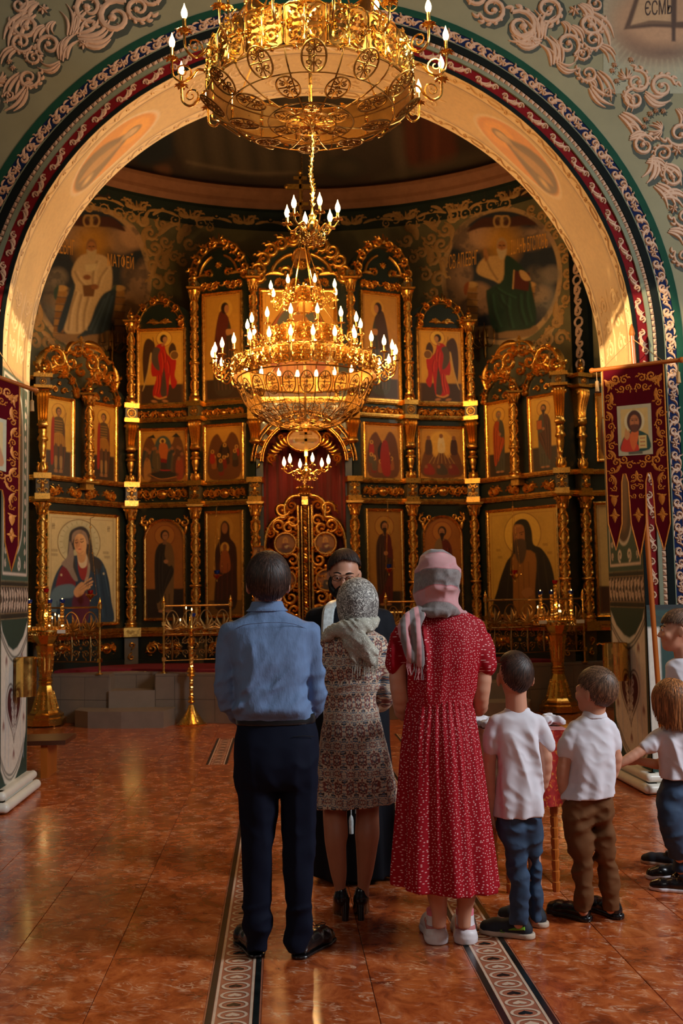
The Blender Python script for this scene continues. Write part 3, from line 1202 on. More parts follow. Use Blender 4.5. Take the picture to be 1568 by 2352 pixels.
# painted front faces of the two piers below the springing, beside the jambs
for s_,nm in ((-1,'left'),(1,'right')):
 cv=Canvas(-ZC,0.0,-2.2,2.2,0.02,(24,58,50))
 jamb_paint(cv,-ZC,1,0.0,1.1)
 cv.rect(-ZC+1.46,1.1,-2.2,2.2,(150,146,118))
 def pf(p,s_=s_):
  return np.stack([s_*(RB[7]+p[:,1]),np.full(len(p),YN-0.004),ZC+p[:,0]],1)
 cv.mesh('pier_painting',pf,M['paint'],wall_front,flip=(s_>0))
 lw=MB()
 lw.bbox2((s_*2.55,YN-0.03,0),(s_*(RB[7]+.02),YN,1.46))
 cv2=Canvas(-ZC,0.0,-2.12,.42,0.012,(24,58,50))  # shadow beyond the cloth is put into this dark green ground
 cv2.rect(-ZC+.2,.0,-2.3,.10,(214,206,190))
 for off in (0.0,0.04):
  cv2.line([(-ZC+1.42-off,0.0),(-ZC+1.34-off,.2),(-ZC+1.30-off,.42)],.014,(26,36,34))
 cv2.rect(-ZC+1.44,0,-2.1,.42,(18,28,26))
 def pf2(p,s_=s_):
  return np.stack([s_*(2.551+p[:,1]),np.full(len(p),YN-0.0305),ZC+p[:,0]],1)
 lw.build('pier_plinth_block',M['trim_black'],wall_front,False)
 cv2.mesh('pier_cloth_and_painted_shade',pf2,M['paint'],wall_front,flip=(s_>0))
 # baseboard: two stacked white half-round mouldings
 bbm=MB()
 for zz,rr,oo in ((0.045,0.04,0.075),(0.125,0.036,0.045)):
  pts=[(s_*(R-oo),YF+.02,zz),(s_*(R-oo),YN-oo-.03,zz),(s_*WALL_W,YN-oo-.03,zz)]
  bbm.tube(pts[:2],rr,12)
  bbm.tube(pts[1:],rr,12)
  bbm.ball(pts[1],rr,10,8)
 bbm.bbox2((s_*(R-.05),YN-.08,0),(s_*(R+.01),YF,.16))
 bbm.bbox2((s_*(R-.05),YN-.08,0),(s_*WALL_W,YN,.16))
 struct(bbm.build('baseboard_'+nm,M['white_gloss'],None,auto=50))
# ---------------------------------------------------------------- apse: curved wall, cornice ledge, half dome
AR,AY,AZ=5.2,11.75,8.05
def apse_pt(a,z,r=AR):
 """a measured from +Y, positive to +X"""
 return np.stack([r*np.sin(a),AY+r*np.cos(a),z],-1)
def PC(px,py,r=AR):
 """ray onto the apse cylinder -> (angle, z)"""
 d=ray(px,py)
 ox,oy=CAM[0],CAM[1]-AY
 A=d[0]**2+d[1]**2
 B=ox*d[0]+oy*d[1]
 C=ox*ox+oy*oy-r*r
 disc=max(0.0,B*B-A*C)
 t=(-B+math.sqrt(disc))/A
 q=CAM+d*t
 return math.atan2(q[0],q[1]-AY),q[2]
wa=MB()
aa=np.linspace(-PI/2,PI/2,61)
P=np.stack([apse_pt(aa,np.full_like(aa,z)) for z in (0,2,4,6,AZ)],1)
wa.grid(P)
for s_ in (-1,1):
 wa.add([(s_*AR,YF,0),(s_*AR,AY,0),(s_*AR,AY,AZ),(s_*AR,YF,AZ)],[(0,1,2,3)])
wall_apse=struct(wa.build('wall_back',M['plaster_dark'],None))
# half dome and vault
dm=MB()
el=np.linspace(0,PI/2,18)
P=np.zeros((len(aa),len(el),3))
for i,a in enumerate(aa):
 for j,e in enumerate(el):
  P[i,j]=(AR*math.cos(e)*math.sin(a),AY+AR*math.cos(e)*math.cos(a),AZ+AR*math.sin(e)*0.85)
dm.grid(P)
P=np.zeros((24,2,3))
for i in range(24):
 e=PI*i/23
 P[i,0]=(-AR*math.cos(e),YF,AZ+AR*.85*math.sin(e))
 P[i,1]=(-AR*math.cos(e),AY,AZ+AR*.85*math.sin(e))
dm.grid(P)
M['dome']=simple('dusky_dome_paint',srgb(74,48,34),0.8,var=0.35,vs=1.2)
ceiling=struct(dm.build('ceiling',M['dome'],None))
# ledge mouldings round the apse
aa2=np.linspace(-1.45,1.45,71)
def ring_profile(prof,mat,name,parent=wall_apse):
 m_=MB()
 P=np.stack([apse_pt(aa2,np.full_like(aa2,AZ+z),AR-r) for r,z in prof],1)
 m_.grid(P)
 return m_.build(name,mat,parent,auto=35)
ring_profile([(0.0,0.05),(.10,.06),(.16,.14),(.16,.20),(.26,.30),(.26,.36),(.0,.5)],simple('dusky_rose_plaster',srgb(148,98,70),.7),'ledge_moulding')
ring_profile([(0.0,-0.28),(.02,-.28),(.02,.04),(.10,.06)],simple('deep_green_paint',srgb(24,40,34),.7),'cornice_band')
co=MB()
def cornice_map(p):
 a=p[:,0]/AR
 return apse_pt(a,AZ-.12+p[:,1],AR-.02-p[:,2])
for k in range(-7,8):
 s=k*0.92
 for q in (-1,1):
  scroll(co,(s+q*.14,.0),.085,PI/2-q*1.2,q,.24,.03,cornice_map,3,1.15,12,4)
  leaf(co,(s+q*.20,-.06),(s+q*.46,-.03),.12*q,.10,.025,cornice_map,0,4,6)
  leaf(co,(s,-.05),(s+q*.18,.09),-.25*q,.16,.03,cornice_map,0,4,6)
 palmette(co,(s,-.05),.13,PI/2,.03,cornice_map,5,2.0)
 for t in (-1,0,1):
  co.stroke([(s+.46+t*.06-.022,.03-abs(t)*.03),(s+.46+t*.06,.03-abs(t)*.03),(s+.46+t*.06+.022,.03-abs(t)*.03)],[.008,.022,.008],.02,0,cornice_map,4)
co.build('cornice_relief',M['relief_gold'],wall_apse,kind='stuff')
# dome painting: hems of robed figures, read off the photograph onto the dome surface
def PD(px,py):
 d=ray(px,py)
 S=np.array([1,1,1/0.85])
 o=(CAM-np.array([0,AY,AZ]))*S
 dd=d*S
 A,B,C=dd @ dd,o @ dd,o @ o-(AR-.02)**2
 disc=max(0,B*B-A*C)
 t=(-B+math.sqrt(disc))/A
 return CAM+d*t
cv=Canvas(200,200,1260,452,4.5,(62,42,32))
cv.mottle(0.012,0.35,4)
cv.poly([(380,210),(415,270),(400,330),(395,360),(330,380),(300,350),(250,330),(250,210)],(34,42,52),2)
cv.poly([(355,385),(385,380),(392,400),(372,405)],(120,76,50),1.5)
cv.poly([(420,210),(425,380),(500,392),(560,398),(600,403),(690,400),(760,380),(790,300),(800,210)],(88,72,54),2.5)
for k in range(12):
 x_=440+k*28
 cv.line([(x_,220),(x_-6,300),(x_+8,395-abs(k-6)*3)],7,(50,38,30) if k%2 else (112,92,68),2.5,0.7)
cv.line([(430,372),(510,388),(590,398),(690,396)],3,(150,124,92),1.2,.8)
cv.poly([(820,210),(800,380),(880,400),(920,380),(905,280),(900,210)],(70,54,44),2)
cv.poly([(900,300),(915,400),(935,400),(930,300)],(104,84,66),2)
cv.poly([(935,230),(940,380),(1040,370),(1040,300),(1010,230)],(104,44,24),2)
cv.line([(960,240),(965,370)],8,(66,28,18),2)
cv.line([(1000,240),(1000,370)],8,(132,62,34),2)
cv.poly([(860,410),(940,385),(1040,360),(1130,340),(1130,360),(1040,385),(940,408)],(92,78,60),3,.7)
cv.ell(790,385,45,25,(50,44,36),2)
cv.ell(790,385,34,17,(78,64,48),2)
cv.mesh('dome_painting',lambda p: np.array([PD(a,b) for a,b,_ in p]),M['paint'],ceiling,flip=True)
# ---------------------------------------------------------------- gilded altar screen
def gold_mat(name,c=(0.86,0.45,0.09),rough=0.30,bump=0.35,scale=45,dark=0.55):
 t=NT(name)
 t.set(metal=1.0,rough=rough)
 v=t.coords('Object')
 nf=t.noise(v,scale,4,0.6)
 t.out(t.ramp(nf,[(0.25,tuple(k*dark for k in c)+(1,)),(0.5,c+(1,)),(0.8,tuple(min(1,k*1.1) for k in c)+(1,))]),'Base Color')
 t.out(t.ramp(nf,[(0.3,(rough+.15,)*3),(0.7,(max(.05,rough-.08),)*3)]),'Roughness')
 if bump:
  t.bump(nf,bump,0.004)
 return t.mat
M['gold']=gold_mat('carved_gilding')
M['gold_smooth']=gold_mat('smooth_gilding',(0.90,0.49,0.11),0.24,0.08,14,0.8)
M['gold_dim']=gold_mat('dull_gilding',(0.60,0.33,0.07),0.45,0.3,30,0.5)
M['screen']=simple('dark_green_lacquer',srgb(20,30,25),0.38,var=0.3,vs=3,coat=0.2)
M['screen_bronze']=simple('bronze_green_lacquer',srgb(92,78,52),0.42,var=0.2,vs=6)
M['curtain']=simple('crimson_curtain',srgb(112,8,10),0.75,var=0.2,vs=3,sheen=0.3)
NODES=[(-3.9,14.25),(-3.6,14.12),(-2.6,15.35),(-1.58,15.2),(-0.7,14.87)]
ZS=0.63
class Facet:
 def __init__(self,A,B):
  self.A,self.B=np.array([A[0],A[1],0.0]),np.array([B[0],B[1],0.0])
  self.U=unit(self.B-self.A)
  self.L=np.linalg.norm(self.B-self.A)
  self.N=np.array([self.U[1],-self.U[0],0.0])
  self.rz=math.atan2(self.U[1],self.U[0])
 def fm(self,p,off=0.0):
  p=np.asarray(p,float)
  return self.A+p[:,0:1]*self.U+p[:,1:2]*np.array([0,0,1.0])+(p[:,2:3]+off)*self.N
 def px(self,px,py):
  q=PPL(px,py,self.A,self.N)
  return float(np.dot(q-self.A,self.U)),float(q[2])
FL=[Facet(NODES[i],NODES[i+1]) for i in range(4)]
FR=[Facet((-NODES[i+1][0],NODES[i+1][1]),(-NODES[i][0],NODES[i][1])) for i in range(4)]
FC=Facet(NODES[4],(-NODES[4][0],NODES[4][1]))
FOR_=Facet((3.9,14.25),(4.9,14.05))
FOL=Facet((-4.9,14.05),(-3.9,14.25))
def zn(py,node=2,px=300):
 return float(PY(px,py,NODES[node][1])[2])
Z=dict(dado1=zn(1462),dado2=zn(1443),col0=zn(1440),col1=zn(1166),c1a=zn(1166),c1b=zn(1152),f1b=zn(1121),c2b=zn(1111),
   t2a=zn(1110),t2b=zn(973),c3b=zn(964),blk=zn(941),c4b=zn(930))
Z['t3a']=Z['c4b']
scr=thing('iconostasis','tall dark green and gilded carved altar screen with tiers of icons behind the worshippers','altar screen',(0,0,0))
def part(name,mb,mat,parent=scr,smooth=True,auto=40,**kw):
 return mb.build(name,mat,parent,smooth,auto,**kw)
# backing boards -------------------------------------------------
TOP={0: zn(868,0,60),1: zn(905,1,150),2: zn(752),3: zn(640,3,500),'c': zn(640,4,690)}
def arched(u0,u1,zb,zt,rise,n=14):
 c,r=(u0+u1)/2,(u1-u0)/2
 pts=[(u0,zb),(u1,zb)]
 for i in range(n+1):
  a=PI*i/n
  pts.append((c+r*math.cos(a),zt+rise*math.sin(a)))
 return pts
def mirror_pairs():
 for side,F in ((-1,FL),(1,FR)):
  yield side,F
def U(side,F,u):
 return u if side<0 else F.L-u
rise2=zn(700)-TOP[2]
for side,F in mirror_pairs():
 for i,nm in ((0,0),(1,1),(2,2),(3,3)):
  f=F[i]
  b=MB()
  if i==1:
   top=zn(905,1,150)
   b.prism([(0,ZS),(f.L,ZS),(f.L,top),(0,top)],-0.12,0.0,f.fm)
   for a_,c_ in ((0.0,.5),(.5,1.0)):
    b.prism(arched(a_*f.L+.03,c_*f.L-.03,top-.01,top,0.30),-0.10,0.0,f.fm)
  elif i==0:
   b.prism([(0,ZS),(f.L,ZS),(f.L,TOP[0]),(0,TOP[0])],-0.12,0.0,f.fm)
  else:
   b.prism(arched(0.02,f.L-.02,ZS,TOP[i],rise2 if i==2 else 0.42),-0.12,0.0,f.fm)
  part('backing_board',b,M['screen'],smooth=False)
b=MB()
HW=0.57
zsp=float(FC.px(697,1063)[1])        # springing of the doorway arch
cz=zsp
dr=0.60
pts=[(0.0,ZS),(0.7-dr,ZS),(0.7-dr,zsp)]
for i in range(17):
 a=PI-PI*i/16
 pts.append((0.7+dr*math.cos(a),zsp+dr*math.sin(a)))
pts+=[(0.7+dr,ZS),(1.4,ZS),(1.4,TOP['c'])]
for i in range(1,16):
 a=PI*i/16
 pts.append((0.7+0.7*math.cos(a),TOP['c']+0.62*math.sin(a)))
pts.append((0.0,TOP['c']))
b.prism(pts,-0.12,0.0,FC.fm)
part('backing_board',b,M['screen'],smooth=False)
for f in (FOR_,FOL):
 b=MB()
 b.prism([(0,ZS),(f.L,ZS),(f.L,TOP[0]),(0,TOP[0])],-0.12,0.0,f.fm)
 part('backing_board',b,M['screen'],smooth=False)
# cornices -------------------------------------------------------
def moulding(fs,z0,z1,out,mat,name='cornice',gap=0.02):
 for f in fs:
  m=MB()
  H=z1-z0
  prof=[(0.0,0),(out*.5,0),(out*.55,H*.25),(out*.8,H*.35),(out*.8,H*.5),(out,H*.62),(out,H),(0,H)]
  P=np.zeros((2,len(prof),3))
  for k,u in enumerate((-0.01,f.L+.01)):
   P[k]=f.fm(np.array([(u,z0+q,o) for o,q in prof]))
  m.grid(P)
  part(name,m,mat,auto=30)
allF=[FOL]+FL+[FC]+FR+[FOR_]
noC=[FOL]+FL+FR+[FOR_]
moulding(noC,Z['dado1'],Z['dado2']+.01,0.10,M['gold_smooth'])
moulding(noC,Z['c1a']-.015,Z['c1b']-.03,0.07,M['gold_smooth'])
moulding(noC,Z['f1b'],Z['c2b'],0.08,M['gold_smooth'])
moulding([FL[2],FL[3],FR[2],FR[3]],Z['t2b'],Z['c3b'],0.08,M['gold_smooth'])
moulding([FL[2],FL[3],FC,FR[2],FR[3]],Z['blk'],Z['c4b'],0.07,M['gold_smooth'])
moulding([FL[0],FR[0],FOL,FOR_],zn(893,1,120),zn(886,1,120),0.06,M['gold_smooth'])
moulding([FL[0],FR[0],FOL,FOR_],zn(870,1,120),zn(862,1,120),0.08,M['gold_smooth'])
for fs in ([FOL]+FL,FR+[FOR_]):
 for f in fs:
  m=MB()
  m.prism([(-.02,ZS),(f.L+.02,ZS),(f.L+.02,ZS+.09),(-.02,ZS+.09)],0,.05,f.fm)
  part('plinth',m,M['screen'],smooth=False)
# columns ---------------------------------------------------------
def cyl_map(r,ax=0,ay=0):
 def fm(p):
  a=p[:,0]/r
  rr=r+p[:,2]
  return np.stack([ax+rr*np.sin(a),ay-rr*np.cos(a),p[:,1]],1)
 return fm
def carved_column(H,r=0.062,ringat=0.33,seed=1):
 """returns (shaft, capital, base) meshes, origin at the foot"""
 sh,cap,ba=MB(),MB(),MB()
 hb,hc=0.11,min(0.20,H*.14)
 ba.lathe([(r*1.55,0),(r*1.55,.02),(r*1.25,.035),(r*1.45,.055),(r*1.4,.07),(r*1.1,.085),(r*1.15,hb)],16)
 zt=H-hc
 sh.mi=1
 sh.lathe([(r*.72,hb),(r*.72,zt)],14)
 sh.mi=0
 zr=hb+(zt-hb)*ringat
 sh.lathe([(r*1.0,zr-.02),(r*1.3,zr-.01),(r*1.35,zr),(r*1.3,zr+.012),(r*1.0,zr+.022)],16)
 fmc=cyl_map(r*.78)
 C=2*PI*r*.78
 rg=random.Random(seed)
 for ph in (0,0.5):
  for d in (1,-1):
   pts=[]
   turns=(zt-hb)/0.24
   n=int(turns*9)
   for i in range(n+1):
    t=i/n
    pts.append((C*(ph+d*turns*t*.5),hb+(zt-hb)*t))
   sh.stroke(pts,[r*.13]*(n+1),r*.28,r*0.05,fmc,4)
 z=hb+.04
 k=0
 while z<zt-.03:
  for ph in (0,1/3,2/3):
   u=C*(ph+k*0.17)
   scroll(sh,(u,z),r*.40,rg.uniform(0,6),1 if k%2 else -1,.30,r*.30,fmc,2,1.0,7,4,r*.04)
  z+=.075
  k+=1
 # capital
 cap.lathe([(r*1.0,zt),(r*1.15,zt+.01),(r*.95,zt+.02),(r*.9,zt+hc*.4),(r*1.25,zt+hc*.75),(r*1.35,zt+hc*.82)],14)
 q=r*1.75
 cap.box((0,0,zt+hc*.91),(q*2,q*2,hc*.08))
 cap.box((0,0,zt+hc*.98),(q*2.2,q*2.2,hc*.06))
 for k in range(8):
  a=2*PI*k/8+PI/8
  for row,(z0,hh) in enumerate(((.02,.38),(hc*.32,.42))):
   aa_=a+row*PI/8
   pts,w_=[],[]
   for i in range(6):
    t=i/5
    rr=r*(1.02+.15*row+.42*t**2)
    pts.append((rr*math.cos(aa_),rr*math.sin(aa_),zt+z0+hc*hh*math.sin(t*1.9)))
    w_.append(r*.30*math.sin(PI*(.2+.75*t))+.002)
   cap.tube(pts,w_,5,flat=.4)
 for k in range(4):
  a=2*PI*k/4+PI/4
  dx,dy=math.cos(a),math.sin(a)
  pts=[]
  for i in range(12):
   t=i/11
   an=t*2*PI*1.3
   rr=r*.42*(1-.8*t)
   o=r*1.75+rr*math.cos(an)-.01
   pts.append((dx*o,dy*o,zt+hc*.70+rr*math.sin(an)))
  cap.tube(pts,[r*.16*(1-.5*i/11) for i in range(12)],5)
 return sh,cap,ba
col_cache={}
def place_column(x,y,z0,z1,r=0.062,name='column',rz=0):
 H=round(z1-z0,2)
 key=(H,r)
 if key not in col_cache:
  sh,cap,ba=carved_column(H,r)
  col_cache[key]=(sh.mesh('column',[M['gold'],M['gold_dim']],True,60),cap.mesh('capital',M['gold'],True,50),ba.mesh('column_base',M['gold_smooth'],True,40))
 s_,c_,b_=col_cache[key]
 o=link(name,s_,scr)
 o.location=(x,y,z0)
 o.rotation_euler=(0,0,rz)
 link('capital',c_,o)
 link('column_base',b_,o)
 return o
def nodeN(i,side):
 """outward normal at a node"""
 x,y=NODES[i]
 if i==0:
  n_=FL[0].N
 elif i==4:
  n_=unit(FL[3].N+FC.N)
 else:
  n_=unit(FL[i-1].N+FL[i].N)
 n_=np.array([n_[0]*(1 if side<0 else -1),n_[1],0])
 return np.array([x if side<0 else -x,y,0]),n_
def block_at(i,side,z0,z1,w_,d_,mat,name,orn=None,off=0.0):
 p,n_=nodeN(i,side)
 rz_=math.atan2(n_[1],n_[0])+PI/2
 m=MB()
 c=p+n_*(d_/2+off)
 if name=='impost_block':
  mat=M['gold']
 m.box((c[0],c[1],(z0+z1)/2),(w_,d_,z1-z0),rz_)
 o=part(name,m,mat,smooth=False)
 if orn:
  q=MB()
  tang=np.array([-n_[1],n_[0],0])
  f0=plane_map(p+n_*(d_+off)+np.array([0,0,(z0+z1)/2]),-tang if False else np.array([math.cos(rz_),math.sin(rz_),0]),(0,0,1),n_)
  orn(q,f0,w_,z1-z0)
  q.build('ornament',M['gold'],o)
 return o
def orn_rosette(q,f0,w_,h_):
 r=min(w_,h_)*.40
 pts=[(r*math.cos(2*PI*k/18),r*math.sin(2*PI*k/18)) for k in range(19)]
 q.stroke(pts,r*.14,.014,0,f0,4)
 rosette(q,(0,0),r*.8,.018,f0,8)
def orn_cartouche(q,f0,w_,h_):
 r=min(w_,h_)*.2
 q.stroke([(0,-r*1.2),(0,-r*.5),(0,r*.5),(0,r*1.2)],[r*.2,r*.8,r*.8,r*.2],.03,0,f0,5)
 for s_ in (-1,1):
  for t_ in (-1,1):
   scroll(q,(s_*w_*.28,t_*h_*.28),w_*.2,PI/2*t_,s_*t_,.3,.022,f0,1,1.1,9,4)
 leaf(q,(0,r),(0,h_*.46),0,.3,.02,f0)
 leaf(q,(0,-r),(0,-h_*.46),0,.3,.02,f0)
def orn_s(q,f0,w_,h_):
 scroll(q,(0,h_*.2),w_*.24,-PI/2,1,.28,.03,f0,2,1.1,12,5)
 scroll(q,(0,-h_*.2),w_*.24,PI/2,1,.28,.03,f0,2,1.1,12,5)
def corbel(i,side,z0,z1,off=0.02):
 """acanthus bracket: wide fluted scroll on top, small scroll below"""
 p,n_=nodeN(i,side)
 rz_=math.atan2(n_[1],n_[0])+PI/2
 H=z1-z0
 m=MB()
 xa=np.array([math.cos(rz_),math.sin(rz_),0])
 prof=[(0.09,1.0),(0.155,.97),(0.185,.88),(0.18,.76),(0.145,.62),(0.11,.45),(0.095,.28),(0.115,.16),(0.125,.07),(0.09,.0),(0.03,-.02)]
 prof=catmull([(a,b_) for a,b_ in prof],2)
 wds=[0.085-.03*(1-t[1]) for t in prof]
 nx_=9
 P=np.zeros((nx_+2,len(prof),3))
 for k,t in enumerate(np.linspace(-1,1,nx_)):
  fl=0.012*(1 if k%2 else -1)
  for j,(o,zz) in enumerate(prof):
   P[k+1,j]=p+n_*(off+max(0,o*(1-.10*t*t)+(fl if .2<zz<.97 else 0)))+xa*t*wds[j]+np.array([0,0,z0+zz*H])
 P[0]=P[1]-n_*0
 P[-1]=P[-2]
 for j in range(len(prof)):
  P[0,j]=p+n_*.0+xa*-wds[j]+np.array([0,0,P[1,j,2]])
  P[-1,j]=p+n_*.0+xa*wds[j]+np.array([0,0,P[1,j,2]])
 m.grid(P)
 for s_ in (-1,1):
  c1=p+n_*(off+.11)+xa*s_*.08+np.array([0,0,z0+.86*H])
  m.ball(c1,.032,8,6)
  c1=p+n_*(off+.08)+xa*s_*.058+np.array([0,0,z0+.08*H])
  m.ball(c1,.022,8,6)
 return part('scroll_bracket',m,M['gold'],auto=60)
def vase(i,side,z0,z1,off=0.08):
 p,n_=nodeN(i,side)
 H=z1-z0
 c=p+n_*off
 m=MB()
 pr=[(.012,.98),(.055,1.0),(.062,.93),(.045,.88),(.075,.80),(.078,.76),(.05,.72),(.056,.62),(.044,.50),(.032,.40),(.04,.37),(.024,.34),(.020,.26),(.034,.22),(.05,.16),(.055,.08),(.04,.0)]
 m.lathe([(r,zz*H) for r,zz in pr[::-1]],12,(c[0],c[1],z0))
 for k in range(8):
  a=2*PI*k/8
  pts=[(c[0]+rr*math.cos(a),c[1]+rr*math.sin(a),z0+H*zz) for rr,zz in ((.03,.0),(.065,.05),(.072,.13),(.055,.2),(.07,.25))]
  m.tube(pts,[.016,.018,.016,.012,.007],5,flat=.6)
 return part('vase_finial',m,M['gold'],auto=60)
def finial(x,y,z0,s=1.0,parent=scr):
 m=MB()
 pr=[(.05,0),(.055,.02),(.035,.035),(.06,.06),(.068,.085),(.06,.11),(.03,.13),(.045,.15),(.03,.175),(.012,.20),(.014,.225),(.004,.25)]
 m.lathe([(r*s,z*s) for r,z in pr],12,(x,y,z0))
 return part('finial',m,M['gold_smooth'],parent,auto=50)
for side in (-1,1):
 sg=1 if side<0 else -1
 for i in (0,1,2,3,4):
  p,n_=nodeN(i,side)
  q=p+n_*0.10
  # pedestal with an S-scroll
  block_at(i,side,ZS,Z['dado1'],.20,.12,M['screen_bronze'],'pedestal',orn_s)
  block_at(i,side,Z['dado1'],Z['dado2']+.012,.25,.19,M['gold_smooth'],'pedestal_cap')
  place_column(q[0],q[1],Z['dado2']+.01,Z['c1a'],0.066)
  block_at(i,side,Z['c1a'],Z['c1b'],.20,.15,M['gold_smooth'],'impost_block')
  block_at(i,side,Z['c1b'],Z['f1b'],.17,.13,M['screen_bronze'],'frieze_block',orn_cartouche)
  block_at(i,side,Z['f1b'],Z['c2b']+.01,.23,.17,M['gold_smooth'],'impost_block')
  if i in (2,3):
   corbel(i,side,zn(1040),Z['t2b'])
   vase(i,side,Z['c2b']+.01,zn(1045))
   block_at(i,side,Z['t2b'],Z['c3b'],.22,.17,M['gold_smooth'],'impost_block')
   block_at(i,side,Z['c3b'],Z['blk'],.18,.14,M['screen_bronze'],'frieze_block',orn_rosette)
   block_at(i,side,Z['blk'],Z['c4b'],.22,.17,M['gold_smooth'],'impost_block')
  if i in (0,1):
   z_a,z_b=zn(985,1,120),zn(896,1,120)
   corbel(i,side,z_a,z_b)
   vase(i,side,Z['c2b']+.01,zn(988,1,120))
   z3,z4,z5=zn(893,1,120),zn(872,1,120),zn(863,1,120)
   block_at(i,side,z_b,z3+.02,.24,.20,M['gold_smooth'],'impost_block')
   block_at(i,side,z3+.02,z4,.19,.16,M['screen_bronze'],'frieze_block',orn_rosette)
   block_at(i,side,z4,z5,.25,.20,M['gold_smooth'],'impost_block')
   finial(q[0],q[1],z5,0.9)
  if i==2:
   zt=zn(742)
   place_column(q[0],q[1],Z['c4b'],zt,0.058)
   finial(q[0],q[1],zt,0.85)
  if i==3:
   zt=zn(668,3,440)
   place_column(q[0],q[1],Z['c4b'],zt,0.058)
   block_at(i,side,zt,zt+.10,.13,.15,M['screen_bronze'],'finial_block',orn_rosette)
   finial(q[0],q[1],zt+.10,0.8)
  if i==4:
   corbel(i,side,zn(1020,4,585),zn(965,4,585))
   block_at(i,side,zn(965,4,585),Z['c4b'],.19,.15,M['gold_smooth'],'impost_block')
   zt=zn(643,4,585)
   place_column(q[0],q[1],Z['c4b'],zt,0.058)
   block_at(i,side,zt,zt+.11,.13,.15,M['screen_bronze'],'finial_block',orn_rosette)
 # mid column of the wing bay
 f=(FL if side<0 else FR)[1]
 um,zt_=FL[1].px(191,908)
 _,zb_=FL[1].px(195,1108)
 cpt=f.fm(np.array([(U(side,f,um),0,.14)]))[0]
 place_column(cpt[0],cpt[1],zb_,zt_,0.062)
 finial(cpt[0],cpt[1],zt_,0.8)
 m=MB()
 c2_=f.fm(np.array([(U(side,f,um),zb_-.01,.10)]))[0]
 m.box(c2_,(.24,.22,.03),f.rz)
 c2_=f.fm(np.array([(U(side,f,um),zb_-.07,.08)]))[0]
 m.box(c2_,(.14,.14,.10),f.rz)
 part('column_bracket',m,M['gold_dim'],smooth=False)
# friezes -----------------------------------------------------------
def frieze(f,u0,u1,z0,z1,k=2,boss=True,name='frieze_carving'):
 m=MB()
 zc_,H=(z0+z1)/2,(z1-z0)
 uc,W_=(u0+u1)/2,(u1-u0)/2
 fm=lambda p: f.fm(p,.004)
 if boss:
  r=H*.30
  m.stroke([(uc-r*1.1,zc_),(uc-r*.5,zc_),(uc+r*.5,zc_),(uc+r*1.1,zc_)],[r*.3,r,r,r*.3],.05,0,fm,6)
  pts=[(uc+r*1.35*math.cos(2*PI*i/14),zc_+r*1.25*math.sin(2*PI*i/14)) for i in range(15)]
  m.stroke(pts,r*.16,.025,0,fm,4)
 st=(W_-H*.4)/k
 for s_ in (-1,1):
  for j in range(k):
   c=(uc+s_*(H*.42+st*(j+.5)),zc_)
   d=s_*(1 if j%2 else -1)
   scroll(m,c,min(H*.50,st*.70),(PI if s_>0 else 0),d,.17,.035,fm,6,1.5,15,5)
   leaf(m,(c[0],zc_-H*.46),(c[0]+s_*st*.4,zc_-H*.40),.1,.16,.025,fm)
   leaf(m,(c[0],zc_+H*.46),(c[0]-s_*st*.4,zc_+H*.40),.1,.16,.025,fm)
   leaf(m,(c[0]-s_*st*.5,zc_-H*.3*(1 if j%2 else -1)),(c[0]+s_*st*.45,zc_+H*.34*(1 if j%2 else -1)),.25*s_,.12,.03,fm)
   leaf(m,(c[0]+s_*st*.2,zc_+H*.38),(c[0]+s_*st*.62,zc_-H*.3),-.2*s_,.12,.03,fm)
 return part(name,m,M['gold'],auto=60)
def rect_px(i,x0,y0,x1,y1,side=-1):
 """pixel rectangle measured on the left half -> facet coordinates for either side"""
 f=FL[i]
 ua,za=f.px(x0,(y0+y1)/2)
 ub,zb=f.px(x1,(y0+y1)/2)
 xm=(x0+x1)/2
 z1_,z0_=f.px(xm,y0)[1],f.px(xm,y1)[1]
 if side>0:
  L=f.L
  return L-ub,z0_,L-ua,z1_
 return ua,z0_,ub,z1_
for side,F in mirror_pairs():
 for i,r_,k,bo in ((2,(316,1121,430,1150),3,1),(3,(470,1119,564,1147),3,1),(2,(314,944,430,965),3,1),(3,(466,937,560,959),3,1),(3,(464,646,556,666),3,0)):
  u0,z0,u1,z1=rect_px(i,*r_,side)
  frieze(F[i],u0,u1,z0,z1,k,bo)
 # wing frieze: two running garlands meeting under the bracket
 u0,z0,u1,z1=rect_px(1,112,1118,262,1150,side)
 um_=(u0+u1)/2
 frieze(F[1],u0,um_-.05,z0,z1,2,False)
 frieze(F[1],um_+.05,u1,z0,z1,2,False)
 # dado carvings
 for i,(xa,xb) in ((2,(336,418)),(3,(480,555)),(1,(225,262)),(1,(120,160))):
  u0,z0,u1,z1=rect_px(i,xa,1474,xb,1505,side)
  frieze(F[i],u0,u1,z0,z1,1,True)
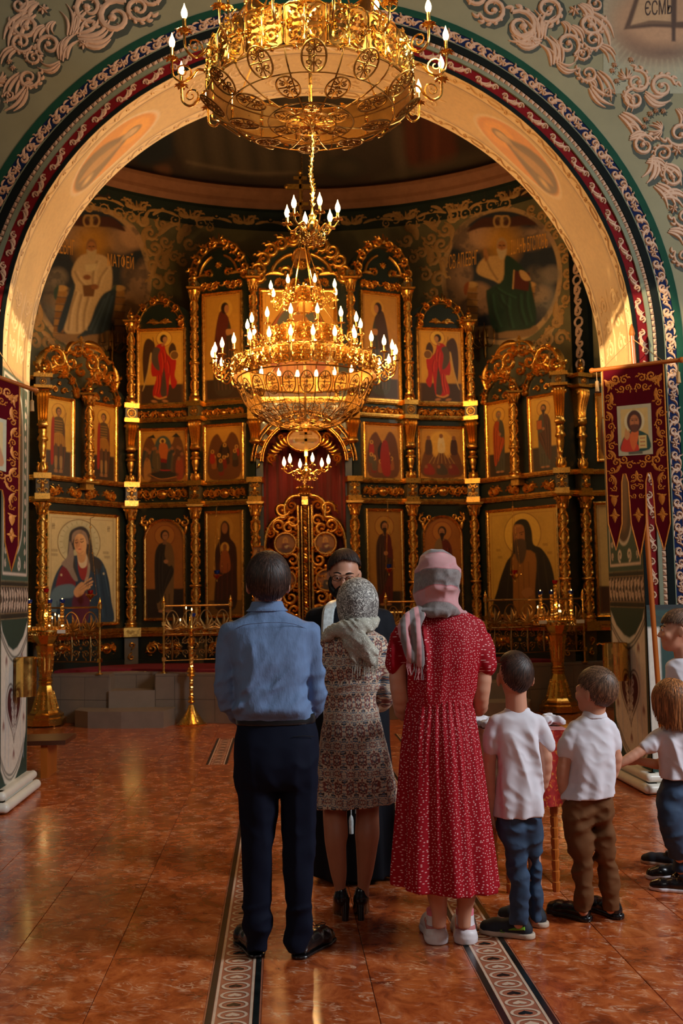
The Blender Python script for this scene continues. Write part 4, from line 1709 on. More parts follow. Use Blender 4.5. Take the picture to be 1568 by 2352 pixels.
# crests -------------------------------------------------------------
def crest(f,uc,z0,w_,h_,top_h=.16,dark=True,inner=True,nsc=4,name='crest_carving',off=.01):
 """carved arch: running scrolls along the arc, volutes at its feet, a palmette on top"""
 m=MB()
 fm=lambda p: f.fm(p,off)
 r=w_/2
 def arc(t,k=1.0):
  a=PI*(1-t)
  return (uc+r*k*math.cos(a),z0+h_*k*math.sin(a))
 for k in (0.86,1.06):
  pts=[arc(t,k) for t in np.linspace(0.04,.96,26)]
  m.stroke(pts,w_*.012,.03,0,fm,4)
 for s_ in (0,1):
  for j in range(nsc):
   t=(j+.5)/nsc*.5*.92+.02
   if s_:
    t=1-t
   c=arc(t,.97)
   scroll(m,c,w_*.085,PI*(1-t)+(PI if s_ else 0),1 if s_ else -1,.26,.045,fm,4,1.2,13,5)
  c=arc(.0 if not s_ else 1.0,.97)
  scroll(m,(c[0],c[1]+.02),w_*.075,PI/2,1 if s_ else -1,.32,.05,fm,2,1.4,14,5)
 palmette(m,(uc,z0+h_*.95),top_h,PI/2,.05,fm,7,2.8)
 for s_ in (-1,1):
  scroll(m,(uc+s_*w_*.09,z0+h_*1.0),w_*.06,PI/2,s_,.3,.05,fm,2,1.2,12,5)
 if inner:
  for s_ in (-1,1):
   pts=[(uc+s_*w_*.34*math.cos(a),z0+.02+h_*.60*math.sin(a)) for a in np.linspace(.15,1.25,10)]
   m.stroke(pts,w_*.022,.04,0,fm,5)
   scroll(m,(uc+s_*w_*.17,z0+h_*.14),w_*.075,0 if s_>0 else PI,s_,.28,.035,fm,3,1.1,11,4)
   leaf(m,(uc+s_*w_*.2,z0+h_*.1),(uc+s_*w_*.40,z0+h_*.05),.2*s_,.16,.03,fm)
  rosette(m,(uc,z0+h_*.36),w_*.06,.04,fm,8)
 return part(name,m,M['gold'],auto=60)
for side,F in mirror_pairs():
 u0,z0,u1,z1=rect_px(2,312,690,420,750,side)
 crest(F[2],(u0+u1)/2,z0,(u1-u0),(z1-z0),.13,inner=False,nsc=3)
 m=MB()
 uc=(u0+u1)/2
 for s_ in (-1,1):
  scroll(m,(uc+s_*.09,z0+.06),.05,0 if s_>0 else PI,s_,.3,.03,lambda p: F[2].fm(p,.01),3,1.1,10,4)
  leaf(m,(uc,z0+.05),(uc+s_*.2,z0+.04),.15*s_,.16,.03,lambda p: F[2].fm(p,.01))
 part('crest_carving',m,M['gold'],auto=60)
 u0,z0,u1,z1=rect_px(3,440,556,566,640,side)
 crest(F[3],(u0+u1)/2,z0,(u1-u0),(z1-z0),.16,nsc=4)
 # wing: two small arches and a heavy crowning of scrolls with a cross
 for xa,xb,ya,yb in ((92,176,850,905),(190,270,868,925)):
  u0,z0,u1,z1=rect_px(1,xa,ya,xb,yb,side)
  crest(F[1],(u0+u1)/2,z0,(u1-u0),(z1-z0),.06,inner=False,nsc=3)
  m=MB()
  uc=(u0+u1)/2
  for s_ in (-1,1):
   scroll(m,(uc+s_*.08,z0+.05),.05,0 if s_>0 else PI,s_,.3,.03,lambda p: F[1].fm(p,.01),3,1.1,10,4)
  rosette(m,(uc,z0+.15),.035,.03,lambda p: F[1].fm(p,.01),8)
  part('crest_carving',m,M['gold'],auto=60)
 m=MB()
 for (px,py,r_,a_,d_) in ((100,840,18,180,1),(128,825,22,150,-1),(160,832,20,60,1),(175,805,13,200,1),(196,808,13,-20,-1),(206,835,20,120,-1),(232,845,22,30,1),(256,866,16,0,-1),(140,845,16,250,1),(222,862,16,290,-1),(183,855,12,90,1)):
  u_,z_=FL[1].px(px,py)
  uu=U(side,F[1],u_)
  aa_=math.radians(a_)
  if side>0:
   aa_=PI-aa_
   d_=-d_
  scroll(m,(uu,z_),r_*.0070,aa_,d_,.20,.06,lambda p: F[1].fm(p,.015),4,1.2,14,5)
 for (x0,y0,x1,y1,bn) in ((90,872,120,800,.2),(150,810,180,790,.2),(190,790,240,825,.2),(262,900,255,840,-.2),(110,850,165,850,.2),(205,860,250,880,.2)):
  a_,b_=FL[1].px(x0,y0),FL[1].px(x1,y1)
  leaf(m,(U(side,F[1],a_[0]),a_[1]),(U(side,F[1],b_[0]),b_[1]),bn*(-side),.14,.05,lambda p: F[1].fm(p,.01))
 part('crest_carving',m,M['gold'],auto=60)
 # cross
 uc,zc_=FL[1].px(181,815)
 _,zt_=FL[1].px(185,775)
 uc=U(side,F[1],uc)
 H=zt_-zc_
 m=MB()
 for a_,b_ in (((-.014,0),(.014,H)),((-H*.30,H*.60),(H*.30,H*.72)),((-H*.14,H*.80),(H*.14,H*.87)),((-H*.16,H*.30),(H*.16,H*.37))):
  m.prism([(uc+a_[0],zc_+a_[1]),(uc+b_[0],zc_+a_[1]),(uc+b_[0],zc_+b_[1]),(uc+a_[0],zc_+b_[1])],.04,.06,F[1].fm)
 part('crest_cross',m,M['gold_smooth'],smooth=False)
# curls above the arched icons
for side,F in mirror_pairs():
 m=MB()
 for (px,py,r_,a_,d_) in ((334,1200,11,90,1),(350,1196,9,0,-1),(408,1196,9,180,1),(424,1200,11,90,-1)):
  u_,z_=FL[2].px(px,py)
  scroll(m,(U(side,F[2],u_),z_),r_*.0065,math.radians(a_ if side<0 else 180-a_),d_*(-side),.3,.03,lambda p: F[2].fm(p,.01),3,1.1,12,5)
 for (x0,y0,x1,y1) in ((332,1205,334,1228),(427,1205,424,1228)):
  a_,b_=FL[2].px(x0,y0),FL[2].px(x1,y1)
  leaf(m,(U(side,F[2],a_[0]),a_[1]),(U(side,F[2],b_[0]),b_[1]),.1,.2,.03,lambda p: F[2].fm(p,.01))
 part('corner_carving',m,M['gold'],auto=60)
# centre bay: crest, doorway arch ---------------------------------------
u0,z0=FC.px(586,640)
u1,_=FC.px(790,640)
_,z1=FC.px(690,548)
crest(FC,.7,z0,u1-u0,z1-z0,.14,nsc=5)
m=MB()
fmc_=lambda p: FC.fm(p,.012)
uc,zc_=.70,FC.px(690,595)[1]
pts=[(uc+.13*math.cos(2*PI*i/24),zc_+.15*math.sin(2*PI*i/24)) for i in range(25)]
m.stroke(pts,.02,.05,0,fmc_,5)
part('crest_carving',m,M['gold_smooth'],auto=60)
cvm=Canvas(-1,-1,1,1,.06,(120,76,30))
cvm.ell(0,0,.9,.9,(150,96,38),1.5)
for k in range(5):
 cvm.ell(-.5+k*.25,.15,.13,.3,(76,40,24),1.5)
 cvm.ell(-.5+k*.25,-.15,.09,.09,(186,130,60),1)
cvm.G=cvm.G
cvm.mesh('crest_medallion',lambda p: FC.fm(np.stack([uc+p[:,0]*.115,zc_-p[:,1]*.135,np.full(len(p),.006)],1)),M['icon_paint'],scr,flip=True)
frieze(FC,.30,1.10,FC.px(690,660)[1]+.0,FC.px(690,643)[1]+.02,3,False)
m,mo=MB(),MB()
ro,ri=.765,.60
for r_,w_,h_ in ((.765,.020,.07),(.72,.010,.05),(.635,.018,.07),(.605,.016,.09)):
 pts=[(.7+r_*math.cos(a),zsp+r_*math.sin(a)) for a in np.linspace(PI-.03,.03,40)]
 mo.stroke(pts,w_,h_,0,fmc_,6)
part('arch_moulding',mo,M['gold_smooth'],auto=60)
nn=11
for j in range(nn):
 a=PI*(j+.5)/nn
 s_=1 if a<PI/2 else -1
 c=(.7+.68*math.cos(a),zsp+.68*math.sin(a))
 scroll(m,c,.046,a,s_,.28,.05,fmc_,3,1.2,12,5)
 a2=a+PI/nn*.5
 leaf(m,(.7+.655*math.cos(a2),zsp+.655*math.sin(a2)),(.7+.71*math.cos(a2-.1*s_),zsp+.71*math.sin(a2-.1*s_)),.2,.2,.04,fmc_)
for s_ in (-1,1):
 scroll(m,(.7+s_*.66,zsp+.66),.085,PI/2-s_*.8,s_,.26,.06,fmc_,4,1.2,14,5)
 # leafy brackets hanging inside the arch
 for k in range(6):
  a=PI/2-s_*(1.32-k*.13)
  rr=.55-k*.012
  p_=(.7+rr*math.cos(a),zsp+rr*math.sin(a))
  q_=(.7+(rr-.13)*math.cos(a+s_*.12),zsp+(rr-.17)*math.sin(a+s_*.10))
  leaf(m,p_,q_,.2*s_,.16,.05,fmc_)
 scroll(m,(.7+s_*.47,zsp+.06),.07,-PI/2,s_,.32,.06,fmc_,2,1.3,14,5)
 scroll(m,(.7+s_*.33,zsp+.38),.06,0,s_,.3,.05,fmc_,3,1.2,12,5)
part('arch_carving',m,M['gold'],auto=60)
# lunette with a painted supper scene
m=MB()
cx_,cz_=.7,zsp+.34
pts=[(cx_+.245*math.cos(t),cz_+.17*math.sin(t)) for t in np.linspace(0,2*PI,31)]
m.stroke(pts,.022,.05,.01,fmc_,6)
lun=part('lunette_frame',m,M['gold_smooth'],auto=60)
cvm=Canvas(-1,-1,1,1,.05,(168,116,44))
for k in range(9):
 x_=-.8+k*.2
 cvm.ell(x_,.18,.12,.28,[(120,44,26),(70,62,50),(150,80,34)][k%3],1.2)
 cvm.ell(x_,-.14,.07,.10,(196,150,84),1)
cvm.rect(-.8,.38,.8,.6,(176,130,70))
def oval_fm(p):
 k=np.sqrt(p[:,0]**2+p[:,1]**2)
 m_=np.maximum(np.abs(p[:,0]),np.abs(p[:,1]))
 s_=np.where(k>1e-6,m_/np.maximum(k,1e-6),1)
 return FC.fm(np.stack([cx_+p[:,0]*s_*.235,cz_-p[:,1]*s_*.16,np.full(len(p),.02)],1))
cvm.mesh('lunette_painting',oval_fm,M['icon_paint'],lun,flip=True)
# curtain behind the doors
m=MB()
us=np.linspace(0.06,1.34,90)
P=np.zeros((90,2,3))
for k,u_ in enumerate(us):
 off=-.30+.025*math.sin(u_*42)+.012*math.sin(u_*77+1)
 P[k,0]=FC.fm(np.array([(u_,ZS+.02,off)]))[0]
 P[k,1]=FC.fm(np.array([(u_,zsp+.5,off)]))[0]
m.grid(P)
cu=m.build('curtain',M['curtain'],None)
tag(cu,'deep crimson curtain hanging behind the carved royal doors','curtain')
# royal doors ------------------------------------------------------------
def door_leaf(s_):
 root=thing('royal_door',('left' if s_<0 else 'right')+' leaf of the gilded openwork royal doors, '+('behind the man in the blue shirt' if s_<0 else 'behind the priest'),'door',(0,0,0))
 f=Facet((NODES[4][0],NODES[4][1]+.06),(-NODES[4][0],NODES[4][1]+.06))
 fm=lambda p: f.fm(p)
 px_=lambda x,y: (0.7+(abs(FC.px(697+x,y)[0]-FC.px(697,y)[0]))*s_,FC.px(697+x,y)[1])
 fr=MB()
 outl=[(94,1540),(94,1400),(94,1290),(93,1245),(86,1215),(74,1196),(58,1187),(46,1186),(47,1165),(40,1148),(26,1139),(10,1138)]
 pts=catmull([px_(x,y) for x,y in outl],4)
 fr.stroke(pts,.036,.045,0,fm,6)
 fr.stroke(pts,.008,.055,0.012,fm,4)
 fr.stroke([px_(16,y) for y in (1540,1400,1250,1160)],.030,.04,0,fm,5)
 fr.build('door_frame',M['gold_smooth'],root)
 c=MB()
 fill=[(52,1168,17,1),(30,1160,12,-1),(28,1195,14,1),(38,1212,16,-1),(60,1205,16,1),(78,1222,11,-1),(26,1225,9,1),(82,1270,12,1),(24,1262,10,-1),(30,1285,15,1),(62,1288,18,-1),
   (80,1300,13,1),(32,1312,12,-1),(78,1325,10,1),(24,1345,11,1),(36,1372,16,-1),(66,1375,18,1),(84,1360,9,1),(28,1400,13,1),(54,1402,14,-1),(80,1400,12,1),(26,1430,12,1),(82,1440,12,1),
   (30,1470,15,1),(62,1475,18,-1),(82,1500,12,1),(35,1508,15,-1),(60,1520,14,1)]
 for x,y,r_,d in fill:
  q=px_(x,y)
  scroll(c,q,r_*.0066,(x*1.3+y*.7)%6.28,d*s_,.26,.05,fm,4,1.2,13,5)
 for x,y in ((44,1275),(46,1300),(44,1360),(46,1390),(20,1305),(22,1240),(70,1275),(46,1455)):
  q=px_(x,y)
  c.ball(f.fm(np.array([(q[0],q[1],.03)]))[0],.028,8,6)
 c.build('openwork_carving',M['gold'],root,auto=60)
 for k,(x,y) in enumerate(((46,1247),(48,1332),(47,1428))):
  q=px_(x,y)
  mr=MB()
  ppp=[(q[0]+.155*math.cos(t),q[1]+.155*math.sin(t)) for t in np.linspace(0,2*PI,25)]
  mr.stroke(ppp,.022,.05,.02,fm,6)
  fo=mr.build('medallion_frame',M['gold_smooth'],root)
  cm=Canvas(-1,-1,1,1,.07,(140,88,34))
  cm.ell(0,-.3,.34,.36,(196,140,56),1)
  cm.poly([(-.5,.9),(-.42,.2),(-.15,-.05),(.2,-.05),(.45,.25),(.5,.9)],(96,30,20) if k%2==0 else (52,44,36),1.2)
  cm.ell(0,-.28,.17,.20,(112,66,34),1)
  cm.ell(0.02,-.25,.11,.15,(178,122,70),1)
  cm.poly([(-.1,.3),(.3,.2),(.5,.35),(.1,.5)],(180,150,100),1.2)
  cm.rect(-1,.62,1,1,(60,40,24),.7)
  def ofm(p,q=q):
   kk=np.sqrt(p[:,0]**2+p[:,1]**2)
   mm=np.maximum(np.abs(p[:,0]),np.abs(p[:,1]))
   sc=np.where(kk>1e-6,mm/np.maximum(kk,1e-6),1)
   return f.fm(np.stack([q[0]+p[:,0]*sc*.14,q[1]-p[:,1]*sc*.14,np.full(len(p),.03)],1))
  cm.mesh('medallion_icon',ofm,M['icon_paint'],fo,flip=True)
 if s_>0:
  # twisted astragal, crown and cross ride on this leaf
  a=MB()
  x0=FC.px(697,1300)[0]
  zt=FC.px(697,1162)[1]
  n=150
  for ph in (0,PI):
   pts=[]
   for i in range(n+1):
    t=i/n
    an=ph+t*2*PI*26
    pts.append(f.fm(np.array([(.7+.02*math.cos(an),ZS+.03+(zt-ZS-.03)*t,.075+.02*math.sin(an))]))[0])
   a.tube(pts,.016,5)
  for s2 in (-1,1):
   a.stroke([(.7+s2*.052,ZS+.03),(.7+s2*.052,zt)],.012,.05,.02,fm,4)
  a.build('twisted_astragal',M['gold_smooth'],root)
  b_=MB()
  zc0=FC.px(697,1150)[1]
  b_.prism([(.655,zc0-.06),(.745,zc0-.06),(.745,zc0+.06),(.655,zc0+.06)],.02,.08,f.fm)
  zc1=FC.px(697,1138)[1]
  p_=f.fm(np.array([(.7,zc1,.05)]))[0]
  b_.lathe([(.085,0),(.09,.02),(.07,.035),(.095,.07),(.115,.11),(.10,.135),(.05,.15),(.03,.16)],14,p_)
  for k in range(12):
   an=2*PI*k/12
   b_.ball(p_+np.array([.115*math.cos(an),.115*math.sin(an),.11]),.014,6,4)
   b_.ball(p_+np.array([.09*math.cos(an),.09*math.sin(an),.02]),.010,6,4)
  zz=p_[2]+.15
  b_.box((p_[0],p_[1],zz+.075),(.02,.02,.15))
  b_.box((p_[0],p_[1],zz+.09),(.10,.02,.022))
  b_.box((p_[0],p_[1],zz+.045),(.05,.02,.016))
  b_.build('crown_and_cross',M['gold_smooth'],root,auto=40)
 return root
door_leaf(-1)
door_leaf(1)
# ---------------------------------------------------------------- icon paintings
def fig(cv,x,y,h,robe,under,skin=(168,110,66),hair=(44,24,14),turn=0,halo=(226,170,60),beard=False,feet=True,arms=True,w=1.0):
 """a standing long-robed saint; x = centre, y = top of head, h = height (canvas units, y down)"""
 u=h/8.0
 s=turn if turn else 1
 X=lambda a: x+a*u*w*s
 Yy=lambda b: y+b*u
 if halo is not None:
  cv.ell(X(0),Yy(.55),.95*u,.95*u,halo,.9)
  cv.ell(X(0),Yy(.55),.95*u,.95*u,(128,60,24),.7,.8,0,u*.08)
 cv.poly([(X(-.5),Yy(1.25)),(X(.45),Yy(1.2)),(X(1.0),Yy(1.7)),(X(1.25),Yy(3)),(X(1.2),Yy(4.5)),(X(1.0),Yy(7.6)),(X(.2),Yy(7.75)),(X(-.95),Yy(7.6)),(X(-1.2),Yy(4.5)),(X(-1.25),Yy(3)),(X(-1.0),Yy(1.7))],under,1)
 cv.poly([(X(-.5),Yy(1.3)),(X(.1),Yy(1.4)),(X(.0),Yy(2.6)),(X(.9),Yy(3.4)),(X(1.15),Yy(4.2)),(X(.2),Yy(5.6)),(X(-.5),Yy(6.7)),(X(-1.15),Yy(6.9)),(X(-1.35),Yy(4.5)),(X(-1.3),Yy(2.4)),(X(-.95),Yy(1.6))],robe,1)
 dk=tuple(int(c*.55) for c in robe)
 lt=tuple(min(255,int(c*1.35+12)) for c in robe)
 for a,b_,c_,d_ in ((-.9,2.2,-.8,6.4),(-.45,2.6,-.4,6.4),(.6,3.7,-.2,5.6)):
  cv.line([(X(a),Yy(b_)),(X((a+c_)/2-.12),Yy((b_+d_)/2)),(X(c_),Yy(d_))],u*.13,dk,1,.8)
  cv.line([(X(a+.2),Yy(b_)),(X((a+c_)/2+.08),Yy((b_+d_)/2)),(X(c_+.15),Yy(d_))],u*.10,lt,1,.6)
 du=tuple(int(c*.6) for c in under)
 for a in (-.5,0.05,.55):
  cv.line([(X(a),Yy(6.2)),(X(a*1.05),Yy(7.55))],u*.12,du,1,.8)
 if arms:
  cv.poly([(X(.95),Yy(1.9)),(X(1.25),Yy(2.9)),(X(.7),Yy(3.5)),(X(.25),Yy(3.25)),(X(.3),Yy(2.9)),(X(.75),Yy(2.9))],under,1)
  cv.ell(X(.15),Yy(3.05),.22*u,.2*u,skin,.8)
 cv.poly([(X(-.22),Yy(.9)),(X(.22),Yy(.9)),(X(.25),Yy(1.4)),(X(-.25),Yy(1.4))],tuple(int(c*.8) for c in skin),.8,1,0)
 cv.ell(X(0),Yy(.5),.43*u,.50*u,hair,.8)
 cv.ell(X(.06),Yy(.58),.29*u,.40*u,skin,.8)
 if beard:
  cv.poly([(X(-.26),Yy(.7)),(X(.32),Yy(.7)),(X(.2),Yy(1.25)),(X(.05),Yy(1.45)),(X(-.12),Yy(1.2))],hair,.8)
 for e in (-.08,.17):
  cv.ell(X(e),Yy(.52),.06*u,.035*u,(30,16,10),.6)
 if feet:
  for e in (-.45,.45):
   cv.ell(X(e),Yy(7.82),.3*u,.12*u,skin,.8)
def gilt(cv,x0,y0,x1,y1,ground=None,border=True,tone=(206,148,48)):
 cv.rect(x0-5,y0-5,x1+5,y1+5,tone)
 cv.mottle(.05,.10,3)
 if ground:
  cv.rect(x0,y0+(y1-y0)*ground[0],x1,y1,ground[1],1,2)
 if border:
  w=max(1.5,(x1-x0)*.035)
  cv.line([(x0+w,y0+w),(x1-w,y0+w),(x1-w,y1-w),(x0+w,y1-w),(x0+w,y0+w)],.8,(140,74,24),.7,.8,0)
def paint_angel(cv,w,h,red=True,s=1):
 gilt(cv,0,0,w,h,(.72,(66,42,24)))
 X=lambda a: w/2+(a-.5)*w*s
 wing=(70,42,22)
 cv.poly([(X(.35),h*.18),(X(.20),h*.09),(X(.10),h*.16),(X(.06),h*.35),(X(.08),h*.62),(X(.12),h*.72),(X(.20),h*.5),(X(.28),h*.34)],wing,1.2)
 cv.poly([(X(.13),h*.70),(X(.05),h*.80),(X(.17),h*.55),(X(.24),h*.3),(X(.27),h*.34)],(206,160,84),1.2)
 cv.poly([(X(.66),h*.26),(X(.74),h*.16),(X(.83),h*.22),(X(.84),h*.36),(X(.74),h*.40)],wing,1.2)
 cv.ell(X(.56),h*.10,w*.17,h*.10,(224,172,66),1)
 cv.ell(X(.56),h*.10,w*.17,h*.10,(140,70,28),.7,.9,0,1.2)
 cr=(178,26,16)
 cv.poly([(X(.36),h*.21),(X(.55),h*.17),(X(.62),h*.30),(X(.78),h*.40),(X(.82),h*.52),(X(.70),h*.60),(X(.66),h*.78),(X(.60),h*.90),(X(.34),h*.90),(X(.30),h*.80),(X(.38),h*.62),(X(.28),h*.60),(X(.26),h*.45)],cr,1.2)
 cv.poly([(X(.72),h*.42),(X(.84),h*.40),(X(.80),h*.60),(X(.86),h*.70),(X(.76),h*.78),(X(.70),h*.66)],cr,1.2)
 cv.poly([(X(.33),h*.22),(X(.47),h*.24),(X(.42),h*.34),(X(.46),h*.52),(X(.36),h*.50),(X(.27),h*.38)],(84,66,52),1.2)
 cv.poly([(X(.56),h*.50),(X(.62),h*.86),(X(.48),h*.86),(X(.50),h*.66)],(74,56,44),1.2)
 for a in ((.40,.6,.36,.84),(.5,.3,.52,.55),(.62,.4,.66,.56),(.46,.6,.42,.84),(.56,.26,.58,.42)):
  cv.line([(X(a[0]),h*a[1]),(X((a[0]+a[2])/2+.02),h*(a[1]+a[3])/2),(X(a[2]),h*a[3])],1.8,(232,84,40),1,.6)
  cv.line([(X(a[0]+.03),h*a[1]),(X((a[0]+a[2])/2+.05),h*(a[1]+a[3])/2),(X(a[2]+.03),h*a[3])],1.8,(96,8,8),1,.7)
 cv.line([(X(.34),h*.88),(X(.45),h*.91),(X(.60),h*.89)],4,(196,130,54),1)
 for e in (.33,.58):
  cv.ell(X(e),h*.945,w*.07,h*.018,(176,112,62),1,1,.2*s)
 cv.ell(X(.55),h*.10,w*.085,h*.055,(48,24,12),1)
 cv.ell(X(.58),h*.112,w*.05,h*.04,(184,124,74),.8)
 cv.line([(X(.58),h*.15),(X(.52),h*.19)],5,(170,110,66),1)
 cv.ell(X(.80),h*.33,w*.09,h*.055,(120,78,34),1)
 cv.ell(X(.80),h*.33,w*.09,h*.055,(216,160,70),.7,1,0,1.4)
 cv.line([(X(.30),h*.08),(X(.34),h*.22)],1.4,(70,36,16),.7)
def paint_deesis(cv,w,h,s=1,col1=(92,34,20),col2=(64,48,34)):
 gilt(cv,0,0,w,h,(.80,(58,38,22)),True,(184,128,44))
 X=lambda a: w/2+(a-.5)*w*s
 cv.ell(X(.58),h*.13,w*.19,h*.085,(200,146,54),1)
 cv.poly([(X(.45),h*.15),(X(.62),h*.20),(X(.74),h*.34),(X(.80),h*.60),(X(.78),h*.92),(X(.30),h*.94),(X(.22),h*.7),(X(.26),h*.45),(X(.34),h*.25)],col2,1.2)
 cv.poly([(X(.45),h*.15),(X(.66),h*.22),(X(.62),h*.34),(X(.55),h*.5),(X(.50),h*.75),(X(.28),h*.80),(X(.22),h*.6),(X(.28),h*.38),(X(.36),h*.22)],col1,1.2)
 cv.poly([(X(.6),h*.33),(X(.84),h*.34),(X(.86),h*.36),(X(.62),h*.39)],(180,120,62),1)
 for a in (.32,.42,.52,.64,.72):
  cv.line([(X(a),h*.4),(X(a-.02),h*.65),(X(a+.01),h*.9)],2,(36,20,14),1.2,.6)
  cv.line([(X(a+.04),h*.45),(X(a+.02),h*.65),(X(a+.05),h*.9)],1.6,(132,78,40),1.2,.5)
 cv.ell(X(.56),h*.125,w*.11,h*.055,(44,22,14),1)
 cv.ell(X(.61),h*.135,w*.065,h*.04,(172,112,64),.8)
def paint_scene(cv,w,h,kind):
 gilt(cv,0,0,w,h,None,True,(196,136,48))
 if kind=='dormition':
  cv.poly([(w*.05,h*.3),(w*.2,h*.1),(w*.35,h*.3),(w*.5,h*.12),(w*.68,h*.28),(w*.8,h*.08),(w*.96,h*.3),(w*.96,h*.95),(w*.05,h*.95)],(112,66,30),1.2)
  cv.poly([(w*.14,h*.12),(w*.28,h*.06),(w*.33,h*.14)],(24,26,24),1,1,0)
  cv.poly([(w*.70,h*.12),(w*.80,h*.04),(w*.90,h*.13)],(24,26,24),1,1,0)
  cv.ell(w*.5,h*.33,w*.19,h*.24,(72,84,78),1.2)
  cv.ell(w*.49,h*.2,w*.07,w*.07,(226,172,70),.8)
  cv.poly([(w*.42,h*.26),(w*.58,h*.26),(w*.62,h*.45),(w*.55,h*.6),(w*.42,h*.5)],(196,98,34),1)
  cv.ell(w*.49,h*.2,w*.035,w*.04,(92,48,26),.7)
  cv.poly([(w*.22,h*.56),(w*.5,h*.55),(w*.82,h*.66),(w*.80,h*.78),(w*.5,h*.74),(w*.22,h*.66)],(128,22,16),1)
  cv.poly([(w*.24,h*.62),(w*.78,h*.68),(w*.76,h*.82),(w*.3,h*.8)],(58,48,40),1)
  cv.line([(w*.22,h*.67),(w*.45,h*.78),(w*.78,h*.78)],2.5,(170,26,18),1)
  cv.ell(w*.27,h*.6,w*.07,w*.07,(226,176,76),.8)
  cv.ell(w*.28,h*.6,w*.035,w*.035,(120,66,36),.7)
  rg=random.Random(3)
  for k in range(14):
   left=k<7
   x_=w*(.10+.045*(k%7)) if left else w*(.66+.045*(k%7))
   y_=h*rg.uniform(.30,.5)
   c=rg.choice([(84,52,34),(58,60,54),(120,54,24),(96,76,48)])
   cv.poly([(x_-w*.05,y_+h*.05),(x_+w*.05,y_+h*.05),(x_+w*.07,y_+h*.36),(x_-w*.07,y_+h*.36)],c,1)
   cv.ell(x_,y_,w*.035,h*.035,(150,92,50),.7)
   cv.line([(x_,y_+h*.1),(x_+1,y_+h*.34)],1.2,tuple(int(q*1.5) for q in c),1,.6)
  for k in range(2):
   x_=w*(.13 if k==0 else .86)
   cv.poly([(x_-w*.06,h*.6),(x_+w*.07,h*.58),(x_+w*.09,h*.95),(x_-w*.06,h*.95)],(176,116,54) if k==0 else (150,60,28),1)
   cv.ell(x_,h*.56,w*.035,h*.04,(150,92,50),.7)
  cv.ell(w*.5,h*.88,w*.34,h*.07,(48,40,30),1.5)
  cv.line([(w*.2,h*.87),(w*.45,h*.96),(w*.8,h*.92)],1.6,(196,120,50),.8)
 elif kind=='transfiguration':
  cv.ell(w*.5,h*.3,w*.3,h*.26,(224,166,62),3)
  cv.poly([(w*.06,h*.55),(w*.2,h*.40),(w*.35,h*.58),(w*.5,h*.42),(w*.65,h*.6),(w*.82,h*.42),(w*.95,h*.6),(w*.95,h*.96),(w*.06,h*.96)],(110,62,26),1.4)
  for x_,c,y_ in ((.5,(226,196,140),.14),(.2,(80,52,34),.18),(.8,(72,40,26),.18)):
   cv.poly([(w*(x_-.06),h*(y_+.05)),(w*(x_+.06),h*(y_+.05)),(w*(x_+.08),h*(y_+.32)),(w*(x_-.08),h*(y_+.32))],c,1)
   cv.ell(w*x_,h*y_,w*.045,h*.045,(140,86,46),.8)
  for k in range(7):
   cv.line([(w*.5,h*.3),(w*(.2+.1*k),h*.7)],1.3,(230,180,90),.8,.5,0)
  for x_,c in ((.2,(140,40,22)),(.5,(74,58,40)),(.78,(120,40,24))):
   cv.poly([(w*(x_-.12),h*.80),(w*x_,h*.70),(w*(x_+.13),h*.84),(w*(x_+.1),h*.93),(w*(x_-.1),h*.92)],c,1)
   cv.ell(w*(x_-.07),h*.77,w*.035,h*.035,(150,92,50),.8)
 else:
  rg=random.Random(len(kind)*7)
  cv.poly([(w*.08,h*.35),(w*.3,h*.12),(w*.5,h*.3),(w*.72,h*.1),(w*.93,h*.32),(w*.93,h*.95),(w*.08,h*.95)],(104,58,26),1.5)
  cv.poly([(w*.35,h*.45),(w*.5,h*.3),(w*.66,h*.45),(w*.6,h*.66),(w*.4,h*.66)],(34,22,16),1.4)
  for k in range(13):
   x_,y_=w*rg.uniform(.14,.86),h*rg.uniform(.3,.72)
   c=rg.choice([(120,34,18),(70,58,42),(150,84,36),(60,36,24),(160,36,22),(86,72,50)])
   hh=h*rg.uniform(.14,.24)
   cv.poly([(x_-w*.05,y_+h*.03),(x_+w*.05,y_+h*.03),(x_+w*.07,y_+hh),(x_-w*.07,y_+hh)],c,1)
   cv.ell(x_,y_,w*.05,h*.038,(214,156,66),.8)
   cv.ell(x_,y_,w*.028,h*.026,(120,72,40),.7)
  if kind=='resurrection':
   cv.poly([(w*.5,h*.3),(w*.66,h*.34),(w*.72,h*.9),(w*.5,h*.92),(w*.42,h*.6)],(150,30,18),1.2)
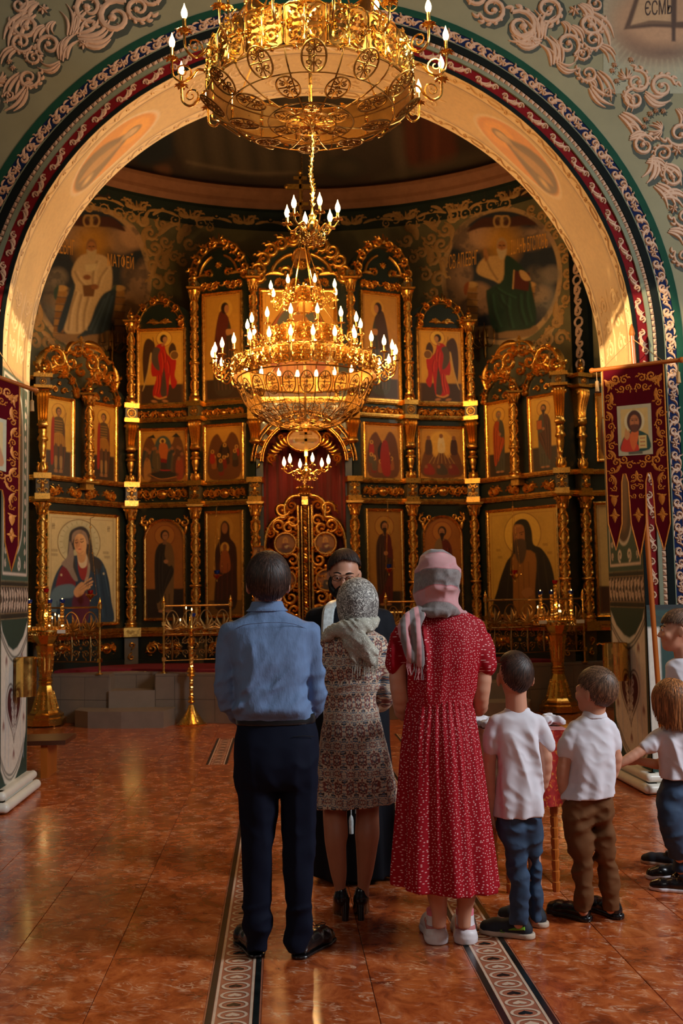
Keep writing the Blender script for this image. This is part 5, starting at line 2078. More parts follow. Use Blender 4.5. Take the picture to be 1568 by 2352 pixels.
def paint_saint(cv,w,h,robe,under,s=1,beard=False,tone=(206,148,48),ground=(.72,(52,40,28)),arch=False,halo=(214,158,58),warrior=False,book=False,hair=(44,24,14)):
 gilt(cv,0,0,w,h,ground,not arch,tone)
 fig(cv,w*.5,h*.09,h*.86,robe,under,turn=s,beard=beard,halo=halo,w=min(1.25,w/h*1.9),hair=hair)
 if warrior:
  cv.poly([(w*.33,h*.24),(w*.67,h*.24),(w*.66,h*.44),(w*.34,h*.44)],(90,66,34),1)
  for k in range(5):
   cv.line([(w*.35,h*(.27+k*.035)),(w*.65,h*(.27+k*.035))],1.2,(186,134,52),.6,.8,0)
  cv.poly([(w*.33,h*.44),(w*.67,h*.44),(w*.72,h*.60),(w*.28,h*.60)],(176,120,40),1)
  for k in range(6):
   cv.line([(w*(.34+k*.065),h*.45),(w*(.31+k*.078),h*.6)],1.2,(110,62,22),.6,.8,0)
  cv.rect(w*.2,h*.60,w*.8,h*.93,ground[1])
  for e in (.40,.60):
   cv.poly([(w*(e-.06),h*.6),(w*(e+.06),h*.6),(w*(e+.04),h*.9),(w*(e-.04),h*.9)],(96,62,38),1)
   cv.poly([(w*(e-.05),h*.74),(w*(e+.05),h*.74),(w*(e+.04),h*.88),(w*(e-.04),h*.88)],(160,120,70),1)
   cv.ell(w*e,h*.915,w*.07,h*.018,(150,104,60),.8)
  cv.poly([(w*.22,h*.3),(w*.33,h*.25),(w*.32,h*.6),(w*.30,h*.82),(w*.20,h*.80)],(156,30,16),1)
  cv.line([(w*.80,h*.15),(w*.72,h*.4),(w*.76,h*.6),(w*.68,h*.9)],1.5,(120,56,30),.7)
 if book:
  cv.rect(w*.22,h*.30,w*.42,h*.42,(190,96,36))
  cv.line([(w*.22,h*.30),(w*.42,h*.30),(w*.42,h*.42),(w*.22,h*.42),(w*.22,h*.30)],1.2,(110,50,20),.6,1,0)
def paint_mary(cv,w,h):
 gilt(cv,0,0,w,h,None,True,(204,180,126))
 cv.line([(w*.955,0),(w*.955,h)],5,(176,150,98),1,.6,0)
 cx,cy=w*.44,h*.25
 cv.ell(cx,cy,w*.30,h*.205,(196,182,136),1)
 cv.ell(cx,cy,w*.24,h*.165,(178,164,120),2,.8)
 cv.ell(cx,cy,w*.31,h*.21,(84,60,34),.8,1,0,1.4)
 for k in range(22):
  a=2*PI*k/22
  cv.line([(cx+w*.25*math.cos(a),cy+h*.172*math.sin(a)),(cx+w*.285*math.cos(a),cy+h*.196*math.sin(a))],1.3,(140,120,78),.6,.8,0)
 blue=(44,62,76)
 cv.poly([(w*.02,h*.98),(w*.03,h*.72),(w*.10,h*.55),(w*.22,h*.43),(w*.32,h*.38),(w*.62,h*.37),(w*.78,h*.42),(w*.88,h*.58),(w*.93,h*.8),(w*.95,h*1.02),(w*.5,h*1.05)],blue,1.2)
 cv.poly([(w*.10,h*.68),(w*.17,h*.50),(w*.28,h*.46),(w*.38,h*.6),(w*.36,h*.68),(w*.2,h*.66)],(120,36,44),1.4)
 cv.poly([(w*.03,h*.74),(w*.12,h*.66),(w*.33,h*.64),(w*.40,h*.70),(w*.34,h*.76),(w*.18,h*.78),(w*.10,h*.9),(w*.03,h*.86)],(96,116,122),2)
 cv.poly([(w*.36,h*.74),(w*.58,h*.74),(w*.56,h*1.0),(w*.36,h*1.0)],(98,34,48),2.5,.9)
 # veil
 cv.poly([(w*.44,h*.10),(w*.54,h*.115),(w*.60,h*.18),(w*.63,h*.28),(w*.67,h*.38),(w*.78,h*.44),(w*.72,h*.55),(w*.60,h*.50),(w*.55,h*.36),(w*.36,h*.32),(w*.38,h*.45),(w*.42,h*.60),(w*.34,h*.52),(w*.27,h*.42),(w*.28,h*.26),(w*.31,h*.15)],(60,54,50),1.2)
 cv.poly([(w*.30,h*.24),(w*.36,h*.36),(w*.35,h*.48),(w*.42,h*.60),(w*.36,h*.60),(w*.26,h*.50),(w*.18,h*.45),(w*.27,h*.38)],(142,122,104),1.5)
 cv.poly([(w*.54,h*.36),(w*.60,h*.46),(w*.58,h*.58),(w*.52,h*.62),(w*.53,h*.48)],(168,146,122),1.5)
 cv.poly([(w*.34,h*.17),(w*.44,h*.13),(w*.54,h*.16),(w*.58,h*.26),(w*.52,h*.24),(w*.44,h*.19),(w*.36,h*.22),(w*.33,h*.26)],(150,122,98),1.2)
 cv.poly([(w*.43,h*.38),(w*.54,h*.38),(w*.56,h*.5),(w*.52,h*.60),(w*.46,h*.58),(w*.42,h*.48)],(150,48,44),1.4)
 cv.poly([(w*.42,h*.36),(w*.54,h*.36),(w*.55,h*.46),(w*.48,h*.49),(w*.43,h*.45)],(214,186,146),1.2)
 cv.poly([(w*.41,h*.30),(w*.53,h*.30),(w*.53,h*.41),(w*.47,h*.44),(w*.42,h*.41)],(206,150,96),1.2)
 # face, tilted
 cv.ell(w*.455,h*.265,w*.092,h*.098,(222,166,108),1,1,-.16)
 cv.ell(w*.435,h*.30,w*.05,h*.055,(226,156,106),3,.6)
 cv.ell(w*.40,h*.255,w*.03,h*.05,(168,104,62),2.5,.7)
 cv.line([(w*.375,h*.235),(w*.41,h*.226)],1.3,(84,48,28),.7)
 cv.line([(w*.455,h*.222),(w*.50,h*.215)],1.3,(84,48,28),.7)
 cv.line([(w*.38,h*.252),(w*.395,h*.257),(w*.415,h*.25)],1.8,(70,40,26),.7)
 cv.line([(w*.458,h*.243),(w*.478,h*.248),(w*.50,h*.236)],1.8,(70,40,26),.7)
 cv.line([(w*.437,h*.23),(w*.440,h*.27),(w*.432,h*.288)],1.4,(170,106,66),.8)
 cv.line([(w*.43,h*.315),(w*.445,h*.312),(w*.462,h*.312)],1.9,(176,70,56),.7)
 cv.line([(w*.40,h*.335),(w*.45,h*.355),(w*.50,h*.33)],1.6,(180,116,74),1,.7)
 # crossed hands
 for (a,b_) in (((.40,.70),(.62,.585)),((.41,.72),(.64,.615)),((.42,.735),(.63,.645)),((.43,.745),(.60,.67))):
  cv.line([(w*a[0],h*a[1]),(w*(a[0]+b_[0])/2,h*((a[1]+b_[1])/2-.012)),(w*b_[0],h*b_[1])],3.6,(214,156,102),.9)
 cv.poly([(w*.36,h*.70),(w*.47,h*.62),(w*.53,h*.66),(w*.50,h*.73),(w*.40,h*.76)],(208,150,98),1.2)
 cv.line([(w*.44,h*.68),(w*.62,h*.60)],.9,(140,84,50),.6,.8,0)
 cv.line([(w*.45,h*.70),(w*.63,h*.63)],.9,(140,84,50),.6,.8,0)
 cv.ell(w*.18,h*.555,2.6,2.6,(206,180,130),.8)
 cv.ell(w*.81,h*.54,2.6,2.6,(206,180,130),.8)
 for a,b_ in (((.75,.5),(.86,.95)),((.66,.55),(.72,.95)),((.12,.8),(.15,.98)),((.84,.5),(.92,.8))):
  cv.line([(w*a[0],h*a[1]),(w*b_[0],h*b_[1])],2.5,(28,42,56),1.8,.8,0)
 for a,b_ in (((.70,.5),(.80,.95)),((.80,.47),(.89,.75))):
  cv.line([(w*a[0],h*a[1]),(w*b_[0],h*b_[1])],2,(74,98,112),1.8,.7,0)
 for (x_,y_) in ((.04,.32),(.04,.36),(.80,.33),(.82,.37)):
  for k in range(8):
   cv.line([(w*x_+k*2.1,h*y_),(w*x_+k*2.1+(k%2),h*(y_+.022))],.9,(92,66,36),.6,.85,0)
 for x_ in (.05,.87):
  for k in range(3):
   cv.line([(w*x_+k*2.6,h*.085),(w*x_+k*2.6,h*.135)],1.1,(84,56,30),.6,.9,0)
  cv.line([(w*x_-1,h*.11),(w*x_+7,h*.10)],1,(84,56,30),.6,.9,0)
def paint_monk(cv,w,h):
 gilt(cv,0,0,w,h,None,True,(196,150,62))
 cx,cy=w*.50,h*.225
 cv.ell(cx,cy,w*.27,h*.20,(216,168,68),1)
 cv.ell(cx,cy,w*.27,h*.20,(128,84,36),.8,1,0,1.4)
 dk=(34,28,22)
 cv.poly([(w*.06,h*1.02),(w*.10,h*.75),(w*.24,h*.50),(w*.34,h*.40),(w*.36,h*.16),(w*.46,h*.085),(w*.58,h*.10),(w*.64,h*.2),(w*.66,h*.33),(w*.78,h*.38),(w*.90,h*.52),(w*.96,h*.74),(w*.99,h*1.02)],dk,1.2)
 cv.poly([(w*.36,h*.42),(w*.68,h*.42),(w*.66,h*.78),(w*.64,h*1.0),(w*.36,h*1.0),(w*.34,h*.7)],(146,92,34),1.6)
 cv.poly([(w*.37,h*.15),(w*.46,h*.13),(w*.53,h*.17),(w*.53,h*.34),(w*.47,h*.44),(w*.40,h*.40),(w*.37,h*.28)],(150,94,48),1.2)
 cv.poly([(w*.38,h*.29),(w*.44,h*.27),(w*.54,h*.29),(w*.55,h*.40),(w*.50,h*.50),(w*.43,h*.50),(w*.38,h*.40)],(78,56,38),1.8)
 cv.line([(w*.385,h*.21),(w*.42,h*.215)],1.6,(54,30,18),.8)
 cv.line([(w*.46,h*.215),(w*.52,h*.205)],1.6,(54,30,18),.8)
 cv.ell(w*.405,h*.232,2,1.2,(30,18,12),.7)
 cv.ell(w*.49,h*.230,2.2,1.2,(30,18,12),.7)
 cv.line([(w*.44,h*.22),(w*.435,h*.27)],2,(182,122,66),1,.8)
 cv.line([(w*.40,h*.15),(w*.47,h*.145)],3,(188,128,66),2,.7)
 for a,b_ in (((.30,.5),(.22,.95)),((.70,.42),(.74,.95)),((.8,.45),(.88,.95))):
  cv.line([(w*a[0],h*a[1]),(w*b_[0],h*b_[1])],2.4,(64,50,36),1.6,.8,0)
 for a in (.42,.5,.58):
  cv.line([(w*a,h*.5),(w*a,h*.98)],2,(96,58,22),1.6,.7,0)
 cv.poly([(w*.46,h*.78),(w*.58,h*.74),(w*.64,h*.80),(w*.52,h*.84)],(160,104,56),1.4)
 for (x_,y_) in ((.10,.36),(.12,.43),(.80,.33),(.86,.41)):
  for k in range(6):
   cv.line([(w*x_+k*2.1,h*y_),(w*x_+k*2.1+(k%2),h*(y_+.022))],.9,(104,62,24),.6,.85,0)
def paint_virgin_child(cv,w,h,s=1):
 gilt(cv,0,0,w,h,None,True,(172,118,44))
 X=lambda a: w/2+(a-.5)*w*s
 cv.ell(X(.5),h*.14,w*.26,h*.11,(186,132,52),1)
 cv.poly([(X(.5),h*.07),(X(.64),h*.12),(X(.66),h*.24),(X(.84),h*.34),(X(.86),h*.6),(X(.80),h*.94),(X(.2),h*.94),(X(.22),h*.6),(X(.2),h*.38),(X(.36),h*.24),(X(.38),h*.12)],(56,26,18),1.3)
 cv.ell(X(.5),h*.145,w*.09,h*.055,(160,100,56),1)
 cv.ell(X(.5),h*.34,w*.13,h*.055,(206,150,62),.9)
 cv.poly([(X(.40),h*.38),(X(.60),h*.38),(X(.66),h*.56),(X(.36),h*.58)],(150,76,30),1.2)
 cv.ell(X(.5),h*.335,w*.06,h*.035,(134,80,44),.8)
 for a in (.3,.42,.58,.72):
  cv.line([(X(a),h*.5),(X(a-.03),h*.92)],2.2,(92,40,26),1.4,.7,0)
 cv.rect(0,h*.86,w,h,(40,28,18),.6)
def paint_enthroned(cv,w,h):
 gilt(cv,0,0,w,h,(.85,(90,50,24)),True,(214,152,52))
 cv.poly([(w*.12,h*.3),(w*.5,h*.12),(w*.88,h*.3),(w*.9,h*.7),(w*.5,h*.9),(w*.1,h*.7)],(150,40,22),2,.8)
 cv.ell(w*.5,h*.42,w*.34,h*.30,(90,90,78),2)
 cv.ell(w*.5,h*.16,w*.13,h*.09,(232,182,84),1)
 cv.poly([(w*.38,h*.24),(w*.62,h*.24),(w*.72,h*.5),(w*.70,h*.85),(w*.3,h*.85),(w*.28,h*.5)],(196,120,44),1.4)
 cv.ell(w*.5,h*.16,w*.06,h*.05,(150,92,50),1)
 for a in (.36,.45,.55,.64):
  cv.line([(w*a,h*.45),(w*(a+(a-.5)*.3),h*.84)],2.4,(130,60,24),1.4,.7,0)
def make_icon(f,u0,z0,u1,z1,label,painter,arch=False,fw=0.045,px=0.0066,group=None,name='icon',matf='gold_smooth'):
 """a framed icon hung on facet f; painter(cv, w, h) works in photo-pixel units, y down"""
 cu_,cz_=(u0+u1)/2,z0
 root_loc=f.fm(np.array([(cu_,cz_,0.0)]))[0]
 root=thing(name,label,'icon',tuple(root_loc),0,group)
 off=-np.array(root_loc)
 W_,H_=u1-u0,z1-z0
 def lfm(p):
  return f.fm(np.stack([u0+p[:,0],z0+p[:,1],p[:,2]],1))+off
 fr=MB()
 prof=[(0,0.0),(0,.045),(fw*.3,.055),(fw*.55,.035),(fw*.8,.03),(fw,.012)]
 if arch:
  r=W_/2
  zs_=H_-r
  path=[(0,0)]+[(0,zs_)]+[(r-r*math.cos(a),zs_+r*math.sin(a)) for a in np.linspace(0.0,PI,17)[1:-1]]+[(W_,zs_),(W_,0)]
  c_=(W_/2,H_*.45)
  rings=[]
  for (o,hgt) in prof:
   ring=[]
   k=0
   for (x_,y_) in path:
    if y_<=0.0001:
     q=(x_+(o if x_<r else -o),o)
    elif y_<=zs_+1e-6:
     q=(x_+(o if x_<r else -o),y_)
    else:
     v=np.array([x_-r,y_-zs_])
     v=v*(1-o/r)
     q=(r+v[0],zs_+v[1])
    ring.append((q[0],q[1],hgt))
   rings.append(ring)
 else:
  rings=[]
  for (o,hgt) in prof:
   rings.append([(o,o,hgt),(W_-o,o,hgt),(W_-o,H_-o,hgt),(o,H_-o,hgt)])
 n=len(rings[0])
 V=np.array([p for ring in rings for p in ring])
 fs=[]
 for k in range(len(rings)-1):
  for i in range(n):
   j=(i+1)%n
   fs.append((k*n+i,(k+1)*n+i,(k+1)*n+j,k*n+j) if arch else (k*n+i,k*n+j,(k+1)*n+j,(k+1)*n+i))
 fr.add(lfm(V),fs)
 fr.build('frame',M[matf],root,auto=25)
 iw,ih=W_-2*fw,H_-2*fw
 w,h=iw/px,ih/px
 cv=Canvas(0,0,w,h,1.0,(200,140,50))
 painter(cv,w,h)
 G=cv.G
 def pfm(p):
  x_,y_=p[:,0]*px,p[:,1]*px
  u_,v_=fw+x_,H_-fw-y_
  if arch:
   r=W_/2-fw*.6
   zs_=H_-W_/2
   dy=np.clip(v_-zs_,0,None)
   half=np.sqrt(np.clip(r*r-np.minimum(dy,r)**2,0.0001,None))
   half=np.where(dy>0,half,W_/2-fw*.6)
   u_=W_/2+np.clip(u_-W_/2,-half,half)
  return lfm(np.stack([u_,v_,np.full(len(u_),.012)],1))
 cv.mesh('painted_panel',pfm,M['icon_paint'],root,flip=True)
 return root
RED,GRN=(120,30,20),(60,66,50)
for side,F in mirror_pairs():
 L_=side<0
 sd='left' if L_ else 'right'
 r=rect_px(1,104,1178,270,1438,side)
 if L_:
  make_icon(F[1],*r,'large gilt icon of a veiled woman with crossed hands, behind the left railing',paint_mary)
 else:
  make_icon(F[1],*r,'large gilt icon of a hooded bearded monk, behind the right railing',paint_monk)
 r=rect_px(2,331,1192,427,1425,side)
 make_icon(F[2],*r,'arched icon of a '+('young deacon in a pale robe, left of the man' if L_ else 'dark-haired saint, rising behind the striped headscarf'),
    (lambda cv,w,h: (paint_saint(cv,w,h,(40,30,22),(118,84,44),1,False,(158,92,32),(.70,(40,26,16)),True,(176,108,40)))) if L_ else
    (lambda cv,w,h: (paint_saint(cv,w,h,(96,30,18),(130,98,60),-1,True,(158,92,32),(.70,(40,26,16)),True,(176,108,40)))),arch=True,fw=.035)
 r=rect_px(3,473,1173,562,1418,side)
 make_icon(F[3],*r,'tall lower-tier icon of '+('a crowned mother holding a child, left of the royal doors' if L_ else 'a long-haired man in a dark red robe, right of the priest'),
    (lambda cv,w,h: paint_virgin_child(cv,w,h)) if L_ else (lambda cv,w,h: paint_saint(cv,w,h,(58,34,26),(86,22,18),1,True,(158,108,42),(.8,(36,24,16)),False,(176,124,50))))
 r=rect_px(2,318,984,432,1112,side)
 make_icon(F[2],*r,'square icon of '+('figures gathered round a red bier' if L_ else 'three figures in rays of light above a rocky hill'),
    (lambda cv,w,h: paint_scene(cv,w,h,'dormition')) if L_ else (lambda cv,w,h: paint_scene(cv,w,h,'transfiguration')))
 r=rect_px(3,469,974,562,1110,side)
 make_icon(F[3],*r,'small crowded scene icon in the second tier, '+('left' if L_ else 'right')+' of the doorway arch',
    (lambda cv,w,h: paint_scene(cv,w,h,'nativity')) if L_ else (lambda cv,w,h: paint_scene(cv,w,h,'resurrection')))
 r=rect_px(2,315,755,428,938,side)
 make_icon(F[2],*r,'tall icon of a winged angel '+('in a bright red cloak on the left' if L_ else 'in a brown robe with red sash on the right'),(lambda cv,w,h,s=(1 if L_ else -1): paint_angel(cv,w,h,True,s)))
 r=rect_px(3,466,672,560,926,side)
 make_icon(F[3],*r,'tall upper icon of a robed '+('woman with outstretched hands, left of the far chandelier' if L_ else 'bowed man in dark robe, right of the far chandelier'),
    (lambda cv,w,h: paint_deesis(cv,w,h,1)) if L_ else (lambda cv,w,h: paint_deesis(cv,w,h,-1,(70,44,26),(60,54,36))))
 r=rect_px(1,97,912,168,1103,side)
 make_icon(F[1],*r,'narrow wing icon of a '+('young warrior saint in scale armour, outermost left' if L_ else 'bearded apostle holding a book, outermost on the right'),
    (lambda cv,w,h: paint_saint(cv,w,h,(140,32,18),(70,56,44),1,False,(212,160,58),(.66,(62,52,44)),warrior=True)) if L_ else
    (lambda cv,w,h: paint_saint(cv,w,h,(78,40,24),(74,70,58),-1,True,(214,162,56),(.66,(56,44,34)),book=True)))
 r=rect_px(1,206,927,267,1112,side)
 make_icon(F[1],*r,'narrow wing icon of a '+('warrior saint in brown cloak, beside the slender mid column' if L_ else 'balding apostle in an orange-red mantle'),
    (lambda cv,w,h: paint_saint(cv,w,h,(92,40,22),(84,58,34),-1,False,(206,146,50),(.66,(52,38,26)),warrior=True)) if L_ else
    (lambda cv,w,h: paint_saint(cv,w,h,(166,64,24),(70,68,56),1,True,(206,150,52),(.68,(52,38,26)),hair=(120,96,70))))
 # outer returns, mostly hidden by the piers
 fo=FOL if L_ else FOR_
 uu=(0.25,.85) if not L_ else (fo.L-.85,fo.L-.25)
 make_icon(fo,uu[0],zn(1075,0,60),uu[1],zn(912,0,60),'dim second-tier icon beside the outer column, half hidden by the '+sd+' pier',(lambda cv,w,h: paint_scene(cv,w,h,'prophets')))
 make_icon(fo,uu[0]-.08,Z['col0']+.05,uu[1]+.08,Z['c1a']-.1,'pale gold lower icon with a dark-robed figure, half hidden by the '+sd+' pier',
    (lambda cv,w,h: paint_saint(cv,w,h,(34,30,28),(30,28,26),1,True,(196,168,112),(.75,(70,44,26)))))
u0,z0=FC.px(597,922)
u1,_=FC.px(778,922)
_,z1=FC.px(690,664)
make_icon(FC,u0,z0,u1,z1,'wide central icon of an enthroned figure, behind the lit far chandelier',paint_enthroned,fw=.06)
# small icon standing by the left door post
f_=Facet((-.90,14.55),(-.10,14.55))
u0,z0=f_.px(580,1300)
u1,z1=f_.px(607,1254)
make_icon(f_,u0,z0,u1,z1,'small pale icon in a wooden frame just above the left man\'s head',lambda cv,w,h: paint_virgin_child(cv,w,h),fw=.018,px=.004,matf='wood' if 'wood' in M else 'gold_smooth')
# ---------------------------------------------------------------- evangelist medallions painted on the apse wall
def pc_map(p,r=AR-.012):
 return np.array([apse_pt(*PC(a,b,r),r) for a,b,_ in p])
M['letter_gold']=simple('gold_lettering',srgb(226,160,70),0.5)
STONE=[(178,126,62),(150,100,46)]
def medallion(cx,cy,rx,ry,s,kind):
 cv=Canvas(cx-rx-14,cy-ry-14,cx+rx+14,cy+ry+14,1.6,(112,104,72))
 t_=-0.10*s
 cv.ell(cx,cy,rx+12,ry+12,(196,156,104),1,1,t_)
 cv.ell(cx,cy,rx,ry,(38,46,58),1,1,t_)
 sky=Canvas(cx-rx-14,cy-ry-14,cx+rx+14,cy+ry+14,1.6,(58,62,66))
 base=cv.C.copy()
 for (dx,dy,a,b,c) in ((.55,-.6,.5,.25,(170,130,96)),(-.5,-.6,.5,.22,(142,112,88)),(.65,.28,.42,.2,(160,120,84)),(.5,.5,.4,.14,(150,112,80)),(-.75,.0,.3,.18,(118,104,90)),(-.7,.35,.25,.3,(112,104,94)),(-.55,.3,.3,.16,(140,116,92)),(.8,0,.25,.3,(146,112,84))):
  for k_ in range(3):
   cv.ell(cx+dx*rx*s+(k_-1)*a*rx*.5,cy+dy*ry+(k_%2)*b*ry*.3-3,a*rx*.55,b*ry*.75,tuple(int(q*(.85+.2*k_)) for q in c),4,.75)
 n_=vnoise(cv.G,.05,5,4)
 cv.blend(np.clip((n_-.56)*4,0,.5),(48,52,60))
 # glow round the head, spread wings at the top
 hx,hy=cx+(0 if s>0 else 0),cy-ry*.46
 cv.ell(hx,hy-6,rx*.30,ry*.30,(216,150,40),12,.75)
 for q in (-1,1):
  w_=[(cx+q*4,cy-ry*.82),(cx+q*20,cy-ry*.90),(cx+q*rx*.40,cy-ry*.90+q*s*4),(cx+q*rx*.62,cy-ry*.74+q*s*8),(cx+q*rx*.38,cy-ry*.76+q*s*3),(cx+q*16,cy-ry*.76)]
  cv.poly(w_,(78,38,28),1.3)
  cv.ell(cx+q*8,cy-ry*.84,8,11,(196,150,86),1,1,0,4)
 # stone bench of stacked blocks
 for q,x0 in ((-1,cx-rx*.62),(1,cx+rx*.42)):
  for k in range(7):
   y0=cy+ry*.16+k*ry*.105
   sh_=-q*0-(k*3 if q*s<0 else k*.6)*s*(1 if q<0 else -1)*.5
   cv.poly([(x0+sh_,y0),(x0+23+sh_,y0+2),(x0+22+sh_,y0+ry*.10),(x0-2+sh_,y0+ry*.095)],STONE[k%2],1,1,0)
   cv.line([(x0-2+sh_,y0),(x0+24+sh_,y0+2)],1.6,(96,62,30),.8)
  cv.ell(x0+10,cy+ry*.14,14,7,(206,158,92),1)
  cv.poly([(x0-6,cy+ry*.14),(x0+4,cy+ry*.10),(x0-2,cy+ry*.3),(x0-8,cy+ry*.25)],(156,76,34) if kind else (60,84,74),1)
 cv.poly([(cx-rx*.66,cy+ry*.82),(cx+rx*.55,cy+ry*.76),(cx+rx*.50,cy+ry*.94),(cx-rx*.3,cy+ry*.97)],(150,112,72),1.4)
 X=lambda a: cx+a*rx
 Yv=lambda b: cy+b*ry
 if kind==0:
  wh,wl,wd=(212,178,134),(232,204,160),(140,108,74)
  cv.poly([(X(-.18),Yv(-.34)),(X(.2),Yv(-.34)),(X(.36),Yv(-.18)),(X(.36),Yv(.14)),(X(.22),Yv(.30)),(X(.10),Yv(.50)),(X(.0),Yv(.75)),(X(-.42),Yv(.80)),(X(-.50),Yv(.66)),(X(-.36),Yv(.30)),(X(-.30),Yv(.1)),(X(-.36),Yv(-.1))],wh,1.3)
  cv.poly([(X(.42),Yv(.16)),(X(.44),Yv(.26)),(X(.30),Yv(.74)),(X(-.05),Yv(.82)),(X(-.26),Yv(.86)),(X(-.05),Yv(.68)),(X(.08),Yv(.40)),(X(.22),Yv(.22))],(36,54,70),1.3)
  cv.poly([(X(-.38),Yv(.14)),(X(-.30),Yv(.14)),(X(-.50),Yv(.72)),(X(-.62),Yv(.72))],(40,56,70),1.3)
  for a,b_,c_,d_ in ((-.28,.2,-.42,.74),(-.18,.24,-.26,.76),(-.06,.28,-.14,.74),(-.3,-.1,-.1,.12),(.28,-.15,.12,.1),(.1,-.25,.02,.1)):
   cv.line([(X(a),Yv(b_)),(X((a+c_)/2-.03),Yv((b_+d_)/2)),(X(c_),Yv(d_))],4,wd,1.6,.7)
   cv.line([(X(a+.05),Yv(b_)),(X((a+c_)/2+.02),Yv((b_+d_)/2)),(X(c_+.05),Yv(d_))],3,wl,1.6,.7)
  for a,b_,c_,d_ in ((.32,.22,.05,.78),(.38,.26,.2,.76),(.24,.3,-.02,.74)):
   cv.line([(X(a),Yv(b_)),(X(c_),Yv(d_))],3,(74,96,112),1.6,.7)
  cv.poly([(X(-.12),Yv(-.2)),(X(.10),Yv(-.22)),(X(.08),Yv(-.12)),(X(-.10),Yv(-.10))],(222,196,150),.9,1,0)
  cv.poly([(X(-.16),Yv(.10)),(X(.08),Yv(.08)),(X(.04),Yv(.26)),(X(-.14),Yv(.26))],(120,78,42),1,1,0)
  for hx_,hy_ in ((-.08,-.02),(.06,.12)):
   cv.ell(X(hx_),Yv(hy_),9,6,(150,92,52),.9)
  hat,bd=(150,100,62),(206,176,130)
 else:
  gr=(22,54,40)
  cv.poly([(X(-.22),Yv(-.30)),(X(.1),Yv(-.28)),(X(.12),Yv(.0)),(X(.0),Yv(.14)),(X(-.14),Yv(.08)),(X(-.42),Yv(-.02)),(X(-.44),Yv(-.14)),(X(-.34),Yv(-.26))],(206,160,96),1.3)
  cv.poly([(X(.06),Yv(-.30)),(X(.24),Yv(-.24)),(X(.46),Yv(-.02)),(X(.54),Yv(.2)),(X(.60),Yv(.76)),(X(.1),Yv(.86)),(X(-.16),Yv(.84)),(X(-.28),Yv(.3)),(X(-.22),Yv(.2)),(X(.02),Yv(.06))],gr,1.3)
  for a,b_,c_,d_ in ((-.2,.3,-.06,.78),(-.05,.3,.1,.5),(.1,.3,.16,.8),(.3,.3,.4,.75),(.42,.2,.5,.7),(-.1,.2,.2,.34)):
   cv.line([(X(a),Yv(b_)),(X((a+c_)/2-.04),Yv((b_+d_)/2)),(X(c_),Yv(d_))],4,(12,32,26),1.6,.8)
   cv.line([(X(a+.05),Yv(b_)),(X((a+c_)/2+.02),Yv((b_+d_)/2)),(X(c_+.05),Yv(d_))],3.4,(50,92,66),1.6,.7)
  cv.poly([(X(.22),Yv(-.08)),(X(.50),Yv(-.04)),(X(.48),Yv(.24)),(X(.2),Yv(.20))],(88,26,18),1,1,0)
  cv.line([(X(.22),Yv(-.08)),(X(.2),Yv(.2))],3,(206,158,92),.8)
  cv.poly([(X(.32),Yv(-.08)),(X(.42),Yv(-.06)),(X(.52),Yv(.06)),(X(.42),Yv(.08)),(X(.34),Yv(.02))],(206,158,96),1)
  cv.poly([(X(-.33),Yv(-.40)),(X(-.28),Yv(-.42)),(X(-.24),Yv(-.28)),(X(-.30),Yv(-.22))],(178,116,62),1)
  cv.line([(X(-.3),Yv(-.3)),(X(-.2),Yv(-.1)),(X(-.08),Yv(.06))],4,(122,84,46),1.4,.7)
  hat,bd=(190,150,100),(206,176,130)
 cv.ell(hx,hy,12,19,hat,1)
 cv.ell(hx,hy+2,10,14,(186,120,66),1)
 cv.poly([(hx-11,hy+6),(hx,hy+10),(hx+11,hy+6),(hx+9,hy+22),(hx,hy+32),(hx-8,hy+22)],bd,1.2)
 for e in (-4,4.5):
  cv.ell(hx+e,hy-1,2.6,1.4,(44,24,14),.8)
 cv.line([(hx,hy),(hx,hy+6)],1.6,(140,84,44),.8)
 # blank outside the ring so that it fades into the wall
 A=np.sqrt(((cv.G[...,0]-cx)/(rx+12.5))**2+((cv.G[...,1]-cy)/(ry+12.5))**2)
 nx,ny=cv.C.shape[:2]
 P=pc_map(np.concatenate([cv.G.reshape(-1,2),np.zeros((nx*ny,1))],1)).reshape(nx,ny,3)
 idx=np.arange(nx*ny).reshape(nx,ny)
 keep=(A[:-1,:-1]<1) & (A[1:,1:]<1)
 q4=np.stack([idx[:-1,:-1],idx[:-1,1:],idx[1:,1:],idx[1:,:-1]],-1)[keep]
 me=fast_mesh('evangelist_painting',P.reshape(-1,3),q4,M['paint'])
 at=me.color_attributes.new('col','FLOAT_COLOR','POINT')
 cc=np.ones((nx*ny,4),np.float32)
 cc[:,:3]=np.clip(cv.C.reshape(-1,3),0,1)
 at.data.foreach_set('color',cc.ravel())
 return link('evangelist_painting',me,wall_apse)
medallion(210,640,127,158,1,0)
medallion(1152,633,128,148,-1,1)
def lettering(s,cx,cy,w_,h_,slope):
 vs,fs=text_mb(s,(w_,h_))
 v=pc_map(np.array([(cx+a,cy-b+a*slope,0) for a,b,_ in vs]),AR-.02)
 MB().add(v,fs).build('lettering',M['letter_gold'],wall_apse,False)
lettering('АП.ЕВНГ',143,565,56,36,.16)
lettering('МАТФЕЙ',277,597,60,38,.14)
lettering('СВ АП.ЕВНГ',1064,596,66,34,-.18)
lettering('ІѠАНЪ БГСЛОВЪ',1215,560,84,34,-.2)
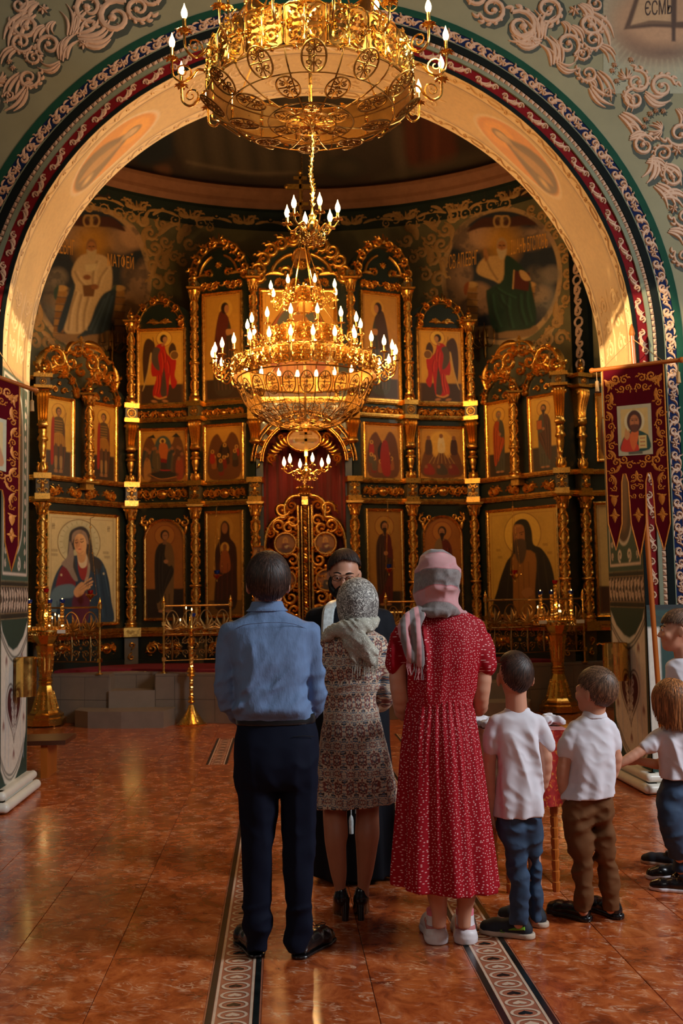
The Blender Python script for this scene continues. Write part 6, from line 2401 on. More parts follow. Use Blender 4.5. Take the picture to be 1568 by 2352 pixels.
# scroll-work round the medallions
def cyl2(p):
 a=p[:,0]/AR
 return apse_pt(a,p[:,1],AR-.006-p[:,2])
def A2(px,py):
 a,z=PC(px,py)
 return (a*AR,z)
AS=16.5/F_PX
ao=MB()
left_ap=[('s',205,478,15,0,1),('s',240,482,14,180,-1),('s',272,492,15,20,1),('s',300,500,15,200,-1),('s',330,505,18,90,1),('s',345,535,17,0,-1),('s',372,515,16,120,1),('s',400,505,14,60,-1),('s',355,570,18,200,1),
   ('s',380,555,15,10,-1),('s',375,600,20,90,1),('s',352,610,14,270,-1),('s',400,590,13,30,1),('s',360,650,20,180,-1),('s',392,640,16,60,1),('s',375,680,15,0,-1),('s',425,525,17,150,1),('s',435,560,16,0,-1),('s',420,600,14,80,1),
   ('s',460,515,14,0,1),('s',480,522,11,90,-1),('s',90,745,17,90,1),('s',80,785,18,200,-1),('s',110,790,16,0,1),('s',135,812,14,90,-1),('s',100,825,14,180,1),
   ('l',300,485,345,495),('l',330,520,360,480),('l',345,500,395,490),('l',330,560,350,520),('l',365,540,410,520),('l',380,620,400,570),('l',350,640,372,600),('l',440,510,505,520),('l',410,560,445,520),('l',345,590,335,555),('l',90,700,75,750),('l',95,760,120,810)]
for it in left_ap:
 for sgn in (1,-1):
  if it[0]=='s':
   _,x,y,r_,a_,d_=it
   if sgn<0:
    x,a_,d_=1362-x+6,180-a_,-d_
    y-=8
   scroll(ao,A2(x,y),r_*AS,math.radians(a_),d_,.26,.02,cyl2,3,1.2,11,4)
  else:
   _,x0,y0,x1,y1=it
   if sgn<0:
    x0,x1,y0,y1=1368-x0,1368-x1,y0-8,y1-8
   leaf(ao,A2(x0,y0),A2(x1,y1),.2*sgn,.15,.02,cyl2)
# band of scrolls following the right medallion
for k in range(15):
 a_=-1.1+k*.17
 x,y=1152+152*math.cos(a_),640+178*math.sin(a_)
 scroll(ao,A2(x,y),12*AS,a_,1 if k%2 else -1,.28,.02,cyl2,3,1.2,10,4)
for sgn in (1,-1):
 for k in range(9):
  x=695+sgn*(190+k*3)
ao.build('scroll_relief',M['relief_gold'],wall_apse,kind='stuff')
# ribs and side openings at both ends of the apse wall
for s_ in (-1,1):
 a_=s_*math.atan2(4.35,PY(1330,700,14.9)[1]-AY)
 rb=MB()
 for da,dd,mt in ((.0,.10,0),):
  for z0,z1 in ((0.0,AZ-.3),):
   P=np.zeros((6,2,3))
   for k,(o,r_) in enumerate(((-.16,0),(-.16,dd),(-.12,dd+.02),(.12,dd+.02),(.16,dd),(.16,0))):
    for j,z in enumerate((z0,z1)):
     P[k,j]=apse_pt(a_+o/AR,z,AR-r_)
   rb.grid(P)
 rib=rb.build('wall_rib',M['trim_black'],wall_apse,False)
 rr=MB()
 fmr=lambda p,a_=a_: apse_pt(a_+p[:,0]/AR,p[:,1],AR-.122-p[:,2])
 z=3.2
 k=0
 while z<AZ-.5:
  if k%4==3:
   rr.stroke([(.07*math.cos(t),z+.07*math.sin(t)) for t in np.linspace(0,2*PI,13)],.018,.02,0,fmr,4)
  else:
   scroll(rr,(.02*(1 if k%2 else -1),z),.07,PI/2,1 if k%2 else -1,.3,.02,fmr,2,1.1,10,4)
   leaf(rr,(-.05,z-.02),(.06,z+.12),.2,.18,.02,fmr)
  z+=.16
  k+=1
 rr.build('scroll_relief',M['relief'],rib,kind='stuff')
# ---------------------------------------------------------------- raised solea with steps
def solea():
 F_=[(-5.15,14.25),(-4.2,13.95),(-3.2,13.75)]
 a,b_=PZ(228,1547,ZS),PZ(492,1545,ZS)
 n0,n1=PZ(256,1547,ZS),PZ(358,1547,ZS)
 pl=[(-5.15,14.2),(-3.6,13.9),(n0[0],13.55),(n0[0],13.95),(n1[0],13.85),(n1[0],13.5),(-1.5,13.44),(-.95,13.2),(-.35,13.0)]
 front=pl+[(-x,y) for x,y in pl[::-1]]
 m=MB()
 m.prism(front+[(5.15,15.4),(4.0,16.2),(-4.0,16.2),(-5.15,15.4)],0,ZS-.03)
 root=struct(m.build('platform',M['grout'],None,False))
 cap_=MB()
 cap_.prism([(x,y-.015) for x,y in front]+[(5.15,15.4),(4.0,16.2),(-4.0,16.2),(-5.15,15.4)],ZS-.03,ZS)
 cap_.build('platform_top',M['stone'],root,False)
 cache={}
 def face(p,q,z0,z1,tw=.33,rows=2):
  p,q=np.array(p,float),np.array(q,float)
  L=np.linalg.norm(q-p)
  d=(q-p)/L
  nn=np.array([d[1],-d[0]])
  n=max(1,round(L/tw))
  rz_=math.atan2(d[1],d[0])
  for r_ in range(rows):
   for k in range(n):
    w_,h_=L/n,(z1-z0)/rows
    key=(round(w_,3),round(h_,3))
    if key not in cache:
     cache[key]=MB().box((0,0,0),(w_-.005,.012,h_-.005)).mesh('tile',M['stone'],False)
    o=link('tile',cache[key],root)
    c=p+d*(k+.5)*w_+nn*.005
    o.location=(c[0],c[1],z0+h_*(r_+.5))
    o.rotation_euler=(0,0,rz_)
 for p,q in zip(front[:-1],front[1:]):
  L=math.hypot(q[0]-p[0],q[1]-p[1])
  if L>.12:
   face(p,q,0,ZS-.03)
 for s_ in (-1,1):
  x0,x1=sorted((s_*abs(n0[0]),s_*abs(n1[0])))
  st=MB()
  st.prism([(x0,13.50),(x1,13.50),(x1,13.98),(x0,13.98)],0,.42)
  xa,xb=(x0-.40,x1+.26)
  st.prism([(xa,13.35),(xa+.2,13.14),((xa+xb)/2,13.02),(xb-.1,12.98),(xb,13.3),(xb,13.6),(xa,13.65)],0,.205)
  st.build('step',M['stone'],root,False)
 # dark red carpet along the top
 c=MB()
 pts=[(-3.4,14.0),(-2.4,14.15),(-1.5,13.6),(-.9,13.4),(.9,13.4),(1.5,13.6),(2.4,14.15),(3.4,14.0)]
 bk=[(3.4,14.6),(2.4,15.2),(1.5,15.0),(.9,14.7),(-.9,14.7),(-1.5,15.0),(-2.4,15.2),(-3.4,14.6)]
 c.prism(pts+bk,ZS,ZS+.03)
 o=c.build('carpet',M['carpet'],None,False)
 tag(o,'dark red carpet laid along the top of the raised stone platform','carpet')
solea()
# cross above the middle of the altar screen
m=MB()
z0=FC.px(690,535)[1]
z1=FC.px(690,396)[1]
H=z1-z0
for (x0,a0,x1,a1) in ((-.018,0,.018,H),(-.21,H*.72,.21,H*.80),(-.10,H*.88,.10,H*.93),(-.12,H*.45,.12,H*.50)):
 m.prism([(.7+x0,z0+a0),(.7+x1,z0+a0),(.7+x1,z0+a1),(.7+x0,z0+a1)],-.02,.015,FC.fm)
for x_,z_ in ((-.21,.76),(.21,.76),(0,1.0)):
 q=FC.fm(np.array([(.7+x_,z0+H*z_,0)]))[0]
 m.ball(q,.035,8,6)
part('crest_cross',m,M['gold_dim'],auto=40)
# ---------------------------------------------------------------- chandeliers
M['brass']=gold_mat('polished_brass',(0.93,0.54,0.13),0.20,0.05,12,0.85)
M['brass_dark']=gold_mat('aged_brass',(0.30,0.15,0.035),0.35,0.15,20,0.7)
_e=NT('lit_candle_bulb')
_e.set(color=(1,0.8,0.5,1),emc=(1.0,0.62,0.24,1),emis=26.0)
M['bulb']=_e.mat
_e=NT('small_flame')
_e.set(color=(1,0.8,0.5,1),emc=(1.0,0.55,0.18,1),emis=22.0)
M['flame']=_e.mat
_e=NT('candle_wax')
_e.set(color=srgb(226,176,96),rough=.5,sss=.1)
M['wax']=_e.mat
def bulb_mesh(s=1.0):
 m=MB()
 pr=[(.004,0),(.010,.004),(.0165,.02),(.018,.034),(.014,.052),(.007,.068),(.003,.082),(.0005,.092)]
 m.lathe([(r*s,z*s) for r,z in pr],10)
 return m.mesh('bulb',M['bulb'])
def lamp_pt(parent_root,loc,energy,r=.05,color=(1.0,.56,.20)):
 l=bpy.data.lights.new('candle_glow','POINT')
 l.energy=energy
 l.shadow_soft_size=r
 l.color=color
 o=bpy.data.objects.new('candle_glow',l)
 col.objects.link(o)
 o.parent=parent_root
 o.location=loc
def filigree_panel(Rr,ang,h,n=6):
 """curved stamped panel: thin plate, raised rim, pierced-looking scroll relief"""
 m=MB()
 W_=Rr*ang*.94
 def fm(p):
  a=p[:,0]/Rr
  rr=Rr+p[:,2]
  return np.stack([rr*np.sin(a),-rr*np.cos(a),p[:,1]],1)
 c=W_*.13
 b=W_/2
 outline=[(-b+c,0),(b-c,0),(b,c*.6),(b,h-c*.6),(b-c,h),(-b+c,h),(-b,h-c*.6),(-b,c*.6)]
 m.mi=1
 P=np.zeros((5,2,3))
 for k,x in enumerate(np.linspace(-b*.95,b*.95,5)):
  P[k]=fm(np.array([(x,h*.05,0),(x,h*.95,0)]))
 m.grid(P)
 m.mi=0
 oo=[]
 for p,q in zip(outline,outline[1:]+outline[:1]):
  for t in (0,.5):
   oo.append((p[0]+(q[0]-p[0])*t,p[1]+(q[1]-p[1])*t))
 oo.append(oo[0])
 m.stroke(oo,W_*.022,.007,.001,fm,4)
 for sx in (-1,1):
  for sz in (-1,1):
   cx_,cz_=sx*W_*.24,h/2+sz*h*.24
   scroll(m,(cx_,cz_),min(W_,h)*.25,PI/2*sz,sx*sz,.15,.012,fm,4,1.4,n+5,3,.001)
   scroll(m,(sx*W_*.10,h/2+sz*h*.36),min(W_,h)*.10,0,-sx*sz,.24,.010,fm,1,1.1,7,3,.001)
   scroll(m,(sx*W_*.38,h/2+sz*h*.08),min(W_,h)*.09,0,sx*sz,.24,.010,fm,1,1.1,7,3,.001)
   leaf(m,(sx*W_*.05,h/2),(sx*W_*.40,h/2+sz*h*.40),.15*sx*sz,.10,.008,fm,.001,3,4)
 leaf(m,(0,h*.08),(0,h*.46),0,.16,.012,fm,.001,4,4)
 leaf(m,(0,h*.92),(0,h*.54),0,.16,.012,fm,.001,4,4)
 return m.mesh('filigree_panel',[M['brass'],M['brass_dark']],True,60)
def arm_meshes(s):
 """S-scroll arm starting at the ring (origin) and going out along -Y; returns arm, sleeve"""
 a=MB()
 path=[(0,0,0),(0,-.06,.005),(0,-.10,-.05),(0,-.16,-.085),(0,-.215,-.05),(0,-.225,.02),(0,-.225,.06)]
 pts=catmull([[k*s for k in p] for p in path],4)
 a.tube(pts,[.0085*s]*len(pts),6)
 sp=[(0,(-.155+.058*(1-t*.85)*math.cos(-1.2+t*9))*s,(-.015+.058*(1-t*.85)*math.sin(-1.2+t*9))*s) for t in np.linspace(0,1,18)]
 a.tube(sp,[(.007-.003*k/17)*s for k in range(18)],5)
 a.ball((0,-.01*s,0),.016*s,8,6)
 for k in range(8):
  an=2*PI*k/8
  lp=[]
  for t in (0,.33,.66,1):
   r_=(.010+.042*t)*s
   lp.append((r_*math.cos(an),-.225*s+r_*math.sin(an),(.058+.014*math.sin(t*2.6)-.006*t)*s))
  a.tube(lp,[.006*s,.013*s,.012*s,.002*s],4,flat=.35,up=None)
 sl=MB()
 sl.lathe([(.011*s,.06*s),(.014*s,.065*s),(.0125*s,.075*s),(.0125*s,.135*s),(.014*s,.14*s),(.006*s,.142*s)],10,(0,-.225*s,0))
 return a.mesh('arm',M['brass'],True,60),sl.mesh('candle_sleeve',M['brass'],True,40)
def pierced_oval(w_,h_,mat_):
 m=MB()
 f=lambda p: p
 pts=[(w_*.5*math.cos(t),h_*.5*math.sin(t)) for t in np.linspace(0,2*PI,21)]
 for flip in (1,-1):
  g=(lambda p,flip=flip: p*np.array([1,1,flip]))
  m.stroke(pts,w_*.045,.006,0,g,4)
  for s_ in (-1,1):
   for t_ in (-1,1):
    scroll(m,(s_*w_*.2,t_*h_*.2),min(w_,h_)*.17,t_*PI/2,s_*t_,.2,.006,g,1,1.2,9,3)
  m.stroke([(-w_*.5,0),(w_*.5,0)],w_*.03,.005,0,g,3)
  m.stroke([(0,-h_*.5),(0,h_*.5)],w_*.03,.005,0,g,3)
  rosette(m,(0,0),w_*.13,.007,g,6)
 return m.mesh('pierced_medallion',mat_)
def tier(root,Rr,z,h,npan,narm,arm_s,arm_z,bulb_me,ph=0.0,medallions=True):
 ang=2*PI/npan
 pm=filigree_panel(Rr,ang,h)
 for k in range(npan):
  o=link('filigree_panel',pm,root)
  o.location=(0,0,z)
  o.rotation_euler=(0,0,ang*(k+.5)+ph)
 hp=MB()
 for zz in (z+.006,z+h-.006):
  hp.tube([((Rr-.006)*math.cos(a),(Rr-.006)*math.sin(a),zz) for a in np.linspace(0,2*PI,61)[:-1]],.006,6,closed=True)
 hp.build('hoop',M['brass'],root)
 am,sm=arm_meshes(arm_s)
 for k in range(narm):
  a=2*PI*k/narm+ph
  o=link('arm',am,root)
  o.location=(Rr*math.sin(a),-Rr*math.cos(a),z+arm_z)
  o.rotation_euler=(0,0,a)
  link('candle_sleeve',sm,o)
  b=link('bulb',bulb_me,o)
  b.location=(0,-.225*arm_s,.140*arm_s)
def bowl(root,Rr,z,depth,nrib,mat_,oval=(.15,.10),rows=3):
 r_=MB()
 def prof(t):
  return (Rr*math.cos(t*PI/2*.93),z-depth*math.sin(t*PI/2))
 for k in range(nrib):
  a=2*PI*(k+.5)/nrib
  pts=[]
  for t in np.linspace(0,1,9):
   r,zz=prof(t)
   pts.append((r*math.sin(a),-r*math.cos(a),zz))
  r_.tube(pts,.005,5)
 r_.tube([(Rr*math.cos(a),Rr*math.sin(a),z) for a in np.linspace(0,2*PI,61)[:-1]],.009,6,closed=True)
 rr=Rr*.24
 for t in (.42,.78):
  r,zz=prof(t)
  r_.tube([(r*math.cos(a),r*math.sin(a),zz) for a in np.linspace(0,2*PI,41)[:-1]],.005,5,closed=True)
 r_.build('bowl_ribs',mat_,root)
 for j in range(rows):
  t=(.20,.58,.88)[j]
  r,zz=prof(t)
  r2,z2=prof(min(1,t+.05))
  n=max(6,int(nrib*(1.0,.8,.45)[j]))
  w_=min(oval[0]*1.2,2*PI*r/n*.92)
  om=pierced_oval(oval[1]*(1.0,.95,.8)[j],oval[0]*(1.0,1.0,.8)[j] if j else oval[0],mat_)
  tilt=math.atan2(z2-zz,r2-r)
  for k in range(n):
   a=2*PI*(k+(.5 if j%2 else 0))/n
   o=link('pierced_medallion',om,root)
   o.location=(r*math.sin(a),-r*math.cos(a),zz)
   # local Y follows the meridian, local Z points outward
   X=Vector((math.cos(a),math.sin(a),0))
   d=Vector(((r2-r)*math.sin(a),-(r2-r)*math.cos(a),z2-zz)).normalized()
   Mx=Matrix([[X[i],d[i],X.cross(d)[i]] for i in range(3)]).to_4x4()
   o.rotation_euler=Mx.to_euler()
 c=MB()
 zb=z-depth
 for zz,sg in ((zb,1),(zb,-1)):
  g=(lambda p,sg=sg: p*np.array([1,1,sg])+np.array([0,0,zb]))
  for q in (1.0,.55):
   pts=[(rr*q*math.cos(t),rr*q*math.sin(t)) for t in np.linspace(0,2*PI,31)]
   c.stroke(pts,.010,.008,0,g,4)
  for k in range(16):
   a=2*PI*k/16
   leaf(c,(rr*.2*math.cos(a),rr*.2*math.sin(a)),(rr*math.cos(a),rr*math.sin(a)),.1,.12,.007,g,0,4,4)
 c.build('bottom_disc',M['brass'],root)
def cluster(root,z,Rr,n,s,bulb_me):
 """small pendant ring of candle bulbs on leafy arms"""
 c=MB()
 c.lathe([(.002,-.12),(.012,-.11),(.006,-.09),(.03,-.06),(.045,-.03),(.05,0),(.03,.02),(.02,.05),(.028,.07),(.012,.09),(.008,.14)],12,(0,0,z))
 c.build('pendant_hub',M['brass'],root)
 a_=MB()
 L=Rr
 pts=catmull([(0,0,0),(0,-L*.25,-.03),(0,-L*.5,.01),(0,-L*.8,-.02),(0,-L,.015),(0,-L,.03)],4)
 a_.tube(pts,[.006]*len(pts),6)
 sp=[(0,(-L*.55+.03*(1-t*.8)*math.cos(t*9)),(-.03+.03*(1-t*.8)*math.sin(t*9))) for t in np.linspace(0,1,14)]
 a_.tube(sp,.004,5)
 for k in range(6):
  an=2*PI*k/6
  a_.tube([(.008*math.cos(an),-L+.008*math.sin(an),.03),(.03*math.cos(an),-L+.03*math.sin(an),.035),(.038*math.cos(an),-L+.038*math.sin(an),.03)],[.006,.011,.002],4)
 a_.lathe([(.009,.03),(.010,.035),(.010,.075),(.004,.078)],8,(0,-L,0))
 me=a_.mesh('arm',M['brass'],True,60)
 d=MB()
 pts=catmull([(0,0,-.03),(0,-L*.2,-.09),(0,-L*.42,-.11),(0,-L*.5,-.07)],4)
 d.tube(pts,[.006-.0003*i for i in range(len(pts))],5)
 for t in (3,6,9):
  p=pts[t]
  d.tube([p,p+np.array([.02,-.01,.01]),p+np.array([.03,-.02,.02])],[.004,.006,.001],4)
  d.tube([p,p+np.array([-.02,-.01,.01]),p+np.array([-.03,-.02,.02])],[.004,.006,.001],4)
 dm_=d.mesh('leaf_spray',M['brass'])
 for k in range(n):
  a=2*PI*k/n+.25
  o=link('arm',me,root)
  o.location=(0,0,z)
  o.rotation_euler=(0,0,a)
  b=link('bulb',bulb_me,o)
  b.location=(0,-L,.076)
  o=link('leaf_spray',dm_,root)
  o.location=(0,0,z)
  o.rotation_euler=(0,0,a+.5)
 return root
def chain(root,x0,z0,z1,amp=.006,r=.004,n_=None,name='chain'):
 m=MB()
 n=int((z1-z0)/.034)
 for k in range(n):
  zc=z0+(k+.5)*(z1-z0)/n
  pts=[]
  for t in np.linspace(0,2*PI,9)[:-1]:
   u_,v_=.010*math.cos(t),.021*math.sin(t)
   pts.append((x0[0]+(u_ if k%2 else 0),x0[1]+(0 if k%2 else u_),zc+v_))
  m.tube(pts,r,4,closed=True)
 return m.build(name,M['brass_dark'],root)
# near chandelier, hanging in front of the arch
bm1=bulb_mesh(1.1)
c=PY(713,228,6.5)
near=thing('chandelier','large near gilt chandelier with lit candle bulbs, cut by the top of the photo','chandelier',tuple(c))
tier(near,.675,0,.27,16,16,1.0,.14,bm1,ph=.12)
tier(near,.42,.62,.20,12,12,.8,.10,bm1,ph=.1)
bowl(near,.672,0,.17,12,M['brass_dark'],(.20,.15),3)
m=MB()
m.lathe([(.012,-.17),(.012,.95)],8)
m.build('stem',M['brass'],near)
for k in range(4):
 a=PI/4+k*PI/2
 m=MB()
 m.tube([(.67*math.cos(a),.67*math.sin(a),.27),(.42*math.cos(a),.42*math.sin(a),.62)],.006,5)
 m.tube([(.42*math.cos(a),.42*math.sin(a),.82),(.03,0,1.6)],.006,5)
 m.build('stay',M['brass_dark'],near)
zc=PY(707,520,6.5)[2]-c[2]
m=MB()
pts=catmull([(0,0,-.17),(.012,0,-.3),(-.006,0,-.5),(.006,0,zc+.25),(0,0,zc+.12)],6)
m.tube(pts,.008,6)
for k in range(2,len(pts)-1):
 p=pts[k]
 for a in (0,2.1,4.2):
  m.tube([p,p+np.array([.018*math.cos(a+k),.018*math.sin(a+k),.02])],[.007,.004],4)
m.build('pendant_stem',M['brass'],near)
cluster(near,zc,.17,6,1,bulb_mesh(.95))
chain(near,(0,0),.95,3.0)
for k in range(6):
 a=2*PI*k/6+.3
 lamp_pt(near,(.86*math.cos(a),.86*math.sin(a),.34),12)
lamp_pt(near,(0,0,.1),8)
lamp_pt(near,(0,-.02,zc+.2),6)
# far chandelier, inside the apse
bm2=bulb_mesh(1.3)
FY=12.0
c=PY(700,868,FY)
far=thing('chandelier','three-tiered far gilt chandelier with deep pierced bowl hanging before the altar screen','chandelier',tuple(c))
tier(far,.86,0,.20,24,28,1.0,.10,bm2,ph=.06)
z2=PY(700,800,FY)[2]-c[2]
tier(far,.45,z2,.20,14,14,1.0,.10,bm2,ph=.2)
z3=PY(700,706,FY)[2]-c[2]
tier(far,.24,z3,.19,8,8,.75,.08,bulb_mesh(1.15),ph=.3)
zb=c[2]-PY(700,980,FY)[2]
bowl(far,.80,-.02,zb,24,M['brass_dark'],(.25,.15),3)
m=MB()
m.lathe([(.014,-zb),(.014,z3+.3)],8)
m.build('stem',M['brass_dark'],far)
for k in range(6):
 a=k*PI/3
 m=MB()
 m.tube([(.85*math.cos(a),.85*math.sin(a),.2),(.45*math.cos(a),.45*math.sin(a),z2)],.006,5)
 m.tube([(.44*math.cos(a),.44*math.sin(a),z2+.2),(.24*math.cos(a),.24*math.sin(a),z3)],.006,5)
 m.tube([(.23*math.cos(a),.23*math.sin(a),z3+.19),(0,0,z3+.9)],.005,5)
 m.build('stay',M['brass_dark'],far)
zk=PY(703,1082,FY)[2]-c[2]
m=MB()
m.tube([(0,0,-zb),(0,0,zk)],.012,6)
zcr=PY(703,1015,FY)[2]-c[2]
m.box((0,0,zcr),(.035,.03,.34))
m.box((0,0,zcr+.02),(.26,.03,.035))
m.box((0,0,zcr+.10),(.15,.03,.03))
m.build('hanging_cross',M['brass_dark'],far)
cluster(far,zk,.27,6,1,bulb_mesh(1.15))
chain(far,(0,0),z3+.9,9.8-c[2])
for k in range(6):
 a=2*PI*k/6
 lamp_pt(far,(1.05*math.cos(a),1.05*math.sin(a),.32),40)
for k in range(3):
 a=2*PI*k/3
 lamp_pt(far,(.68*math.cos(a),.68*math.sin(a),z2+.35),30)
lamp_pt(far,(0,-.1,z3+.4),60)
lamp_pt(far,(0,0,.12),8)
lamp_pt(far,(0,-.05,zk+.2),18)
# ---------------------------------------------------------------- candle stands, railings, banners and small furnishings
M['blue_glass']=simple('blue_glass',srgb(20,50,130),.1,trans=.3)
M['red_glass']=simple('ruby_glass',srgb(170,8,14),.1,trans=.4)
M['wood']=simple('orange_varnished_wood',srgb(172,92,30),.3,var=.2,vs=10,stretch=(1,1,.1))
M['wood_dark']=simple('dark_varnished_wood',srgb(74,38,22),.35,var=.2)
M['banner']=simple('burgundy_velvet',srgb(84,6,18),.9,var=.15,vs=5,spec=.1)
M['embroidery']=simple('gold_thread_embroidery',srgb(196,118,34),.5,.3,.2,40)
M['iron']=gold_mat('bronzed_railing',(.34,.19,.06),.32,.1,20,.6)
def twist(m,x,y,z0,z1,r,turns,n=60):
 for ph in (0,PI):
  pts=[]
  for i in range(n+1):
   t=i/n
   a=ph+t*turns*2*PI
   pts.append((x+r*.5*math.cos(a),y+r*.5*math.sin(a),z0+(z1-z0)*t))
  m.tube(pts,r*.62,5)
def candle(root,x,y,z,h=.09,lit=True,r=.004):
 m=MB()
 m.lathe([(r,0),(r,h),(r*.4,h+.002)],6,(x,y,z))
 o=m.build('wax_candle',M['wax'],root)
 if lit:
  f=MB()
  f.lathe([(.002,0),(.0055,.008),(.005,.015),(.001,.030)],8,(x,y,z+h+.003))
  f.build('flame',M['flame'],o)
def big_stand(px,py,label):
 c=PZ(px,py,0)
 root=thing('candle_stand',label,'candle stand',(c[0],c[1]+.22,0))
 m=MB()
 a0=PI/8
 for k in range(4):
  m.ball((.2*math.cos(k*PI/2+.78),.2*math.sin(k*PI/2+.78),.015),.018,8,6)
 m.lathe([(.265,.02),(.265,.10),(.245,.11),(.235,.115),(.235,.15),(.20,.17),(.175,.20),(.12,.40),(.085,.50),(.075,.52)],8,(0,0,0),rot=a0)
 m.build('foot',M['brass'],root,auto=20)
 m=MB()
 for z_,r_ in ((.53,.092),(.565,.096),(.60,.088)):
  m.lathe([(r_*.85,z_-.016),(r_,z_-.006),(r_,z_+.006),(r_*.85,z_+.016)],8,rot=a0)
 m.lathe([(.075,.61),(.085,.70),(.118,.98),(.122,1.0),(.125,1.02),(.105,1.04),(.15,1.10),(.17,1.16),(.14,1.17)],8,rot=a0)
 m.build('pillar',M['brass'],root,auto=20)
 m=MB()
 for k in range(8):
  an=k*PI/4
  for z0,z1,r0,r1,wd in ((.66,.96,.078,.105,.028),(.20,.44,.165,.100,.04)):
   O=(math.sin(an)*r0,-math.cos(an)*r0,z0)
   Vv=(math.sin(an)*(r1-r0),-math.cos(an)*(r1-r0),z1-z0)
   L=math.sqrt(sum(q*q for q in Vv))
   f=plane_map(O,(math.cos(an),math.sin(an),0),Vv,None)
   for j in range(4):
    t_=(j+.5)/4
    for q in (-1,1):
     scroll(m,(q*wd*.42,L*t_),wd*.42,PI/2,q,.3,.008,f,1,1.0,6,3)
   leaf(m,(0,0),(0,L),0,.06,.010,f,0,4,5)
 m.build('chased_ornament',M['gold'],root)
 m=MB()
 m.lathe([(.14,1.17),(.26,1.19),(.30,1.20),(.30,1.225),(.28,1.225),(.05,1.215)],24)
 for k in range(24):
  an=2*PI*k/24
  f=plane_map((.30*math.sin(an),-.30*math.cos(an),1.195),(math.cos(an),math.sin(an),0),(0,0,1))
  scroll(m,(-.02,-.02),.022,PI/2,1,.3,.006,f,1,1.1,7,3)
  scroll(m,(.02,-.02),.022,PI/2,-1,.3,.006,f,1,1.1,7,3)
 m.build('tray',M['brass'],root,auto=30)
 m=MB()
 rg_=random.Random(px)
 sock=[]
 for ring,n in ((.24,18),(.17,12),(.10,7)):
  for k in range(n):
   an=2*PI*k/n
   x,y=ring*math.cos(an),ring*math.sin(an)
   sock.append((x,y))
   m.lathe([(.010,1.222),(.013,1.23),(.008,1.235),(.011,1.26),(.011,1.265)],8,(x,y,0))
 m.build('candle_sockets',M['brass'],root,kind='stuff')
 for i in (3,8,20,31):
  candle(root,sock[i][0],sock[i][1],1.26,rg_.uniform(.05,.14))
 for x,y,h,g in ((-.21,-.02,.34,'blue_glass'),(0,0,.48,'red_glass'),(.21,-.02,.34,'blue_glass'),(0,.2,.34,'blue_glass')):
  m=MB()
  twist(m,x,y,1.225,1.225+h,.024,h*38)
  o=m.build('twisted_candle_holder',M['brass'],root)
  q=MB()
  q.lathe([(.024,0),(.036,.018),(.038,.045),(.034,.05),(.03,.03)],12,(x,y,1.225+h))
  q.build('glass_cup',M[g],o)
  if g=='blue_glass':
   f=MB()
   f.lathe([(.002,0),(.005,.006),(.001,.02)],8,(x,y,1.225+h+.04))
   f.build('flame',M['flame'],o)
 m=MB()
 m.box((.25,-.26,1.205),(.10,.015,.045))
 m.box((-.25,-.26,1.205),(.10,.015,.045))
 m.build('name_plate',M['sneaker_white'] if 'sneaker_white' in M else M['white_gloss'],root,False)
 lamp_pt(root,(0,-.05,1.42),1.2,.02)
 return root
big_stand(95,1672,'large octagonal brass candle stand before the icon of the veiled woman, at left')
big_stand(1295,1641,'large octagonal brass candle stand behind the boy in the polo shirt, at right')
c=PZ(437,1668,0)
root=thing('candle_stand','slender twisted brass candle stand on a conical foot, left of the man','candle stand',(c[0],c[1]+.17,0))
m=MB()
m.lathe([(.19,0),(.195,.012),(.16,.03),(.15,.05),(.11,.10),(.065,.17),(.045,.22),(.03,.25)],20)
for z_,r_ in ((.29,.05),(.34,.042),(.62,.055),(.665,.06),(.70,.045),(1.03,.05),(1.07,.052),(1.14,.04)):
 m.lathe([(.012,z_-.03),(r_*.8,z_-.015),(r_,z_),(r_*.8,z_+.015),(.012,z_+.03)],14)
twist(m,0,0,.36,.62,.026,9)
twist(m,0,0,.71,1.03,.026,11)
m.lathe([(.02,1.16),(.05,1.18),(.15,1.205),(.165,1.215),(.165,1.225),(.02,1.22)],20)
m.lathe([(.03,1.22),(.02,1.26),(.028,1.30),(.018,1.34),(.022,1.36)],12)
m.build('stem',M['brass'],root,auto=40)
m=MB()
for k in range(14):
 m.lathe([(.008,1.22),(.010,1.25)],6,(.14*math.cos(k*PI/7),.14*math.sin(k*PI/7),0))
m.build('candle_sockets',M['brass'],root,kind='stuff')
for x,y,h in ((-.13,-.05,.07),(-.05,-.12,.22),(.02,-.1,.2)):
 candle(root,x,y,1.24,h)
m=MB()
m.lathe([(.022,0),(.03,.02),(.03,.045)],12,(.03,0,1.36))
m.build('glass_cup',M['blue_glass'],root)
